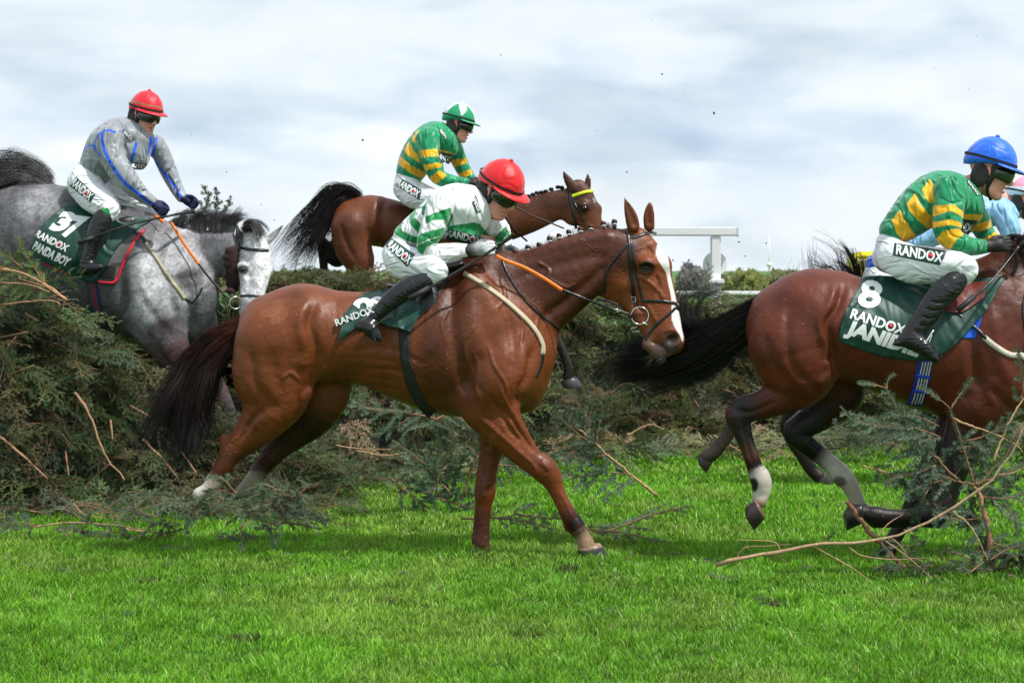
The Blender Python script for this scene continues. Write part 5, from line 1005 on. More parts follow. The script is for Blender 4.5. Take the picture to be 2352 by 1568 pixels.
# ================================================================== JOCKEYS
WHT = np.array((.80, .81, .84)); GRN = np.array(srgb('0b8a4a')); YEL = np.array(srgb('e8a80c')); BLK = np.array((.012, .012, .014)); SKN = np.array(srgb('eaa594'))
class Head:
    def __init__(s, c, yaw, pitch, roll, sc):
        s.M = np.array(Matrix.Rotation(R(yaw), 3, 'Z') @ Matrix.Rotation(R(pitch), 3, 'Y') @ Matrix.Rotation(R(roll), 3, 'X')); s.sc = sc
        s.c = np.array(c) - s.M @ (np.array((-.012, 0, .055)) * sc)          # c is the middle of the helmet
    def __call__(s, x, y, z): return s.M @ (np.array((x, y, z)) * s.sc) + s.c
def add_head(S, h, mouth=.5, skin=SKN, teeth=None):
    q = h.sc; B = lambda c, r, col=skin, k=.012, sub=False: S.wball(h(*c), np.array(r) * q, h.M, k=k * q, col=col, sub=sub)
    lip = skin * np.array((.80, .50, .50))
    B((-.012, 0, .045), (.094, .076, .086)); B((.022, 0, -.035), (.062, .056, .078), k=.03); B((.060, 0, -.098), (.023, .024, .018), k=.02)
    B((.078, 0, .024), (.020, .050, .014), k=.02)
    for sg in (-1, 1):
        S.wchain([(h(-.010, .056 * sg, -.025), .020 * q), (h(.010, .050 * sg, -.070), .018 * q), (h(.055, .020 * sg, -.098), .016 * q)], k=.02 * q, col=skin)
        B((.060, .036 * sg, -.016), (.022, .020, .018), k=.02); B((.092, .011 * sg, -.032), (.010, .008, .007), k=.006)
        B((-.010, .078 * sg, -.006), (.017, .008, .030), skin * np.array((1, .78, .72)), k=.006); B((-.006, .086 * sg, -.004), (.009, .006, .018), k=.005, sub=True)
        B((.074, .031 * sg, .006), (.014, .015, .010), (.6, .55, .52), k=.006)
    S.wchain([(h(.082, 0, .018), .008 * q), (h(.094, 0, -.004), .0095 * q), (h(.106, 0, -.024), .0115 * q)], k=.012 * q, col=skin * np.array((1.02, .92, .9)))
    B((.099, 0, -.031), (.009, .008, .006), k=.006)
    S.wball(h(.083, 0, -.052), np.array((.012, .023, .0065)) * q, h.M, k=.006 * q, col=lip); S.wball(h(.079, 0, -.070 - .006 * mouth), np.array((.012, .021, .0075)) * q, h.M, k=.006 * q, col=lip)
    if mouth > 0: S.wball(h(.090, 0, -.061 - .003 * mouth), np.array((.018, .017, .0035 + .004 * mouth)) * q, h.M, k=.004 * q, sub=True)
def helmet(parent, h, colfn, peakcol, band=None, strap=True, name='riding_cap'):
    q = h.sc; nu, nv = 72, 30; V = []; C = []
    for i in range(nv):
        th = R(4 + 84 * (i / (nv - 1))) if i < nv - 1 else R(93)
        for j in range(nu):
            ph = 2 * math.pi * j / nu; c, s_ = math.cos(ph), math.sin(ph); rad = 1 if i < nv - 1 else .95
            ridge = 1 + .008 * max(0, 1 - abs(((math.degrees(ph) + 30) % 60) - 30) / 5)
            drop = .030 * (max(0, -c)) * smooth_s(th / R(95))       # lower at the nape
            V.append(h(-.012 + .122 * math.sin(th) * c * rad * ridge, .104 * math.sin(th) * s_ * rad * ridge, .045 + .122 * math.cos(th) * ridge - drop)); C.append(colfn(math.degrees(ph), math.degrees(th)))
    top = len(V); V.append(h(-.012, 0, .045 + .124)); C.append(colfn(0, 0)); V.append(h(-.012, 0, .03)); C.append((.01, .01, .01))
    F = [[i * nu + j, (i + 1) * nu + j, (i + 1) * nu + (j + 1) % nu, i * nu + (j + 1) % nu] for i in range(nv - 1) for j in range(nu)] + [[top, j, (j + 1) % nu] for j in range(nu)] + [[top + 1, (nv - 1) * nu + (j + 1) % nu, (nv - 1) * nu + j] for j in range(nu)]
    J = Joined(); J.add(V, F, np.array(C)); v, f = sphere_vf(h(-.012, 0, .168), .012 * q, 8); J.add(v, f, C[0]); hel = J.obj(name, parent, M['helmet_silk'])
    # peak
    J = Joined(); V = []; n = 26
    for k, e in enumerate((0, .5, 1)):
        for j in range(n + 1):
            ph = R(-72 + 144 * j / n); b = math.cos(ph * 1.2) ** .6 if abs(ph * 1.2) < 1.57 else 0; ext = .058 * b * e
            V.append((-.012 + (.117 + ext) * math.cos(ph), (.100 + ext * .8) * math.sin(ph), .044 - .010 * e * b + (.006 if e == .5 else 0)))
    T = [h(*v) for v in V]; Bt = [h(v[0], v[1], v[2] - .005) for v in V]; m = 3 * (n + 1); row = n + 1
    F = [[k * row + j, k * row + j + 1, (k + 1) * row + j + 1, (k + 1) * row + j] for k in range(2) for j in range(n)]
    F += [[a + m for a in f[::-1]] for f in F]; F += [[2 * row + j, 2 * row + j + 1, 2 * row + j + 1 + m, 2 * row + j + m] for j in range(n)]
    C = np.array([peakcol] * m + [(.012, .012, .014)] * m, float); J.add(T + Bt, F, C); o = J.obj('peak', hel, M['helmet_silk']); fix_normals(o)
    if band is not None:
        def bandmesh(nm, z0, z1, R_, mat, tilt=0, ph0=-180, ph1=180, yy=.104):
            V = []; m = 60
            for k, z in enumerate((z0, z1)):
                for j in range(m + 1):
                    ph = R(ph0 + (ph1 - ph0) * j / m); zz = z + tilt * math.cos(ph); sc = 1 + .02
                    V.append(h(-.012 + R_ * math.cos(ph) * sc, yy * math.sin(ph) * sc, zz))
            F = [[j, j + 1, m + 2 + j, m + 1 + j] for j in range(m)]; oo = link(nm, mesh_np(nm, V, F4=np.array(F)), hel, mat); return oo
        bandmesh('goggle_strap', .052, .064, .1225, band, tilt=-.002)
    return hel
def smooth_s(t): t = max(0, min(1, t)); return t * t
def goggles(parent, h, hel):
    def patch(nm, z0, z1, ph, R1, R2, mat, th=.004, dz=0, par=parent, notch=0):
        V = []; m, r = 30, 7
        for k in range(r):
            for j in range(m + 1):
                a = R(-ph + 2 * ph * j / m); t = k / (r - 1); z = z0 + (z1 - z0) * t
                edge = abs(j / m - .5) * 2; z = (z0 + z1) / 2 + (z - (z0 + z1) / 2) * (1 - .45 * edge ** 3); nz = notch * max(0, 1 - abs(j / m - .5) * 9) * (1 - t)
                bul = .006 * math.sin(math.pi * t)
                V.append((-.012 + (R1 + bul) * math.cos(a), (R2 + bul) * math.sin(a), z + nz + dz * edge))
        T = [h(*v) for v in V]; Bk = [h(-.012 + (v[0] + .012) * .94, v[1] * .94, v[2]) for v in V]; n = len(V)
        F = [[k * (m + 1) + j, k * (m + 1) + j + 1, (k + 1) * (m + 1) + j + 1, (k + 1) * (m + 1) + j] for k in range(r - 1) for j in range(m)]; F += [[a + n for a in f[::-1]] for f in F]
        bd = list(range(m + 1)) + [k * (m + 1) + m for k in range(1, r)] + [(r - 1) * (m + 1) + j for j in range(m - 1, -1, -1)] + [k * (m + 1) for k in range(r - 2, 0, -1)]
        F += [[a, b, b + n, a + n] for a, b in zip(bd, bd[1:] + bd[:1])]
        o = link(nm, mesh_np(nm, T + Bk, F4=np.array(F)), par, mat); fix_normals(o); return o
    g = patch('goggles', -.030, .040, 74, .119, .087, M['glass'], notch=.016)
    patch('goggle_frame', .030, .052, 78, .118, .092, M['rubber'], par=g)
    J = Joined()
    S = Sculpt(Plane(0, 0, 1, 11), .0045, BLK)
    for sg in (-1, 1):
        S.wball(h(-.030, .080 * sg, -.030), np.array((.030, .013, .052)) * h.sc, h.M, k=.01)
        S.wchain([(h(-.055, .075 * sg, .02), .020 * h.sc), (h(-.062, .070 * sg, -.035), .020 * h.sc), (h(-.045, .070 * sg, -.07), .014 * h.sc)], k=.02)
        S.wchain([(h(.012, .082 * sg, .03), .010 * h.sc), (h(.016, .074 * sg, -.015), .013 * h.sc), (h(.008, .064 * sg, -.060), .012 * h.sc), (h(.018, .048 * sg, -.098), .007 * h.sc), (h(.035, .02 * sg, -.116), .006 * h.sc), (h(.036, 0, -.118), .006 * h.sc)], k=.012)
    S.obj('harness', hel, M['rubber'])
def hand(S, w, d, up, sc=1.0, side=-1, col=BLK, col2=None, grip=1.0):
    """closed hand: w wrist, d forearm direction, up: towards the thumb; the back of the hand turned to side*Y"""
    d = np.array(d, float); d /= np.linalg.norm(d); up = np.array(up, float); up -= d * (up @ d); up /= np.linalg.norm(up); o = np.cross(d, up)
    if o[1] * side < 0: o = -o
    P = lambda a, b, c: np.array(w) + sc * (a * d + b * up + c * o); c2 = col if col2 is None else col2
    S.wchain([(P(-.02, 0, 0), .026 * sc), (P(.02, 0, 0), .028 * sc), (P(.045, 0, 0), .030 * sc)], k=.02, col=col)
    for b in (.022, .007, -.008, -.022): S.wchain([(P(.03, b * .7, 0), .018 * sc), (P(.075, b, .004), .0135 * sc)], k=.012, col=c2)
    for i, (b, ln) in enumerate(((.027, .040), (.009, .045), (-.009, .042), (-.026, .033))):
        g = grip
        S.wchain([(P(.078, b, .006), .0115 * sc), (P(.078 + ln * .62, b * 1.02, -.004), .0105 * sc), (P(.080 + ln * .62, b, -.030 * g), .0095 * sc), (P(.072 + ln * .1, b * .95, -.044 * g), .0088 * sc)], k=.005, col=c2)
    S.wchain([(P(.012, .022, -.008), .015 * sc), (P(.045, .042, -.020), .0125 * sc), (P(.085, .040, -.034), .011 * sc), (P(.105, .028, -.040), .009 * sc)], k=.008, col=col)
def jockey(label, pl, hd, torso, arms, hips, legs, boots, headspec, silkfn, capfn, peak, group='jockeys riding in the race', mouth=.5, glove=(BLK, None), boot_top=None, cuffcol=None, jfn=None, strokes=(), gripdirs=None, bandmat=None, neckpt=None, res=.0055, bootres=.006, hips_extra=(), skin=SKN, breech='breeches', bootrows=None):
    root = thing('person', pl.w(*hips[0][:2]), label, 'jockey', group); h = Head(*headspec)
    B = Sculpt(pl, .0048, skin); add_head(B, h, mouth, skin)
    nk = h(-.030, 0, -.055); tp = torso[-1] if neckpt is None else neckpt; tw = np.array(pl.w(tp[0], tp[1], tp[4] if len(tp) > 4 and tp[4] is not None else 0))
    B.wchain([(h(-.015, 0, -.03), .05 * h.sc), (nk, .050 * h.sc), ((nk + tw) / 2, .052 * h.sc), (tw, .06)], k=.02)
    sh = lambda rows, f: [(r[0], r[1], r[2] * f, *r[3:5]) for r in rows]
    B.chain(sh(torso, .72), k=.03); B.chain(sh(hips, .72), k=.03)
    for a in arms: B.chain(sh(a, .6), k=.02)
    for l in legs: B.chain(sh(l, .62), k=.02)
    for b in boots: B.chain(sh(b, .62), k=.02)
    body = B.obj('body', root, M['skin'])
    J = Sculpt(pl, res, WHT); J.chain(torso, k=.03, key=0)
    for i, a in enumerate(arms): J.chain(a, k=.022, key=i + 1)
    if jfn: jfn(J)
    for st_ in strokes: J.stroke(*st_)
    jk = J.obj('silks', root, M['silk'], silkfn, sharp=.004)
    P = Sculpt(pl, res, WHT); P.chain(hips, k=.04)
    for i, l in enumerate(legs): P.chain(l, k=.03, key=i + 1)
    for c in hips_extra: P.ball(*c[0], **c[1])
    br = P.obj('breeches', root, M[breech])
    bo = []
    for i, b in enumerate(boots):
        Bt = Sculpt(pl, bootres, BLK)
        if i == 0 and bootrows: Bt = bootrows(Bt)
        else: Bt.chain(b, k=.02)
        bo.append(Bt.obj('boot', root, M['boot']))
        if boot_top is not None and i == 0:
            Ts = Sculpt(pl, bootres, boot_top[1]); r0, r1 = b[0], b[1]; t0, t1 = boot_top[0]
            Ts.chain([tuple(r0[k] + (r1[k] - r0[k]) * t for k in range(2)) + ((r0[2] + (r1[2] - r0[2]) * t) * 1.06,) + tuple(r0[3:5]) for t in (t0, (t0 + t1) / 2, t1)], k=.01); Ts.obj('knee_sleeve', bo[-1], M['silk'])
    # gloves
    for i, a in enumerate(arms):
        G = Sculpt(pl, .0038, glove[0]); e, w = a[-2], a[-1]; we = np.array(pl.w(e[0], e[1], e[4])); ww = np.array(pl.w(w[0], w[1], w[4])); d = ww - we; d /= np.linalg.norm(d)
        gd, gu = (gripdirs[i] if gripdirs else (d, (-d[2], 0, d[0])))
        G.wchain([(ww - d * .035, .036), (ww, .033), (ww + d * .01, .031)], k=.01, col=glove[0] if cuffcol is None else cuffcol)
        hand(G, ww + np.array(gd) * .018, gd, gu, 1.05, -1 if i == 0 else 1, glove[0], glove[1]); G.obj('glove', root, M['rubber'] if glove[1] is None and glove[0] is BLK else M['glove'])
    hel = helmet(root, h, capfn, peak, bandmat or M['webbing']); goggles(root, h, hel)
    return root, h, dict(silks=J, breeches=P, jk=jk, br=br, bvj=J.bvh(), bvb=P.bvh(), hel=hel, boots=bo, skin=B)
M['glove'] = mat_vc('glove_fabric', .7, .15, 90)
def patch_quad(name, parent, pl, quad, bvh, mat=None, off=.002, nu=26, nv=12):
    """flat cloth badge sewn on a garment; quad: corners in crop units, top-left first, clockwise"""
    a, b, c, d = quad; o, bb = drape(name, parent, pl, [a, ((a[0] + b[0]) / 2, (a[1] + b[1]) / 2), b], [d, ((d[0] + c[0]) / 2, (d[1] + c[1]) / 2), c], mat or M['patch'], bvh, off=off, nu=nu, nv=nv, fold=0, th=.0015); return o, bb
def randox(parent, pl, x, y, h, ang, bvh, w=None, sk=0, off=.0032, bold=.03, word='RANDOX', **kw):
    """the sponsor's word in white with the red spot inside its O; w = width in crop units"""
    w = w or h * 3.6; o = lettering('lettering', parent, pl, word, x, y, h, ang, M['white_letter'], bvh, bold=bold, w=w, sk=sk, off=off)
    if 'O' in word:
        W_ = lambda q: (lambda V: (min(v[0] for v in V), max(v[0] for v in V)))(text_mesh(q, bold)[0]); a_ = W_(word); full = a_[1] - a_[0]
        b1 = W_(word[:word.index('O') + 1]); b0 = W_('O'); oc = (b1[1] - b1[0]) - (b0[1] - b0[0]) / 2; u = (oc / full - .5) * w; a = R(ang)
        disc_on('red_spot', o, pl, x + u * math.cos(a), y + u * math.sin(a), h * .22, M['red_dot'], bvh, off=off + .0025)
    return o
def whip(pl, pts, label, rad=.008, loc=None):
    Q = [pl.w(x, y, d) for x, y, d in pts]; root = thing('whip', Q[0], label, 'whip', 'whips held by jockeys')
    n = len(Q); h_ = [(*Q[0], rad * 1.25), (*(np.array(Q[0]) * .75 + np.array(Q[1]) * .25), rad * 1.15), (*Q[1], rad * .9)]
    rod('handle', root, h_, rad, M['webbing']); rod('knob', root, [(*Q[0], rad * 1.7), (*(np.array(Q[0]) * .96 + np.array(Q[1]) * .04), rad * 1.7)], rad, M['leather'])
    rod('shaft', root, [(*Q[1], rad * .75), *[(*q, rad * .62) for q in Q[2:-1]], (*(np.array(Q[-2]) * .0 + np.array(Q[-1]) * 1.0), rad * .62)], rad, M['leather'])
    a = np.array(Q[-2]) * .55 + np.array(Q[-1]) * .45; rod('flap', root, [(*a, rad * 1.35), (*Q[-1], rad * 1.35)], rad, M['rubber']); return root
def bands(polys):
    def fn(X, Y, V, Nn, C, bk):
        for keys, poly, col in polys:
            m = inside(X, Y, poly) & np.isin(bk, keys); C[m] = col
        return C
    return fn

# ---- jockey on the chestnut: white and green hoops, red cap
def jockey_main():
    pl = Plane(1500, 600, 2.614, 10.98); b2 = Plane(1300, 1050, 3.92, 10.98)
    cv = lambda x, y, r: ((b2.D(x, y)[0] - 1500 * .57422) / pl.k, (b2.D(x, y)[1] - 600 * .57422) / pl.k, r * b2.k / pl.k)
    G = GRN
    torso = [(330, 905, 140, 1.6), (450, 830, 172, 1.5), (600, 740, 208, 1.4), (740, 650, 240, 1.25), (860, 600, 255, 1.15), (980, 640, 225, 1.2), (1060, 700, 160, 1.2)]
    arms = [[(700, 560, 150, .9, -.17), (665, 700, 134, .9, -.20), (610, 850, 122, .9, -.23), (556, 990, 102, .9, -.24), (600, 1070, 92, .9, -.23), (720, 1072, 92, .9, -.21), (860, 1060, 84, .9, -.19), (1000, 1050, 62, .9, -.17)],
            [(1160, 760, 130, .9, .14), (1280, 800, 115, .9, .18), (1330, 880, 95, .9, .2), (1350, 960, 84, .9, .2), (1330, 1020, 70, .9, .17), (1300, 1060, 58, .9, .12)]]
    hips = [(270, 1000, 130, 1.5), (215, 1090, 140, 1.35), (250, 1120, 140, 1.3)]
    legs = [[(235, 1090, 150, .75, -.10), (300, 1165, 178, .65, -.15), (440, 1205, 172, .6, -.20), (580, 1235, 148, .65, -.25), (668, 1270, 116, .75, -.28), (640, 1310, 100, .75, -.28)],
            [(235, 1090, 140, .75, .10), (440, 1200, 140, .65, .20), (640, 1250, 110, .7, .28)]]
    boots = [[(*cv(1620, 280, 128), .75, -.29), (*cv(1430, 350, 150), .7, -.30), (*cv(1250, 460, 158), .68, -.31), (*cv(1070, 600, 140), .68, -.31), (*cv(930, 730, 112), .72, -.31), (*cv(850, 820, 100), .8, -.31)],
             [(*cv(1620, 280, 128), .75, .29), (*cv(1430, 350, 150), .7, .30), (*cv(1070, 600, 140), .7, .30), (*cv(850, 820, 100), .8, .30), (*cv(900, 1100, 80), .8, .31)]]
    def brow(Bt):
        Bt.chain(boots[0], k=.02)
        Bt.chain([(640, 960, 88, .9, -.31), (720, 960, 112, .85, -.32), (800, 1030, 118, .85, -.33), (870, 1110, 88, .85, -.335), (925, 1165, 44, .9, -.34)], k=.03, pl=b2)
        Bt.chain([(575, 985, 42, 1.2, -.31), (620, 1010, 40, 1.2, -.31)], k=.02, pl=b2)
        Bt.stroke([(1380, 180), (1440, 400), (1500, 430)], 9, .004, pl=b2); Bt.stroke([(1140, 370), (1200, 500), (1260, 580)], 8, -.003, pl=b2)
        for i in range(4): Bt.stroke([(830 - i * 22, 720 + i * 30), (880 - i * 15, 800 + i * 20), (950 - i * 12, 850 + i * 18)], 11, -.005, pl=b2)
        return Bt
    h = (pl.w(1325, 335, -.02), -36, 30, 0, 1.16)
    polys = [([0], [(345, 630), (235, 740), (196, 868), (330, 950), (480, 985), (500, 925), (390, 895), (290, 845), (283, 770), (395, 600)], G),
             ([0], [(520, 510), (400, 620), (366, 690), (368, 765), (480, 890), (600, 960), (600, 860), (470, 760), (425, 705), (440, 630), (545, 520)], G),
             ([0], [(660, 410), (560, 510), (498, 610), (495, 670), (560, 740), (640, 800), (640, 700), (560, 650), (555, 600), (600, 510), (690, 430)], G),
             ([0, 2], [(790, 800), (1040, 762), (1100, 780), (1200, 900), (1150, 950), (1030, 890), (900, 860), (740, 870)], G),
             ([0, 2], [(700, 950), (820, 930), (1000, 990), (1100, 1030), (1000, 1080), (750, 1040)], G),
             ([1, 0], [(545, 710), (620, 680), (800, 615), (820, 700), (772, 850), (745, 740), (620, 750), (550, 790)], G),
             ([1], [(440, 960), (490, 890), (740, 815), (735, 905), (600, 935), (480, 990), (430, 1000)], G),
             ([1], [(620, 940), (740, 900), (800, 975), (640, 985), (560, 1020), (515, 1120), (440, 1080), (470, 1000)], G),
             ([2], [(1220, 930), (1370, 790), (1420, 900), (1370, 900), (1290, 990), (1210, 990)], G), ([2], [(1340, 1010), (1460, 960), (1460, 1020), (1360, 1070)], G)]
    sil = bands(polys)
    strokes = [([(560, 540), (620, 640), (560, 760), (520, 900)], 16, -.012), ([(820, 480), (790, 620), (810, 760), (750, 900)], 15, -.010), ([(930, 470), (870, 560), (840, 700)], 12, .006), ([(1000, 500), (960, 620), (900, 740)], 12, -.005),
               ([(660, 620), (720, 700), (740, 820)], 12, -.006), ([(620, 1000), (740, 1040), (880, 1030)], 10, -.007), ([(640, 1110), (760, 1100), (900, 1100)], 9, .005), ([(560, 900), (620, 960), (700, 980)], 10, -.007), ([(600, 780), (680, 830), (720, 800)], 9, -.005),
               ([(380, 800), (460, 860), (560, 930)], 10, -.005), ([(1050, 800), (1020, 880), (1000, 960)], 8, -.005)]
    d0 = np.array((.9, -.05, .12))
    def jf(J):
        J.ball(900, 860, 210, 110, ry=230, rot=-14, k=.04)
        J.wchain([(np.array(pl.w(1010, 520, -.02)), .075, 1.1), (np.array(pl.w(1080, 600, -.02)), .072, 1.1)], k=.03)
    root, H, P = jockey('person in white silks with green hoops and red cap on the chestnut horse', pl, pl, torso, arms, hips, legs, boots, h, sil, lambda p, t: np.array(srgb('d8141e')), srgb('d8141e'),
                        jfn=jf, strokes=strokes, gripdirs=[((.97, -.02, .10), (-.1, .1, 1)), ((.9, -.3, -.3), (.1, 0, 1))], mouth=.9, bootrows=brow, neckpt=(1000, 560, 60, 1, 0), glove=(np.array((.014, .014, .015)), np.array((.62, .63, .65))), res=.0045)
    P['breeches']
    q, bb = patch_quad('badge', P['br'], pl, [(180, 918), (440, 1094), (362, 1222), (116, 990)], P['bvb'], off=.004)
    randox(q, pl, 280, 1070, 88, 39, bb, w=300)
    q, bb = patch_quad('badge', P['jk'], pl, [(800, 825), (1150, 925), (1120, 1000), (740, 940)], P['bvj'], off=.003); randox(q, pl, 940, 915, 72, 15, bb, w=370)
    q, bb = patch_quad('badge', P['jk'], pl, [(1060, 470), (1110, 650), (1066, 672), (1020, 560)], P['bvj'], off=.003, nu=10); randox(q, pl, 1064, 570, 34, 70, bb, w=180)

    whip(pl, [(1450, 895, -.27), (1290, 1010, -.27), (1120, 1120, -.28), (760, 1340, -.34), (395, 1545, -.40)], 'long black whip held by the jockey in white and green silks', .011)
    return root
# ---- jockey on the number 8 horse: green and gold hoops, blue cap
JP = dict(G=np.array(srgb('078a5a')), Y=np.array(srgb('f2b410')))
def jockey_eight():
    pl = Plane(3096, 500, 1.568, 10.68); hp = Plane(3696, 500, 3.92, 10.68); G, Y = JP['G'], JP['Y']
    torso = [(760, 660, 98, 1.5), (840, 590, 125, 1.45), (930, 510, 150, 1.35), (1040, 450, 165, 1.2), (1140, 470, 155, 1.2), (1210, 520, 110, 1.3)]
    arms = [[(1060, 420, 100, .9, -.17), (1050, 510, 97, .9, -.2), (1030, 610, 92, .9, -.23), (1030, 690, 78, .9, -.24), (1100, 745, 66, .9, -.23), (1190, 765, 56, .9, -.2), (1280, 765, 42, .9, -.17)],
            [(1260, 540, 90, .9, .12), (1330, 590, 75, .9, .17), (1370, 660, 64, .9, .2), (1410, 710, 52, .9, .17), (1450, 735, 40, .9, .12)]]
    hips = [(720, 740, 78, 1.7), (735, 820, 98, 1.45), (780, 850, 95, 1.4)]
    legs = [[(735, 830, 108, .8, -.10), (820, 870, 120, .7, -.15), (930, 880, 115, .65, -.20), (1040, 880, 98, .7, -.25), (1130, 900, 75, .8, -.28), (1120, 950, 56, .8, -.28)],
            [(735, 830, 98, .8, .10), (930, 880, 100, .7, .2), (1200, 880, 80, .7, .26), (1330, 920, 58, .7, .28)]]
    boots = [[(1080, 960, 62, .8, -.29), (1030, 1010, 78, .75, -.30), (960, 1070, 78, .72, -.31), (900, 1150, 74, .72, -.31), (840, 1230, 62, .75, -.31), (790, 1290, 55, .8, -.31)],
             [(1330, 920, 50, .8, .28), (1250, 1050, 60, .8, .3), (1150, 1200, 45, .8, .3)]]
    def brow(B):
        B.chain(boots[0], k=.02); B.chain([(740, 1335, 40, .85, -.32), (790, 1340, 56, .8, -.32), (850, 1370, 50, .8, -.33), (900, 1420, 40, .85, -.335), (935, 1455, 20, .9, -.34)], k=.03)
        B.chain([(700, 1355, 18, 1.3, -.32), (720, 1355, 20, 1.3, -.32)], k=.01)
        for i in range(5): B.stroke([(800 + i * 22, 1290 - i * 50), (850 + i * 20, 1300 - i * 48), (905 + i * 20, 1270 - i * 40)], 8, -.005)
        B.stroke([(940, 930), (1000, 1030), (1100, 1050)], 6, .003); return B
    h = (hp.w(1040, 560, -.01), -14, 16, 0, 1.17)
    P_ = lambda k, pts, c=Y: (k, pts, c)
    polys = [([0, 1, 2], [(-999, -999), (9999, -999), (9999, 9999), (-999, 9999)], G),
             P_([0], [(765, 535), (716, 600), (740, 680), (800, 745), (980, 770), (975, 735), (890, 712), (830, 660), (785, 595)]),
             P_([0], [(858, 430), (806, 495), (812, 540), (860, 600), (950, 660), (1000, 690), (1000, 610), (930, 565), (875, 500)]),
             P_([0], [(950, 345), (896, 410), (905, 460), (940, 505), (965, 480), (965, 400)]),
             P_([0, 2], [(1130, 562), (1310, 566), (1310, 608), (1250, 608), (1120, 590)]), P_([0], [(1110, 640), (1120, 690), (1240, 700), (1240, 720), (1090, 720)]),
             P_([1], [(935, 545), (940, 515), (1060, 510), (1125, 560), (1120, 590), (1030, 548), (930, 585)]),
             P_([1], [(920, 665), (925, 618), (1030, 600), (1105, 622), (1115, 655), (1030, 634), (935, 652)]),
             P_([1], [(945, 735), (985, 672), (1080, 655), (1135, 682), (1070, 722), (1035, 790), (975, 775)]),
             P_([2], [(1270, 630), (1390, 590), (1412, 635), (1330, 665), (1265, 665)]), P_([2], [(1340, 720), (1440, 660), (1460, 700), (1370, 740)])]
    strokes = [([(970, 400), (950, 480), (935, 560)], 8, -.010), ([(1150, 380), (1150, 460), (1130, 560), (1100, 640)], 9, -.010), ([(1020, 340), (1080, 350), (1120, 400)], 9, -.007), ([(990, 470), (1040, 500), (1110, 490)], 7, -.006),
               ([(1000, 640), (1040, 700), (1120, 720)], 7, -.006), ([(1180, 460), (1160, 540)], 7, .005), ([(1230, 540), (1220, 620)], 6, -.005), ([(770, 580), (850, 660), (930, 720)], 7, -.005), ([(940, 690), (1000, 740), (1060, 790)], 7, .004)]
    blue = np.array(srgb('1f66e0'))
    root, H, P = jockey('person in green and gold hooped silks with bright blue cap riding number 8', pl, pl, torso, arms, hips, legs, boots, h, bands(polys), lambda p, t: blue, blue,
                        strokes=strokes, gripdirs=[((.96, -.05, .12), (-.1, .1, 1)), ((.9, -.2, -.1), (0, 0, 1))], mouth=.15, bootrows=brow, neckpt=(1180, 400, 60, 1, 0), bootres=.0055, res=.0042)
    q, bb = patch_quad('badge', P['br'], pl, [(722, 740), (1012, 792), (965, 880), (704, 818)], P['bvb'], off=.004); randox(q, pl, 856, 808, 64, 12, bb, w=265)
    q, bb = patch_quad('badge', P['jk'], pl, [(1122, 592), (1290, 604), (1250, 690), (1110, 655)], P['bvj'], off=.003); randox(q, pl, 1195, 643, 52, 12, bb, w=175)
    q, bb = patch_quad('badge', P['jk'], pl, [(1188, 345), (1262, 440), (1240, 452), (1180, 370)], P['bvj'], off=.003, nu=10); randox(q, pl, 1220, 398, 20, 56, bb, w=110)
    whip(pl, [(1548, 700, -.2), (1480, 760, -.2), (1400, 850, -.24), (1240, 1000, -.36), (1045, 1150, -.42)], 'black whip held by the jockey with the blue cap', .011)
    return root
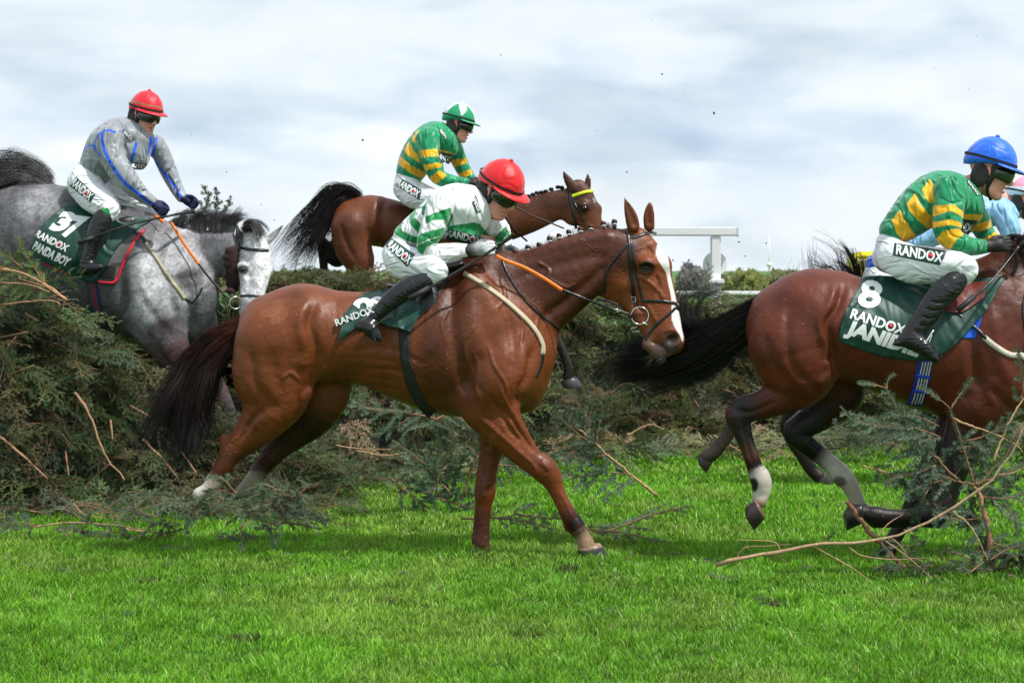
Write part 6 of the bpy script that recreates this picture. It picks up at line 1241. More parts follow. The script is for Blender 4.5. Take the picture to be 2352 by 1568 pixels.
# ---- jockey behind: green and gold, white star cap
def jockey_bay():
    pl = Plane(1100, 380, 1.568, 16.2); hp = Plane(1700, 380, 2.614, 16.2); G, Y = JP['G'] * 1.1, JP['Y']
    torso = [(850, 480, 90, 1.5), (880, 420, 105, 1.45), (930, 340, 115, 1.35), (1000, 280, 115, 1.3), (1060, 290, 95, 1.3), (1090, 320, 70, 1.3)]
    arms = [[(960, 280, 68, .9, -.17), (970, 370, 68, .9, -.2), (1000, 450, 62, .9, -.23), (1030, 520, 50, .9, -.22), (1110, 550, 42, .9, -.2), (1200, 560, 34, .9, -.17)],
            [(1110, 320, 62, .9, .15), (1150, 400, 52, .9, .18), (1190, 480, 46, .9, .2), (1240, 540, 36, .9, .17), (1265, 555, 30, .9, .15)]]
    hips = [(830, 520, 74, 1.6), (830, 580, 85, 1.4), (860, 610, 85, 1.4)]
    legs = [[(830, 590, 84, .8, -.10), (880, 640, 78, .75, -.16), (980, 660, 70, .75, -.22), (1060, 690, 58, .8, -.25)], [(830, 590, 84, .8, .1), (1060, 680, 60, .8, .25)]]
    boots = [[(1060, 700, 45, .8, -.25), (1000, 780, 50, .8, -.3), (940, 860, 42, .8, -.3)], [(1060, 700, 45, .8, .25), (940, 860, 42, .8, .3)]]
    h = (hp.w(352, 240, 0), -8, 14, 0, 1.12)
    P_ = lambda k, pts, c=Y: (k, pts, c)
    polys = [([0, 1, 2], [(-999, -999), (9999, -999), (9999, 9999), (-999, 9999)], G), P_([0], [(905, 225), (865, 265), (870, 300), (920, 330), (930, 290)]), P_([0], [(845, 300), (812, 345), (830, 380), (940, 450), (950, 400), (880, 365)]),
             P_([0], [(790, 385), (770, 430), (860, 500), (960, 545), (975, 505), (860, 450)]), P_([1], [(915, 360), (1025, 350), (1035, 395), (925, 405)]), P_([1], [(940, 450), (1055, 435), (1050, 465), (950, 485)]), P_([1], [(980, 530), (1040, 480), (1085, 515), (1010, 570)]),
             P_([2], [(1100, 405), (1195, 390), (1205, 420), (1120, 450)]), P_([2], [(1140, 490), (1225, 460), (1240, 490), (1160, 525)]), P_([2], [(1210, 530), (1260, 515), (1275, 560), (1220, 570)]), P_([0], [(1030, 345), (1110, 365), (1110, 380), (1030, 362)])]
    def cap(p, t):
        a = ((p + 36) % 72) - 36
        return (.8, .8, .8) if t < 80 - abs(a) * 1.9 else G
    root, H, P = jockey('person in green and gold hooped silks with a white starred green cap', pl, pl, torso, arms, hips, legs, boots, h, bands(polys), cap, G, mouth=.7, neckpt=(1060, 250, 60, 1, 0), res=.0065, bootres=.008,
                        gripdirs=[((.96, -.05, .0), (0, .1, 1)), ((.9, -.2, -.1), (0, 0, 1))], strokes=[([(1020, 210), (1040, 300), (1060, 400)], 8, -.008), ([(930, 250), (930, 330), (960, 420)], 8, -.008)])
    q, bb = patch_quad('badge', P['br'], pl, [(795, 525), (930, 605), (915, 665), (760, 570)], P['bvb'], off=.004); randox(q, pl, 846, 592, 44, 32, bb, w=155)
    q, bb = patch_quad('badge', P['jk'], pl, [(1028, 360), (1118, 378), (1090, 425), (1045, 440)], P['bvj'], off=.003); randox(q, pl, 1072, 400, 34, 10, bb, w=95)
    q, bb = patch_quad('badge', P['jk'], pl, [(1045, 215), (1085, 275), (1075, 290), (1035, 235)], P['bvj'], off=.003, nu=10); randox(q, pl, 1060, 255, 17, 60, bb, w=70)
    return root
# ---- jockey on the grey: silver silks with blue seams, red cap
def jockey_grey():
    pl = Plane(0, 300, 1.568, 14.6); hp = Plane(400, 350, 2.613, 14.6); SIL = np.array((.27, .29, .315)); BL = np.array(srgb('1d5fe0'))
    torso = [(600, 600, 105, 1.45), (640, 530, 125, 1.4), (690, 440, 135, 1.35), (760, 390, 125, 1.35), (830, 390, 110, 1.35), (880, 410, 90, 1.5)]
    arms = [[(720, 410, 86, .9, -.18), (730, 500, 78, .9, -.21), (790, 600, 76, .9, -.25), (860, 690, 66, .9, -.26), (930, 760, 46, .9, -.24), (985, 800, 38, .9, -.22)],
            [(950, 430, 64, .9, .16), (990, 500, 60, .9, .18), (1030, 600, 54, .9, .2), (1080, 700, 44, .9, .18), (1120, 760, 36, .9, .13)]]
    hips = [(560, 640, 110, 1.4), (545, 700, 105, 1.35), (580, 730, 100, 1.35)]
    legs = [[(550, 690, 108, .8, -.11), (610, 760, 100, .75, -.17), (680, 810, 88, .8, -.22), (730, 850, 70, .85, -.26), (715, 890, 52, .85, -.28)],
            [(550, 690, 100, .8, .12), (760, 760, 86, .8, .2), (900, 820, 62, .8, .26), (960, 850, 50, .8, .28)]]
    boots = [[(715, 880, 48, .85, -.29), (690, 920, 62, .8, -.30), (660, 1000, 58, .8, -.31), (630, 1090, 48, .8, -.31), (605, 1160, 42, .85, -.32)], [(960, 850, 45, .8, .28), (900, 950, 45, .8, .3), (860, 1050, 40, .8, .3)]]
    def brow(B):
        B.chain(boots[0], k=.02); B.chain([(590, 1200, 36, .9, -.32), (620, 1215, 40, .9, -.33), (660, 1210, 34, .9, -.34), (690, 1205, 20, .9, -.35)], k=.03); B.chain([(560, 1240, 20, 1.2, -.32), (590, 1215, 26, 1.1, -.32)], k=.02); return B
    h = (hp.w(487, 215, -.02), -42, 14, -3, 1.14)
    def lineband(C, X, Y, m, pts, w_, col):
        Q = catmull([[a, b] for a, b in pts], 5); d = np.full(len(X), 1e9)
        for a, b in zip(Q[:-1], Q[1:]):
            ab = b - a; t = np.clip(((X - a[0]) * ab[0] + (Y - a[1]) * ab[1]) / (ab @ ab), 0, 1); d = np.minimum(d, np.hypot(X - a[0] - ab[0] * t, Y - a[1] - ab[1] * t))
        C[m & (d < w_)] = col
    def silk(X, Y, V, Nn, C, bk):
        C[:] = SIL; near = Nn[:, 1] < .35
        lineband(C, X, Y, near & (bk == 1), [(688, 385), (690, 440), (715, 510), (770, 600), (840, 690), (900, 740), (955, 790), (1000, 820)], 11, BL)
        lineband(C, X, Y, near & (bk < 2), [(765, 375), (720, 362), (670, 385), (632, 430), (635, 480), (670, 520)], 7, BL)
        lineband(C, X, Y, near & (bk == 0), [(632, 455), (590, 455), (540, 480), (500, 525)], 7, BL); lineband(C, X, Y, near & (bk == 0), [(655, 685), (700, 670), (750, 632)], 7, BL)
        lineband(C, X, Y, near & (bk == 0), [(800, 365), (775, 390)], 9, BL); lineband(C, X, Y, near & (bk == 0), [(880, 440), (865, 500), (850, 550)], 9, BL)
        lineband(C, X, Y, near & (bk != 1), [(965, 395), (955, 440), (940, 510)], 9, BL); lineband(C, X, Y, near & (bk == 2), [(945, 525), (990, 590), (1050, 660), (1110, 740), (1140, 790)], 10, BL)
        return C
    st_ = [([(650, 480), (700, 560), (760, 640)], 9, -.010), ([(540, 620), (600, 600), (680, 640)], 9, -.006), ([(800, 440), (830, 500), (850, 560)], 9, -.008), ([(900, 440), (900, 520), (870, 560)], 8, .006), ([(560, 540), (640, 540), (700, 580)], 10, .006), ([(940, 480), (930, 560), (940, 600)], 8, -.008)]
    navy = np.array(srgb('1a1f4a')) * .9
    root, H, P = jockey('person in silver silks with blue seams and red cap riding the grey horse', pl, pl, torso, arms, hips, legs, boots, h, silk, lambda p, t: (np.array(srgb('9a6a4c')) if 68 < t < 75 else np.array(srgb('d4152c'))), srgb('d4152c'), mouth=.8,
                        jfn=lambda J: J.ball(850, 490, 90, 105, ry=150, rot=10, k=.04), glove=(navy, navy * 1.01), cuffcol=BLK, neckpt=(800, 350, 60, 1, 0), strokes=st_, bootrows=brow, boot_top=((-.9, .1), np.array(srgb('0a8a3c'))), gripdirs=[((.75, -.1, -.62), (.6, .0, .8)), ((.8, .1, -.5), (.5, 0, .8))], res=.0055)
    w = H(.088, 0, -.064); ball_obj('gum_shield', root, w, (.006, .012, .005), mat_plain('green_gum_shield', srgb('12b060'), .3))
    q, bb = patch_quad('badge', P['br'], pl, [(515, 645), (648, 760), (618, 808), (470, 700)], P['bvb'], off=.004); randox(q, pl, 560, 726, 52, 39, bb, w=165)
    q, bb = patch_quad('badge', P['jk'], pl, [(845, 555), (935, 560), (905, 590), (880, 600)], P['bvj'], off=.003); randox(q, pl, 888, 576, 24, 0, bb, w=80)
    q, bb = patch_quad('badge', P['jk'], pl, [(808, 345), (860, 400), (850, 425), (810, 385)], P['bvj'], off=.003, nu=10); randox(q, pl, 832, 386, 22, 48, bb, w=75)
    for i, (x, y) in enumerate(((975, 790), (1112, 745))):
        w = pl.w(x, y, -.22 if i == 0 else .13); ring('wrist_band', P['jk'], w, .038, .006, M['rubber'], tilt2=0, tilt=R(60)).name
    whip(pl, [(1210, 855, .0), (1130, 880, -.2), (900, 935, -.3), (740, 990, -.38), (565, 1060, -.42)], 'black whip held by the jockey in silver grey silks', .012)
    return root
# ---- half-seen jockey at the right edge
def jockey_pink():
    pl = Plane(3096, 500, 1.568, 14.3); hp = Plane(3696, 500, 3.92, 14.3); LB = np.array(srgb('8fc0e6')); PK = np.array(srgb('f09ab4')); BLU = np.array(srgb('1a55d8'))
    torso = [(650, 880, 75, 1.6), (760, 790, 78, 1.4), (950, 690, 90, 1.4), (1150, 600, 98, 1.35), (1330, 550, 95, 1.4), (1420, 540, 90, 1.4), (1470, 560, 70, 1.4)]
    arms = [[(1400, 560, 72, .9, -.16), (1440, 660, 66, .9, -.2), (1440, 760, 55, .9, -.2), (1560, 800, 40, .9, -.2), (1640, 810, 34, .9, -.17)], [(1450, 560, 60, .9, .15), (1540, 700, 50, .9, .2), (1640, 800, 36, .9, .15)]]
    hips = [(640, 920, 70, 1.6), (640, 960, 70, 1.5), (680, 980, 70, 1.5)]
    legs = [[(640, 960, 70, .8, -.1), (800, 1040, 70, .8, -.2), (900, 1040, 55, .8, -.25)], [(640, 960, 70, .8, .1), (900, 1040, 55, .8, .25)]]
    boots = [[(900, 1040, 42, .8, -.25), (860, 1150, 42, .8, -.3), (820, 1240, 36, .8, -.3)], [(900, 1040, 42, .8, .25), (820, 1240, 36, .8, .3)]]
    h = (hp.w(1560, 1060, 0), -12, 12, 0, 1.12)
    def silk(X, Y, V, Nn, C, bk):
        C[:] = LB; C[(X < 760)] = BLU; return C
    root, H, P = jockey('person in pale blue silks with pink and white cap at the right edge', pl, pl, torso, arms, hips, legs, boots, h, silk, lambda p, t: (PK if t < 70 and (p // 45) % 2 else np.array((.62, .76, .86))), (.55, .72, .85), mouth=.4, neckpt=(1440, 470, 60, 1, 0), res=.008, bootres=.009)
    return root
# ================================================================== BAY HORSE number 8 at the right
def disp(Y): 
    p = Plane(0, 0, .57422, Y); p.k = 1.0; return p
def bay_eight():
    pl = disp(10.75); cc = Plane(3096, 500, 1.568, 10.75); ee = Plane(2400, 1300, 1.3868, 10.75)
    CH = np.array((.108, .021, .0075)); DK = np.array((.020, .011, .010)); BLKL = np.array((.014, .010, .010)); SOCK = (.55, .51, .44)
    root = thing('horse', pl.w(2000, 1290), 'dark bay racehorse wearing a green number 8 cloth with white hind socks', 'horse', 'racehorses jumping the fence')
    s = Sculpt(pl, .0088, CH); s.amp = 1.5
    s.chain([(1815, 748, 104, 1.05), (1880, 744, 128, 1.0), (1960, 758, 122, 1.0), (2050, 776, 130, .92), (2140, 788, 154, .84), (2220, 792, 174, .76), (2290, 788, 182, .70), (2350, 782, 168, .7), (2410, 790, 120, .8)], k=.05)
    s.ball(1850, 720, 70, 80, ry=95, dy=-.02, k=.08)
    s.chain([(2330, 700, 135, .5, 0, CH * .7), (2400, 640, 110, .48), (2470, 590, 88, .5), (2530, 560, 70, .55), (2570, 560, 60, .6), (2610, 620, 62, .6), (2650, 690, 50, .6), (2680, 740, 42, .7)], k=.07)
    n = -.13
    s.chain([(1815, 790, 102, .75, n), (1830, 840, 84, .8, n), (1828, 875, 60, .85, n), (1790, 905, 42, .8, n, CH * .8), (1745, 925, 34, .75, n, CH * .5), (1705, 937, 31, .7, n, BLKL), (1690, 952, 30, .75, n), (1694, 972, 25, .8, n), (1704, 1003, 19.5, .9, n, BLKL * 1.5), (1717, 1038, 17.5, .9, n, (.07, .03, .02)), (1727, 1066, 18.5, .9, n, BLKL), (1737, 1086, 23, .95, n, SOCK), (1743, 1106, 23, 1, n, SOCK), (1742, 1128, 18, 1, n, SOCK), (1737, 1144, 17, 1.1, n, (.36, .25, .18))], k=.035)
    s.chain([(1667, 938, 8, .8, n), (1676, 958, 12, .8, n), (1690, 985, 10, .8, n), (1702, 1015, 8, .8, n), (1712, 1045, 8, .8, n), (1722, 1078, 9, .8, n), (1731, 1100, 12, .9, n, SOCK)], k=.010)
    s.chain([(1728, 1118, 7, .9, n, SOCK), (1733, 1130, 8, .9, n)], k=.012)
    s.chain([(1822, 980, 8, .8, .13, BLKL), (1826, 1008, 10, .8, .13), (1850, 1032, 8, .8, .13), (1885, 1060, 7, .8, .13), (1918, 1086, 8, .8, .13), (1938, 1108, 11, .9, .13, SOCK)], k=.010)
    s.chain([(2140, 1192, 12, .8, -.17, BLKL), (2100, 1193, 7, .8, -.17), (2050, 1194, 7, .8, -.17), (2012, 1192, 9, .8, -.17), (1996, 1190, 12, .9, -.17)], k=.010)
    s.ball(2147, 1150, 26, 24, ry=24, dy=-.17, k=.03, col=BLKL)
    s.chain([(1850, 810, 60, .6, n * 1.35), (1862, 845, 40, .6, n * 1.35)], k=.06); s.ball(1795, 800, 70, 90, ry=60, rot=-12, dy=n * 1.1, k=.06)
    q = .13
    s.chain([(1900, 830, 80, .75, q, CH * .6), (1935, 900, 62, .75, q, CH * .3), (1890, 955, 40, .75, q, BLKL), (1850, 982, 32, .75, q), (1836, 1000, 28, .75, q), (1856, 1020, 23, .85, q), (1886, 1043, 20, .9, q, BLKL), (1912, 1064, 19, .9, q, (.45, .42, .38)), (1938, 1090, 23, .95, q, SOCK), (1958, 1115, 21, 1, q, (.4, .34, .27)), (1972, 1140, 18, 1, q), (1978, 1162, 19, 1.1, q)], k=.03)
    n = -.17
    s.chain([(2240, 900, 80, .7, n), (2215, 960, 56, .7, n, CH * .5), (2190, 1020, 44, .7, n, BLKL), (2170, 1080, 34, .75, n), (2152, 1135, 30, .85, n), (2135, 1165, 29, .85, n, BLKL), (2100, 1175, 20, .9, n), (2062, 1178, 17.5, .9, n), (2025, 1178, 19, .9, n), (1998, 1175, 22, .95, n), (1978, 1170, 17, 1, n), (1968, 1168, 17, 1, n)], k=.03)
    q = .14
    s.chain([(2250, 900, 70, .7, q), (2200, 1000, 44, .7, q, BLKL), (2150, 1090, 33, .75, q), (2120, 1150, 27, .8, q), (2095, 1195, 19, .9, q), (2070, 1235, 18, .9, q), (2052, 1268, 20, .95, q), (2050, 1290, 18, 1, q)], k=.03)
    s.ball(2300, 850, 85, 110, ry=60, rot=-20, dy=-.18, k=.06); s.ball(2290, 730, 55, 120, ry=40, rot=20, dy=-.15, k=.06)
    S_ = s.stroke
    S_([(1925, 650), (1905, 700), (1880, 740), (1895, 800), (1895, 860)], 10, -.015); S_([(1905, 650), (1885, 700), (1862, 740), (1878, 800)], 9, .008); S_([(1800, 690), (1790, 760), (1800, 830), (1850, 880)], 11, -.007); S_([(1740, 760), (1760, 830), (1800, 880)], 10, -.006)
    S_([(1880, 820), (1885, 850), (1860, 880)], 9, .010); S_([(2215, 680), (2200, 780), (2215, 860), (2230, 920)], 15, -.012); S_([(2250, 700), (2260, 800), (2290, 880)], 15, .007); S_([(2330, 780), (2340, 860), (2330, 930)], 14, -.012); S_([(2240, 880), (2290, 930), (2340, 945)], 12, -.010)
    S_([(1700, 960), (1707, 1010), (1722, 1060)], 5, -.006); S_([(1860, 1010), (1920, 1060)], 5, -.006); S_([(1950, 860), (2020, 880), (2100, 905)], 12, -.005); S_([(1680, 935), (1720, 940), (1770, 915)], 6, -.006)
    def col(X, Y, V, Nn, C, bk):
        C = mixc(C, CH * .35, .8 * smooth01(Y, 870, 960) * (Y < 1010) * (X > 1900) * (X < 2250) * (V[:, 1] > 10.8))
        C = mixc(C, np.array((.02, .015, .012)), smooth01(-np.hypot((X - 1722) / 1.0, (Y - 1106) / 1.6), -13, -8))
        C = mixc(C, np.array((.04, .03, .02)), .8 * smooth01(-np.hypot((X - 1935) / 1.2, (Y - 1110)), -16, -9))
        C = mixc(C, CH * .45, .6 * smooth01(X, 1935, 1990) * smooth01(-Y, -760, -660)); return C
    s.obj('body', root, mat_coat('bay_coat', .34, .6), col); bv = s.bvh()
    hoof('hoof', root, pl, 1737, 1156, 28, 38, 58, n, (.03, .022, .018), (.16, .10, .06), shoe=False); hoof('hoof', root, pl, 1980, 1160, 25, 30, 5, .13, (.03, .025, .022), (.1, .07, .05))
    hoof('hoof', root, pl, 1968, 1166, 28, 40, 82, n, (.015, .014, .015), (.02, .016, .015), shoe=False); hoof('hoof', root, pl, 2048, 1285, 28, 22, 0, q, (.015, .014, .015), (.02, .016, .015))
    g = [[pl.w(*p[:2], p[2]) for p in q_] for q_ in (
        [(1752, 690, 0), (1720, 712, .05), (1670, 735, .12), (1610, 750, .2), (1592, 715, .25), (1615, 670, .25), (1700, 655, .25)],
        [(1752, 696, 0), (1710, 722, .08), (1640, 765, .2), (1560, 795, .38), (1480, 805, .55), (1425, 820, .6)],
        [(1748, 712, 0), (1700, 745, .08), (1630, 800, .2), (1550, 830, .38), (1480, 845, .55), (1415, 860, .6)],
        [(1744, 730, 0), (1715, 780, .08), (1640, 840, .2), (1560, 870, .36), (1480, 890, .5), (1430, 905, .6)])]
    strands('tail', root, g[1:], 4200, M['hair_black'], .045, .12, .0014, 20, (.020, .016, .016), (.014, .012, .013), wave=.03, seed=15, depth=.8)
    strands('tail', root, g[:2], 700, M['hair_black'], .03, .09, .0012, 24, (.010, .007, .006), (.007, .006, .006), wave=.03, seed=16, depth=.8, lmin=.7)
    strands('mane', root, [[pl.w(2290, 640, -.04), pl.w(2300, 600, -.07), pl.w(2325, 615, -.12)], [pl.w(2380, 560, -.02), pl.w(2370, 530, -.05), pl.w(2390, 580, -.1)]], 900, M['hair_black'], .04, .07, .0012, 8, (.010, .008, .008), wave=.02, seed=18)
    # cloth with number and names
    cl, cb = drape('number_cloth', root, cc, [(548, 952), (620, 944), (740, 950), (880, 985), (1050, 985), (1200, 962), (1395, 950)], [(350, 1345), (470, 1390), (620, 1435), (800, 1462), (945, 1438), (1090, 1330), (1260, 1140)], M['green_cloth'], bv, fold=.010, fx=22, seed=2, off=.012, nu=90, nv=44, mid=[(392, 1160), (560, 1160), (740, 1180), (860, 1230), (970, 1220), (1130, 1150), (1318, 1050)])
    lettering('lettering', cl, cc, '8', 560, 1056, 165, 8, M['white_letter'], cb, bold=.035, w=140, sk=.28)
    randox(cl, cc, 590, 1226, 62, 18, cb, w=350, sk=.08, bold=.035); lettering('lettering', cl, cc, 'JANIDIL', 616, 1338, 84, 18, M['white_letter'], cb, bold=.055, w=470, sk=.12)
    drape('blue_pad', root, cc, [(1180, 1180), (1240, 1150)], [(1085, 1322), (1180, 1325)], mat_plain('blue_felt', srgb('1757d8'), .7), bv, off=.006, fold=0)
    sd = Sculpt(cc, .008, (.02, .018, .018)); sd.chain([(850, 990, 26, 3.5), (950, 980, 24, 4), (1150, 955, 26, 4), (1300, 940, 32, 3.2)], k=.02); sd.obj('saddle', root, M['leather'])
    drape('saddle_flap', root, cc, [(1060, 1010), (1150, 985), (1270, 980)], [(980, 1160), (1100, 1165), (1240, 1080)], mat_plain('worn_red_leather', srgb('6b2f26'), .35, bump=.6, nscale=25, noise=.35), cb, off=.012, fold=0, th=.006)
    w = lambda x, y, d: cc.w(x, y, d)
    ribbon('stirrup_leather', root, cc, [(1010, 1120, -.30), (930, 1220, -.38), (850, 1330, -.40)], 12, M['leather']); rod('stirrup', root, [w(900, 1270, -.41), w(860, 1330, -.42), w(825, 1380, -.42), w(850, 1400, -.40), w(880, 1370, -.35), w(905, 1300, -.34)], .006, M['steel'])
    M['girthblue'] = mat_plain('blue_webbing', srgb('1c2a8c'), .7, bump=.4, nscale=200); M['girthwhite'] = mat_plain('white_webbing', (.55, .55, .52), .7)
    gi = ribbon('girth', root, ee, [(1745, 165), (1735, 240), (1728, 330), (1722, 440)], 78, M['girthblue'], bv, off=.006, cross=5)
    for o_ in (-18, -3, 12, 25): ribbon('girth_stripe', gi, ee, [(1747 + o_, 190), (1737 + o_, 260), (1730 + o_, 340), (1726 + o_, 430)], 6, M['girthwhite'], bv, off=.011, th=.001)
    for y in (272, 358): ribbon('girth_keeper', gi, ee, [(1696, y - 6), (1735, y), (1772, y + 2)], 17, mat_plain('bright_blue_strap', srgb('2444c8'), .6), bv, off=.014, th=.003)
    bp = ribbon('breastplate', root, cc, [(1050, 1155), (1120, 1210), (1190, 1270), (1240, 1325)], 18, M['leather'], bv, off=.016)
    ribbon('breastplate_pad', bp, cc, [(1230, 1318), (1300, 1375), (1390, 1425), (1465, 1430), (1520, 1500), (1580, 1600)], 34, mat_plain('pale_sheepskin', (.55, .50, .42), .85, bump=.6, nscale=80), bv, off=.008, th=.006)
    ribbon('martingale', root, cc, [(1530, 1000), (1485, 1120), (1485, 1240), (1494, 1340), (1462, 1430)], 14, M['leather'], bv, off=.006)
    ribbon('reins', root, cc, [(1500, 780, -.22), (1540, 830, -.2), (1600, 860, -.15)], 20, mat_plain('brown_rein', srgb('3c2420'), .6), None); ribbon('reins', root, cc, [(1440, 780, -.24), (1465, 860, -.2), (1440, 940, -.18), (1400, 960, -.17)], 26, mat_plain('brown_rein2', srgb('35201c'), .6), None)
    return root, bv
def bay_behind():
    pl = disp(16.4); b = Plane(1100, 380, 1.568, 16.4); h = Plane(1700, 380, 2.614, 16.4); CH = np.array((.125, .036, .013)); DK = np.array((.016, .010, .009))
    root = thing('horse', pl.w(1000, 1060), 'bay racehorse with a small white star and yellow green browband, furthest back', 'horse', 'racehorses jumping the fence')
    s = Sculpt(b, .011, CH); s.amp = 1.4
    s.chain([(495, 790, 138, 1.0), (600, 785, 158, 1.0), (720, 810, 155, .95), (850, 840, 150, .9), (1000, 860, 165, .85), (1130, 870, 170, .8), (1250, 870, 150, .8), (1320, 880, 110, .9)], k=.06)
    s.chain([(1250, 850, 150, .5), (1420, 800, 128, .48), (1580, 760, 110, .5), (1720, 705, 98, .5), (1830, 668, 82, .55)], k=.07, col=CH * .85)
    n = -.14
    s.chain([(480, 840, 122, .75, n), (500, 960, 115, .75, n), (540, 1060, 90, .8, n), (500, 1160, 60, .8, n), (420, 1260, 45, .8, n, DK), (440, 1400, 30, .9, n)], k=.05)
    s.chain([(470, 860, 110, .7, .14, CH * .7), (380, 1010, 70, .75, .14, DK), (300, 940, 40, .8, .14), (282, 915, 30, .8, .14), (288, 1000, 28, .9, .14), (300, 1120, 26, .9, .14)], k=.04)
    s.chain([(1280, 950, 110, .7, n, CH * .7), (1480, 1120, 70, .75, n, CH * .4), (1640, 1300, 48, .8, n, DK), (1700, 1420, 42, .85, n), (1740, 1500, 40, .85, n), (1800, 1600, 28, .9, n), (1835, 1700, 30, .95, n), (1830, 1770, 28, 1, n)], k=.04)
    s.chain([(1280, 950, 100, .7, .14), (1400, 1150, 60, .75, .14, DK), (1500, 1300, 40, .8, .14), (1460, 1450, 30, .9, .14)], k=.04)
    H = [(1600, 990, 108, .62, 0), (1650, 1080, 122, .58, -.01), (1690, 1200, 130, .55, -.02), (1735, 1330, 118, .5, -.03), (1775, 1450, 100, .5, -.04), (1800, 1550, 86, .55, -.05)]
    s.chain(H, k=.03, pl=h); s.ball(1560, 1240, 130, 130, ry=80, k=.05, pl=h); s.ball(1810, 1200, 40, 55, ry=50, dy=.0, k=.04, pl=h); s.ball(1655, 1160, 55, 46, ry=50, dy=-.08, k=.05, pl=h)
    s.chain([(1545, 980, 52, .55, -.04), (1510, 920, 50, .55, -.04), (1468, 850, 30, .6, -.04), (1442, 800, 7, .6, -.04)], k=.02, pl=h, col=CH * .7); s.chain([(1700, 960, 40, .55, .05), (1706, 900, 36, .55, .05), (1706, 850, 20, .6, .05), (1703, 820, 6, .6, .05)], k=.02, pl=h, col=CH * .9)
    s.chain([(1555, 960, 24, .6, -.09), (1520, 910, 28, .6, -.09), (1480, 860, 14, .6, -.07)], sub=True, k=.012, pl=h)
    s.stroke([(700, 640), (680, 740), (660, 860), (640, 1000)], 18, -.016); s.stroke([(640, 650), (620, 760), (600, 860)], 18, .008); s.stroke([(420, 800), (460, 920), (520, 1040)], 18, -.008)
    def col(X, Y, V, Nn, C, bk):
        hx = (X / 1.568 + 1100 - 1700) * 2.614; hy = (Y / 1.568) * 2.614
        C = mixc(C, np.array((.7, .68, .66)), smooth01(-np.hypot((hx - 1768) / .8, (hy - 1102) / 1.4 - (hx - 1768) * .5), -24, -16)); C = mixc(C, np.array((.02, .014, .012)), .9 * smooth01(-np.hypot(hx - 1660, (hy - 1185) * 1.2), -64, -34))
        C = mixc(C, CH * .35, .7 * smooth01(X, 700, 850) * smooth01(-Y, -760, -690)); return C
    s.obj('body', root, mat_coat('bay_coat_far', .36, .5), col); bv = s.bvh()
    e = h.w(1662, 1184); ey = hit_y(bv, e[0], e[2], default=16.2); ball_obj('eye', root, (e[0], ey + .008, e[2]), (.024, .02, .018), M['eye'])
    hoof('hoof', root, pl, 1302, 868, 22, 24, -18, -.14, (.05, .05, .055), (.02, .015, .015))
    g = [[b.w(*p[:2], p[2]) for p in q_] for q_ in ([(520, 640, 0), (450, 580, -.02), (360, 590, -.04), (230, 720, -.05), (120, 860, -.06), (20, 1040, -.07)], [(500, 660, 0), (430, 620, -.02), (350, 660, -.04), (250, 800, -.05), (160, 920, -.06), (60, 1060, -.07)], [(480, 680, 0), (420, 660, -.03), (360, 720, -.04), (290, 840, -.05), (230, 960, -.05), (170, 1080, -.06)], [(470, 700, 0), (410, 700, -.03), (370, 780, -.04), (320, 860, -.05), (270, 940, -.05), (230, 1060, -.06)])]
    strands('tail', root, g, 1600, M['hair_black'], .04, .10, .0016, 20, (.016, .010, .009), (.012, .010, .011), wave=.05, seed=25, depth=.8, lmin=.35)
    for i, (x, y) in enumerate([(1660, 1045), (1700, 1035), (1735, 1022)][:0] + [(1085, 1062), (1130, 1045), (1172, 1028), (1220, 1022), (1265, 1012), (1320, 990), (1390, 968), (1430, 972)]):
        J = Joined(); c = h.w(x, y - 4, 0)
        for k in range(4): J.add(*sphere_vf((c[0] + .008 * math.cos(k * 1.57), c[1] + .007 * math.sin(k * 1.57), c[2]), (.014, .013, .016), 8), c=(.012, .009, .009))
        J.obj('mane_plait', root, M['hair_black'])
    R_ = lambda nm, pts, w_, m=M['leather'], par=root, o_=.004: ribbon(nm, par, h, pts, w_, m, bv, th=.005, off=o_)
    br = R_('bridle', [(1505, 985), (1515, 1080), (1535, 1180), (1560, 1290), (1580, 1400)], 30); R_('cheekpiece', [(1530, 1060), (1570, 1160), (1620, 1250), (1660, 1320)], 22, par=br)
    R_('browband', [(1535, 1062), (1600, 1040), (1680, 1015), (1757, 1004)], 34, mat_plain('yellow_green_band', srgb('c8d620'), .5, noise=.5, nscale=160), br, .008)
    w = h.w(1800, 1470); ball_obj('noseband_pad', br, (h.w(1400, 1450)[0] * 0 + pl.w(1277, 535)[0], 16.25, pl.w(1277, 546)[2]), (.075, .06, .05), mat_plain('white_sheepskin', (.75, .77, .8), .9, bump=.8, nscale=60))
    ribbon('reins', root, h, [(520, 960, -.15), (800, 1120, -.25), (960, 1190, -.25), (1100, 1260, -.22), (1300, 1340, -.2), (1450, 1400, -.15)], 16, mat_plain('brown_rein_far', srgb('3a211c'), .6), None, th=.005)
    ribbon('martingale', root, h, [(840, 1270), (920, 1390), (1000, 1470), (1070, 1530)], 20, M['leather'], bv)
    sd = Sculpt(b, .01, (.02, .018, .018)); sd.chain([(860, 700, 16, 3.5), (960, 690, 18, 4), (1060, 690, 18, 4)], k=.02); sd.obj('saddle', root, M['leather'])
    return root, bv
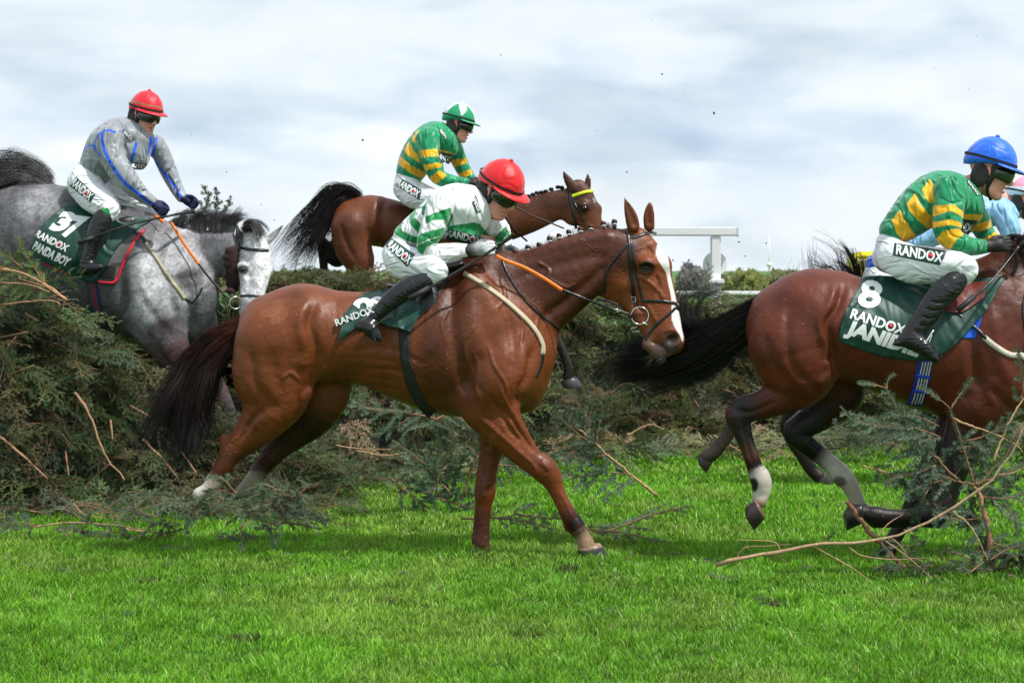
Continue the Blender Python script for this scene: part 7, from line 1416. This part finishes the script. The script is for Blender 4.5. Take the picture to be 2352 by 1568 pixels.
def grey_horse():
    pl = disp(14.8); g6 = Plane(700, 900, 3.137, 14.8); a = Plane(0, 300, 1.568, 14.8); f = Plane(0, 1000, 1.2062, 14.8)
    LG = np.array((.38, .38, .40)); MG = np.array((.135, .135, .148)); DG = np.array((.050, .044, .048)); BR = np.array((.060, .036, .035)); WH = np.array((.66, .66, .68))
    root = thing('horse', pl.w(250, 1100), 'dappled grey racehorse with a white face landing over the fence', 'horse', 'racehorses jumping the fence')
    s = Sculpt(pl, .0105, MG); s.amp = 1.4
    s.chain([(0, 560, 120, 1.0, 0, DG * 1.2), (60, 545, 124, 1.0, 0, MG * .7), (130, 558, 132, 1.0, 0, MG * .75), (215, 588, 134, .92, 0, MG * .8), (300, 628, 142, .86), (362, 652, 130, .8, 0, LG), (410, 676, 92, .9, 0, MG)], k=.06)
    s.chain([(350, 620, 106, .62, 0, LG), (408, 597, 76, .56, 0, LG), (462, 585, 58, .56, 0, MG), (515, 580, 50, .6, 0, MG)], k=.07)
    s.ball(372, 690, 72, 95, ry=56, rot=-20, dy=-.2, k=.07, col=LG); s.ball(345, 610, 50, 95, ry=38, rot=22, dy=-.2, k=.06, col=LG); s.ball(440, 712, 42, 70, ry=60, dy=.02, k=.05, col=MG)
    n = -.2
    s.chain([(375, 740, 64, .75, n, MG), (398, 790, 46, .75, n, BR * 1.4), (425, 840, 36, .75, n, BR), (452, 885, 27, .8, n), (478, 925, 21, .9, n, DG), (492, 965, 16, .9, n), (490, 1005, 16, .9, n), (480, 1035, 19, 1, n)], k=.04)
    s.chain([(452, 740, 44, .75, .1, MG), (458, 800, 36, .75, .1, BR * 1.3), (475, 860, 27, .8, .1), (500, 905, 22, .8, .1), (520, 945, 17, .9, .1, DG), (525, 985, 18, 1, .1)], k=.04)
    s.chain([(20, 600, 105, .75, -.14, MG), (30, 700, 80, .75, -.14, DG), (-20, 780, 50, .8, -.14), (-60, 840, 32, .8, -.14), (-30, 930, 22, .9, -.14)], k=.05); s.chain([(20, 600, 100, .75, .14, MG), (60, 740, 70, .75, .14, DG), (0, 830, 40, .8, .14), (20, 930, 24, .9, .14)], k=.05)
    # head turned towards the viewer
    s.chain([(960, 180, 165, .75, 0, WH), (1000, 330, 190, .75, -.03, WH), (1020, 520, 208, .72, -.06, WH), (1015, 690, 178, .72, -.10, WH), (1000, 850, 158, .72, -.14, WH), (985, 1000, 148, .72, -.17, LG), (975, 1090, 130, .75, -.19, LG)], k=.03, pl=g6)
    s.ball(760, 560, 150, 260, ry=150, dy=.02, k=.06, pl=g6, col=LG); s.ball(1190, 540, 55, 90, ry=80, dy=.0, k=.04, pl=g6, col=WH); s.ball(880, 520, 75, 66, ry=66, dy=-.14, k=.04, pl=g6, col=WH)
    s.ball(893, 556, 56, 34, ry=46, rot=12, dy=-.2, sub=True, k=.02, pl=g6)
    s.chain([(838, 215, 48, .6, -.07, DG), (820, 130, 46, .6, -.07), (797, 40, 28, .6, -.06), (782, -30, 7, .6, -.06)], k=.008, pl=g6); s.chain([(1150, 200, 50, .6, .04, LG), (1220, 130, 46, .6, .05), (1290, 60, 30, .6, .06, MG), (1350, -10, 8, .6, .06)], k=.02, pl=g6)
    s.chain([(1175, 150, 24, .6, .0), (1240, 90, 24, .6, .01), (1300, 35, 12, .6, .03)], sub=True, k=.012, pl=g6)
    S_ = s.stroke
    S_([(310, 560), (300, 640), (315, 720), (345, 790)], 13, -.016); S_([(340, 560), (345, 640), (370, 700)], 14, .008); S_([(395, 620), (410, 680), (420, 740), (405, 790)], 10, -.014); S_([(440, 640), (450, 700), (440, 760)], 10, -.016); S_([(400, 540), (450, 545), (520, 548)], 9, .007); S_([(395, 640), (440, 640), (490, 620)], 10, -.010)
    S_([(100, 470), (110, 540), (100, 620), (120, 680)], 14, -.013); S_([(60, 480), (70, 560), (60, 640)], 14, .007); S_([(360, 760), (385, 810), (420, 850)], 7, -.008); S_([(345, 660), (360, 700), (400, 760)], 10, -.006)
    g_ = lambda p, w_, am: s.stroke(p, w_, am, pl=g6); g_([(960, 600), (980, 700), (960, 800)], 30, -.006); g_([(880, 640), (930, 700), (940, 780)], 18, .004); g_([(1060, 400), (1080, 600), (1070, 800)], 40, .006); g_([(900, 820), (940, 880), (1000, 930)], 24, -.005)
    def col(X, Y, V, Nn, C, bk):
        rn = np.sin(X * .11 + np.sin(Y * .07) * 2) * np.sin(Y * .13 + np.sin(X * .05) * 2)
        C = C * (1 + .18 * rn)[:, None]
        hx = (X / .57422 - 700) * 3.137; hy = (Y / .57422 - 900) * 3.137
        C = mixc(C, WH * 1.1, .85 * smooth01(-np.hypot((X - 360) / 50, (Y - 640) / 95), -1.0, -.2)); C = mixc(C, LG, .7 * smooth01(-np.hypot((X - 110) / 60, (Y - 470) / 60), -1, -.2))
        C = mixc(C, DG, .85 * smooth01(-np.hypot((X - 445) / 42, (Y - 640) / 38), -1, -.4)); C = mixc(C, DG, .7 * smooth01(-np.hypot((X - 230) / 70, (Y - 720) / 60), -1, -.3)); C = mixc(C, BR, .7 * smooth01(-np.hypot((X - 300) / 45, (Y - 750) / 50), -1, -.3)); C = mixc(C, DG, .6 * smooth01(-np.hypot((X - 60) / 60, (Y - 640) / 60), -1, -.3)); C = mixc(C, BR, .6 * smooth01(-np.hypot((X - 400) / 40, (Y - 745) / 30), -1, -.3))
        C = mixc(C, np.array((.03, .028, .03)), .9 * smooth01(-np.hypot((hx - 893), (hy - 556) * 1.3), -95, -50)); C = mixc(C, MG, .5 * smooth01(-np.hypot((hx - 1000) / 120, (hy - 740) / 100), -1, -.3)); return C
    s.obj('body', root, mat_coat('grey_coat', .5, .4, dapple=.95, hair=.35), col); bv = s.bvh()
    e = g6.w(893, 556); ey = hit_y(bv, e[0], e[2], default=14.6); ball_obj('eye', root, (e[0], ey + .012, e[2]), (.026, .022, .02), M['eye'])
    # mane, forelock, tail
    strands('mane', root, [[pl.w(402, 535, -.03), pl.w(400, 512, -.02), pl.w(425, 498, -.02)], [pl.w(450, 532, -.02), pl.w(452, 500, -.02), pl.w(478, 484, -.02)], [pl.w(500, 534, -.02), pl.w(504, 504, -.02), pl.w(530, 492, -.02)], [pl.w(530, 536, -.0), pl.w(540, 508, .02), pl.w(566, 500, .03)]], 2200, M['hair_black'], .035, .05, .0013, 10, (.16, .16, .17), (.035, .033, .036), wave=.015, seed=31, depth=1.2)
    strands('forelock', root, [[g6.w(860, 60, -.06), g6.w(960, 20, -.14), g6.w(1050, 90, -.19), g6.w(1082, 230, -.22)], [g6.w(900, 40, -.06), g6.w(1010, -10, -.13), g6.w(1090, 70, -.18), g6.w(1110, 200, -.21)], [g6.w(930, 50, -.05), g6.w(1040, -20, -.1), g6.w(1130, 20, -.14), g6.w(1150, 120, -.16)]], 800, M['hair_black'], .03, .03, .0012, 10, (.06, .05, .05), (.10, .095, .1), wave=.015, seed=32)
    strands('tail', root, [[a.w(*p[:2], p[2]) for p in q_] for q_ in ([(295, 672, 0), (220, 600, -.02), (120, 570, -.03), (0, 590, -.04), (-120, 660, -.05)], [(290, 680, 0), (200, 630, -.03), (100, 620, -.04), (0, 660, -.05), (-100, 740, -.05)], [(280, 690, 0), (190, 655, -.05), (90, 660, -.06), (10, 720, -.07), (-60, 820, -.08)])], 2600, M['hair_black'], .05, .14, .0017, 16, (.30, .29, .29), (.03, .027, .028), wave=.03, seed=33, depth=.8)
    # cloth
    red = mat_plain('red_binding', srgb('d01c34'), .6); gp = mat_plain('grey_pad_far', (.10, .10, .10), .7, bump=.3)
    pd_, pb = drape('saddle_pad', root, a, [(700, 930), (800, 950), (960, 960)], [(650, 1290), (720, 1300), (790, 1290)], gp, bv, off=.012, fold=0, th=.008); drape('pad_wear_patch', pd_, a, [(705, 1195), (800, 1200)], [(685, 1270), (785, 1280)], M['rubber'], pb, off=.010, fold=0)
    ribbon('pad_binding', pd_, a, [(950, 975), (905, 1040), (865, 1120), (830, 1200), (800, 1280), (770, 1302), (690, 1296)], 15, red, bv, off=.024, th=.004)
    cl, cb = drape('number_cloth', root, a, [(490, 822), (560, 830), (650, 860), (760, 900), (840, 890), (990, 900)], [(285, 1130), (400, 1190), (530, 1250), (640, 1300), (720, 1230), (800, 1080)], M['green_cloth'], bv, fold=.012, fx=22, seed=6, off=.026, nu=80, nv=40, mid=[(335, 975), (440, 1000), (560, 1040), (660, 1080), (740, 1070), (890, 990)])
    ribbon('cloth_hem', cl, a, [(355, 1180), (430, 1218), (500, 1245)], 7, red, bv, off=.016)
    lettering('lettering', cl, a, '3', 475, 928, 115, 10, M['white_letter'], cb, bold=.06, w=95, sk=.45); lettering('lettering', cl, a, '7', 545, 960, 125, 8, M['white_letter'], cb, bold=.06, w=95, sk=.4)
    randox(cl, a, 416, 1046, 44, 27, cb, w=215, sk=.1, bold=.035); lettering('lettering', cl, a, 'PANDA BOY', 410, 1126, 54, 27, M['white_letter'], cb, bold=.05, w=240, sk=.12)
    sd = Sculpt(a, .009, (.02, .018, .018)); sd.chain([(620, 870, 24, 3.2), (720, 900, 22, 3.6), (850, 900, 24, 3.4), (930, 890, 28, 3)], k=.02); sd.chain([(740, 960, 45, .4, -.27), (800, 960, 60, .4, -.27), (850, 940, 50, .4, -.25)], k=.04); sd.obj('saddle', root, M['leather'])
    ribbon('stirrup_leather', root, a, [(760, 960, -.33), (700, 1080, -.38), (650, 1180, -.40)], 14, M['leather'])
    gi = ribbon('girth', root, a, [(640, 1255), (648, 1330), (655, 1400), (662, 1480), (680, 1580)], 62, mat_plain('navy_webbing', srgb('232a56'), .7, bump=.4, nscale=200), bv, off=.008, cross=5)
    for o_, m_ in ((-14, gp), (0, red), (14, gp)): ribbon('girth_stripe', gi, a, [(640 + o_, 1270), (648 + o_, 1340), (655 + o_, 1420), (668 + o_, 1500), (682 + o_, 1570)], 7, m_, bv, off=.013, th=.001)
    bp = ribbon('breastplate', root, a, [(880, 990), (940, 1015), (960, 1050)], 14, M['leather'], bv, off=.012); ribbon('breastplate_strap', bp, a, [(965, 1055), (1040, 1160), (1110, 1270), (1165, 1340), (1200, 1400)], 19, mat_plain('pale_elastic_far', srgb('a8a184'), .7, bump=.3), bv, off=.008); ribbon('breastplate_strap', bp, a, [(1200, 1400), (1240, 1420), (1280, 1370), (1295, 1330)], 10, M['leather'], bv, off=.008)
    rn = ribbon('reins', root, a, [(1105, 930, -.22), (1150, 1000, -.24), (1210, 1090, -.26), (1285, 1190, -.27)], 17, M['orange'], None, th=.006)
    ribbon('rein_leather', rn, a, [(1283, 1186, -.27), (1340, 1260, -.28), (1400, 1330, -.28), (1450, 1390, -.28)], 14, M['leather'], None, th=.006); ribbon('rein_grip', rn, a, [(1000, 890, -.2), (1030, 905, -.22), (1060, 930, -.24)], 22, M['orange'], None, th=.006)
    R_ = lambda nm, pts, w_, m=M['leather'], par=None, o_=.004: ribbon(nm, par or root, g6, pts, w_, m, bv, th=.006, off=o_)
    br = R_('bridle', [(830, 220), (822, 320), (812, 500), (815, 700), (850, 860)], 16); R_('browband', [(780, 268), (880, 292), (1000, 310), (1100, 314), (1190, 322)], 34, par=br, o_=.008); R_('noseband', [(860, 885), (960, 880), (1080, 884), (1180, 905)], 26, par=br); R_('noseband', [(1120, 930), (1040, 990), (960, 1050), (900, 1110), (870, 1160)], 24, par=br)
    C = Sculpt(g6, .007, (.035, .012, .012)); rg = np.random.default_rng(3)
    for i in range(90):
        t = i / 89; x = 745 - 20 * t + rg.normal() * 22; y = 300 + 530 * t; w_ = g6.w(x, y); yy = hit_y(bv, w_[0], w_[2], default=14.65); C.ball(x, y, 42 + rg.random() * 14, 36, ry=30, dy=yy - 14.8 - .022, k=.010, pl=g6)
    C.obj('cheek_sheepskin', br, mat_plain('brown_sheepskin', (.032, .012, .012), .95, bump=1.0, nscale=120, noise=.5))
    w = g6.w(810, 970); y_ = (hit_y(bv, w[0], w[2]) or 14.6) - .02; ring('bit_ring', br, (w[0], y_, w[2]), g6.r(75), .005, M['steel'], tilt=.5)
    M['blueb'] = mat_plain('blue_bandage', srgb('2a5fd0'), .7, noise=.3)
    return root, bv
def hidden_horse():
    pl = disp(14.5); CH = np.array((.03, .018, .014)); root = thing('horse', pl.w(2000, 1130), 'dark racehorse mostly hidden behind the number 8 horse', 'horse', 'racehorses jumping the fence'); s = Sculpt(pl, .012, CH)
    s.chain([(1985, 735, 84, 1.0), (2060, 730, 92, .95), (2150, 740, 96, .9), (2240, 745, 112, .85), (2320, 745, 105, .85)], k=.05); s.chain([(2300, 700, 90, .5), (2380, 640, 70, .5), (2430, 600, 52, .6), (2480, 660, 45, .6), (2520, 720, 36, .6)], k=.05)
    s.chain([(1985, 760, 72, .75, -.1), (1930, 850, 54, .8, -.1), (1830, 900, 36, .8, -.1), (1740, 930, 25, .8, -.1), (1690, 965, 20, .8, -.1), (1665, 1000, 15, .9, -.1), (1640, 1032, 16, .9, -.1), (1618, 1048, 16, 1, -.1)], k=.04)
    s.chain([(1985, 760, 70, .75, .1), (1900, 860, 46, .8, .1), (1825, 960, 26, .8, .1), (1822, 1000, 20, .8, .1), (1845, 1045, 15, .9, .1), (1868, 1080, 15, .9, .1), (1885, 1096, 16, 1, .1)], k=.04)
    s.chain([(2280, 820, 60, .75, -.12), (2260, 900, 40, .75, -.12), (2240, 980, 24, .8, -.12), (2200, 1050, 16, .9, -.12), (2190, 1090, 17, 1, -.12)], k=.04)
    s.obj('body', root, mat_coat('dark_coat', .4, .3)); hoof('hoof', root, pl, 1622, 1046, 20, 26, 50, -.1, (.03, .025, .02), (.03, .02, .02), shoe=False); hoof('hoof', root, pl, 1884, 1094, 20, 26, -20, .1, (.03, .025, .02), (.03, .02, .02), shoe=False)
    G = [[pl.w(*p[:2], p[2]) for p in q] for q in ([(1975, 665, 0), (1950, 620, 0), (1925, 580, 0), (1895, 555, 0)], [(1975, 665, 0), (1945, 630, 0), (1900, 600, 0), (1870, 575, 0)], [(1970, 670, 0), (1930, 645, 0), (1880, 620, 0), (1850, 580, 0)], [(1970, 675, 0), (1900, 650, 0), (1850, 640, 0), (1832, 590, 0)])]
    strands('tail', root, G, 260, M['hair_black'], .03, .16, .0022, 14, (.016, .013, .016), wave=.09, seed=41, depth=.8, curl=1.3)
    G = [[pl.w(*p[:2], p[2]) for p in q] for q in ([(1975, 660, 0), (1965, 620, 0), (1945, 580, 0), (1930, 560, 0)], [(1975, 660, 0), (1985, 620, 0), (1968, 580, 0), (1950, 558, 0)])]; strands('tail', root, G, 160, M['hair_black'], .02, .05, .0022, 12, (.016, .013, .016), wave=.04, seed=42)
    return root, None
H1, BV1 = chestnut(); print('chestnut', time.time() - T0)
for f in (jockey_main, jockey_eight, jockey_bay, jockey_grey, jockey_pink): f(); print(f.__name__, round(time.time() - T0, 1))
for f in (bay_eight, bay_behind, grey_horse, hidden_horse): f(); print(f.__name__, round(time.time() - T0, 1))
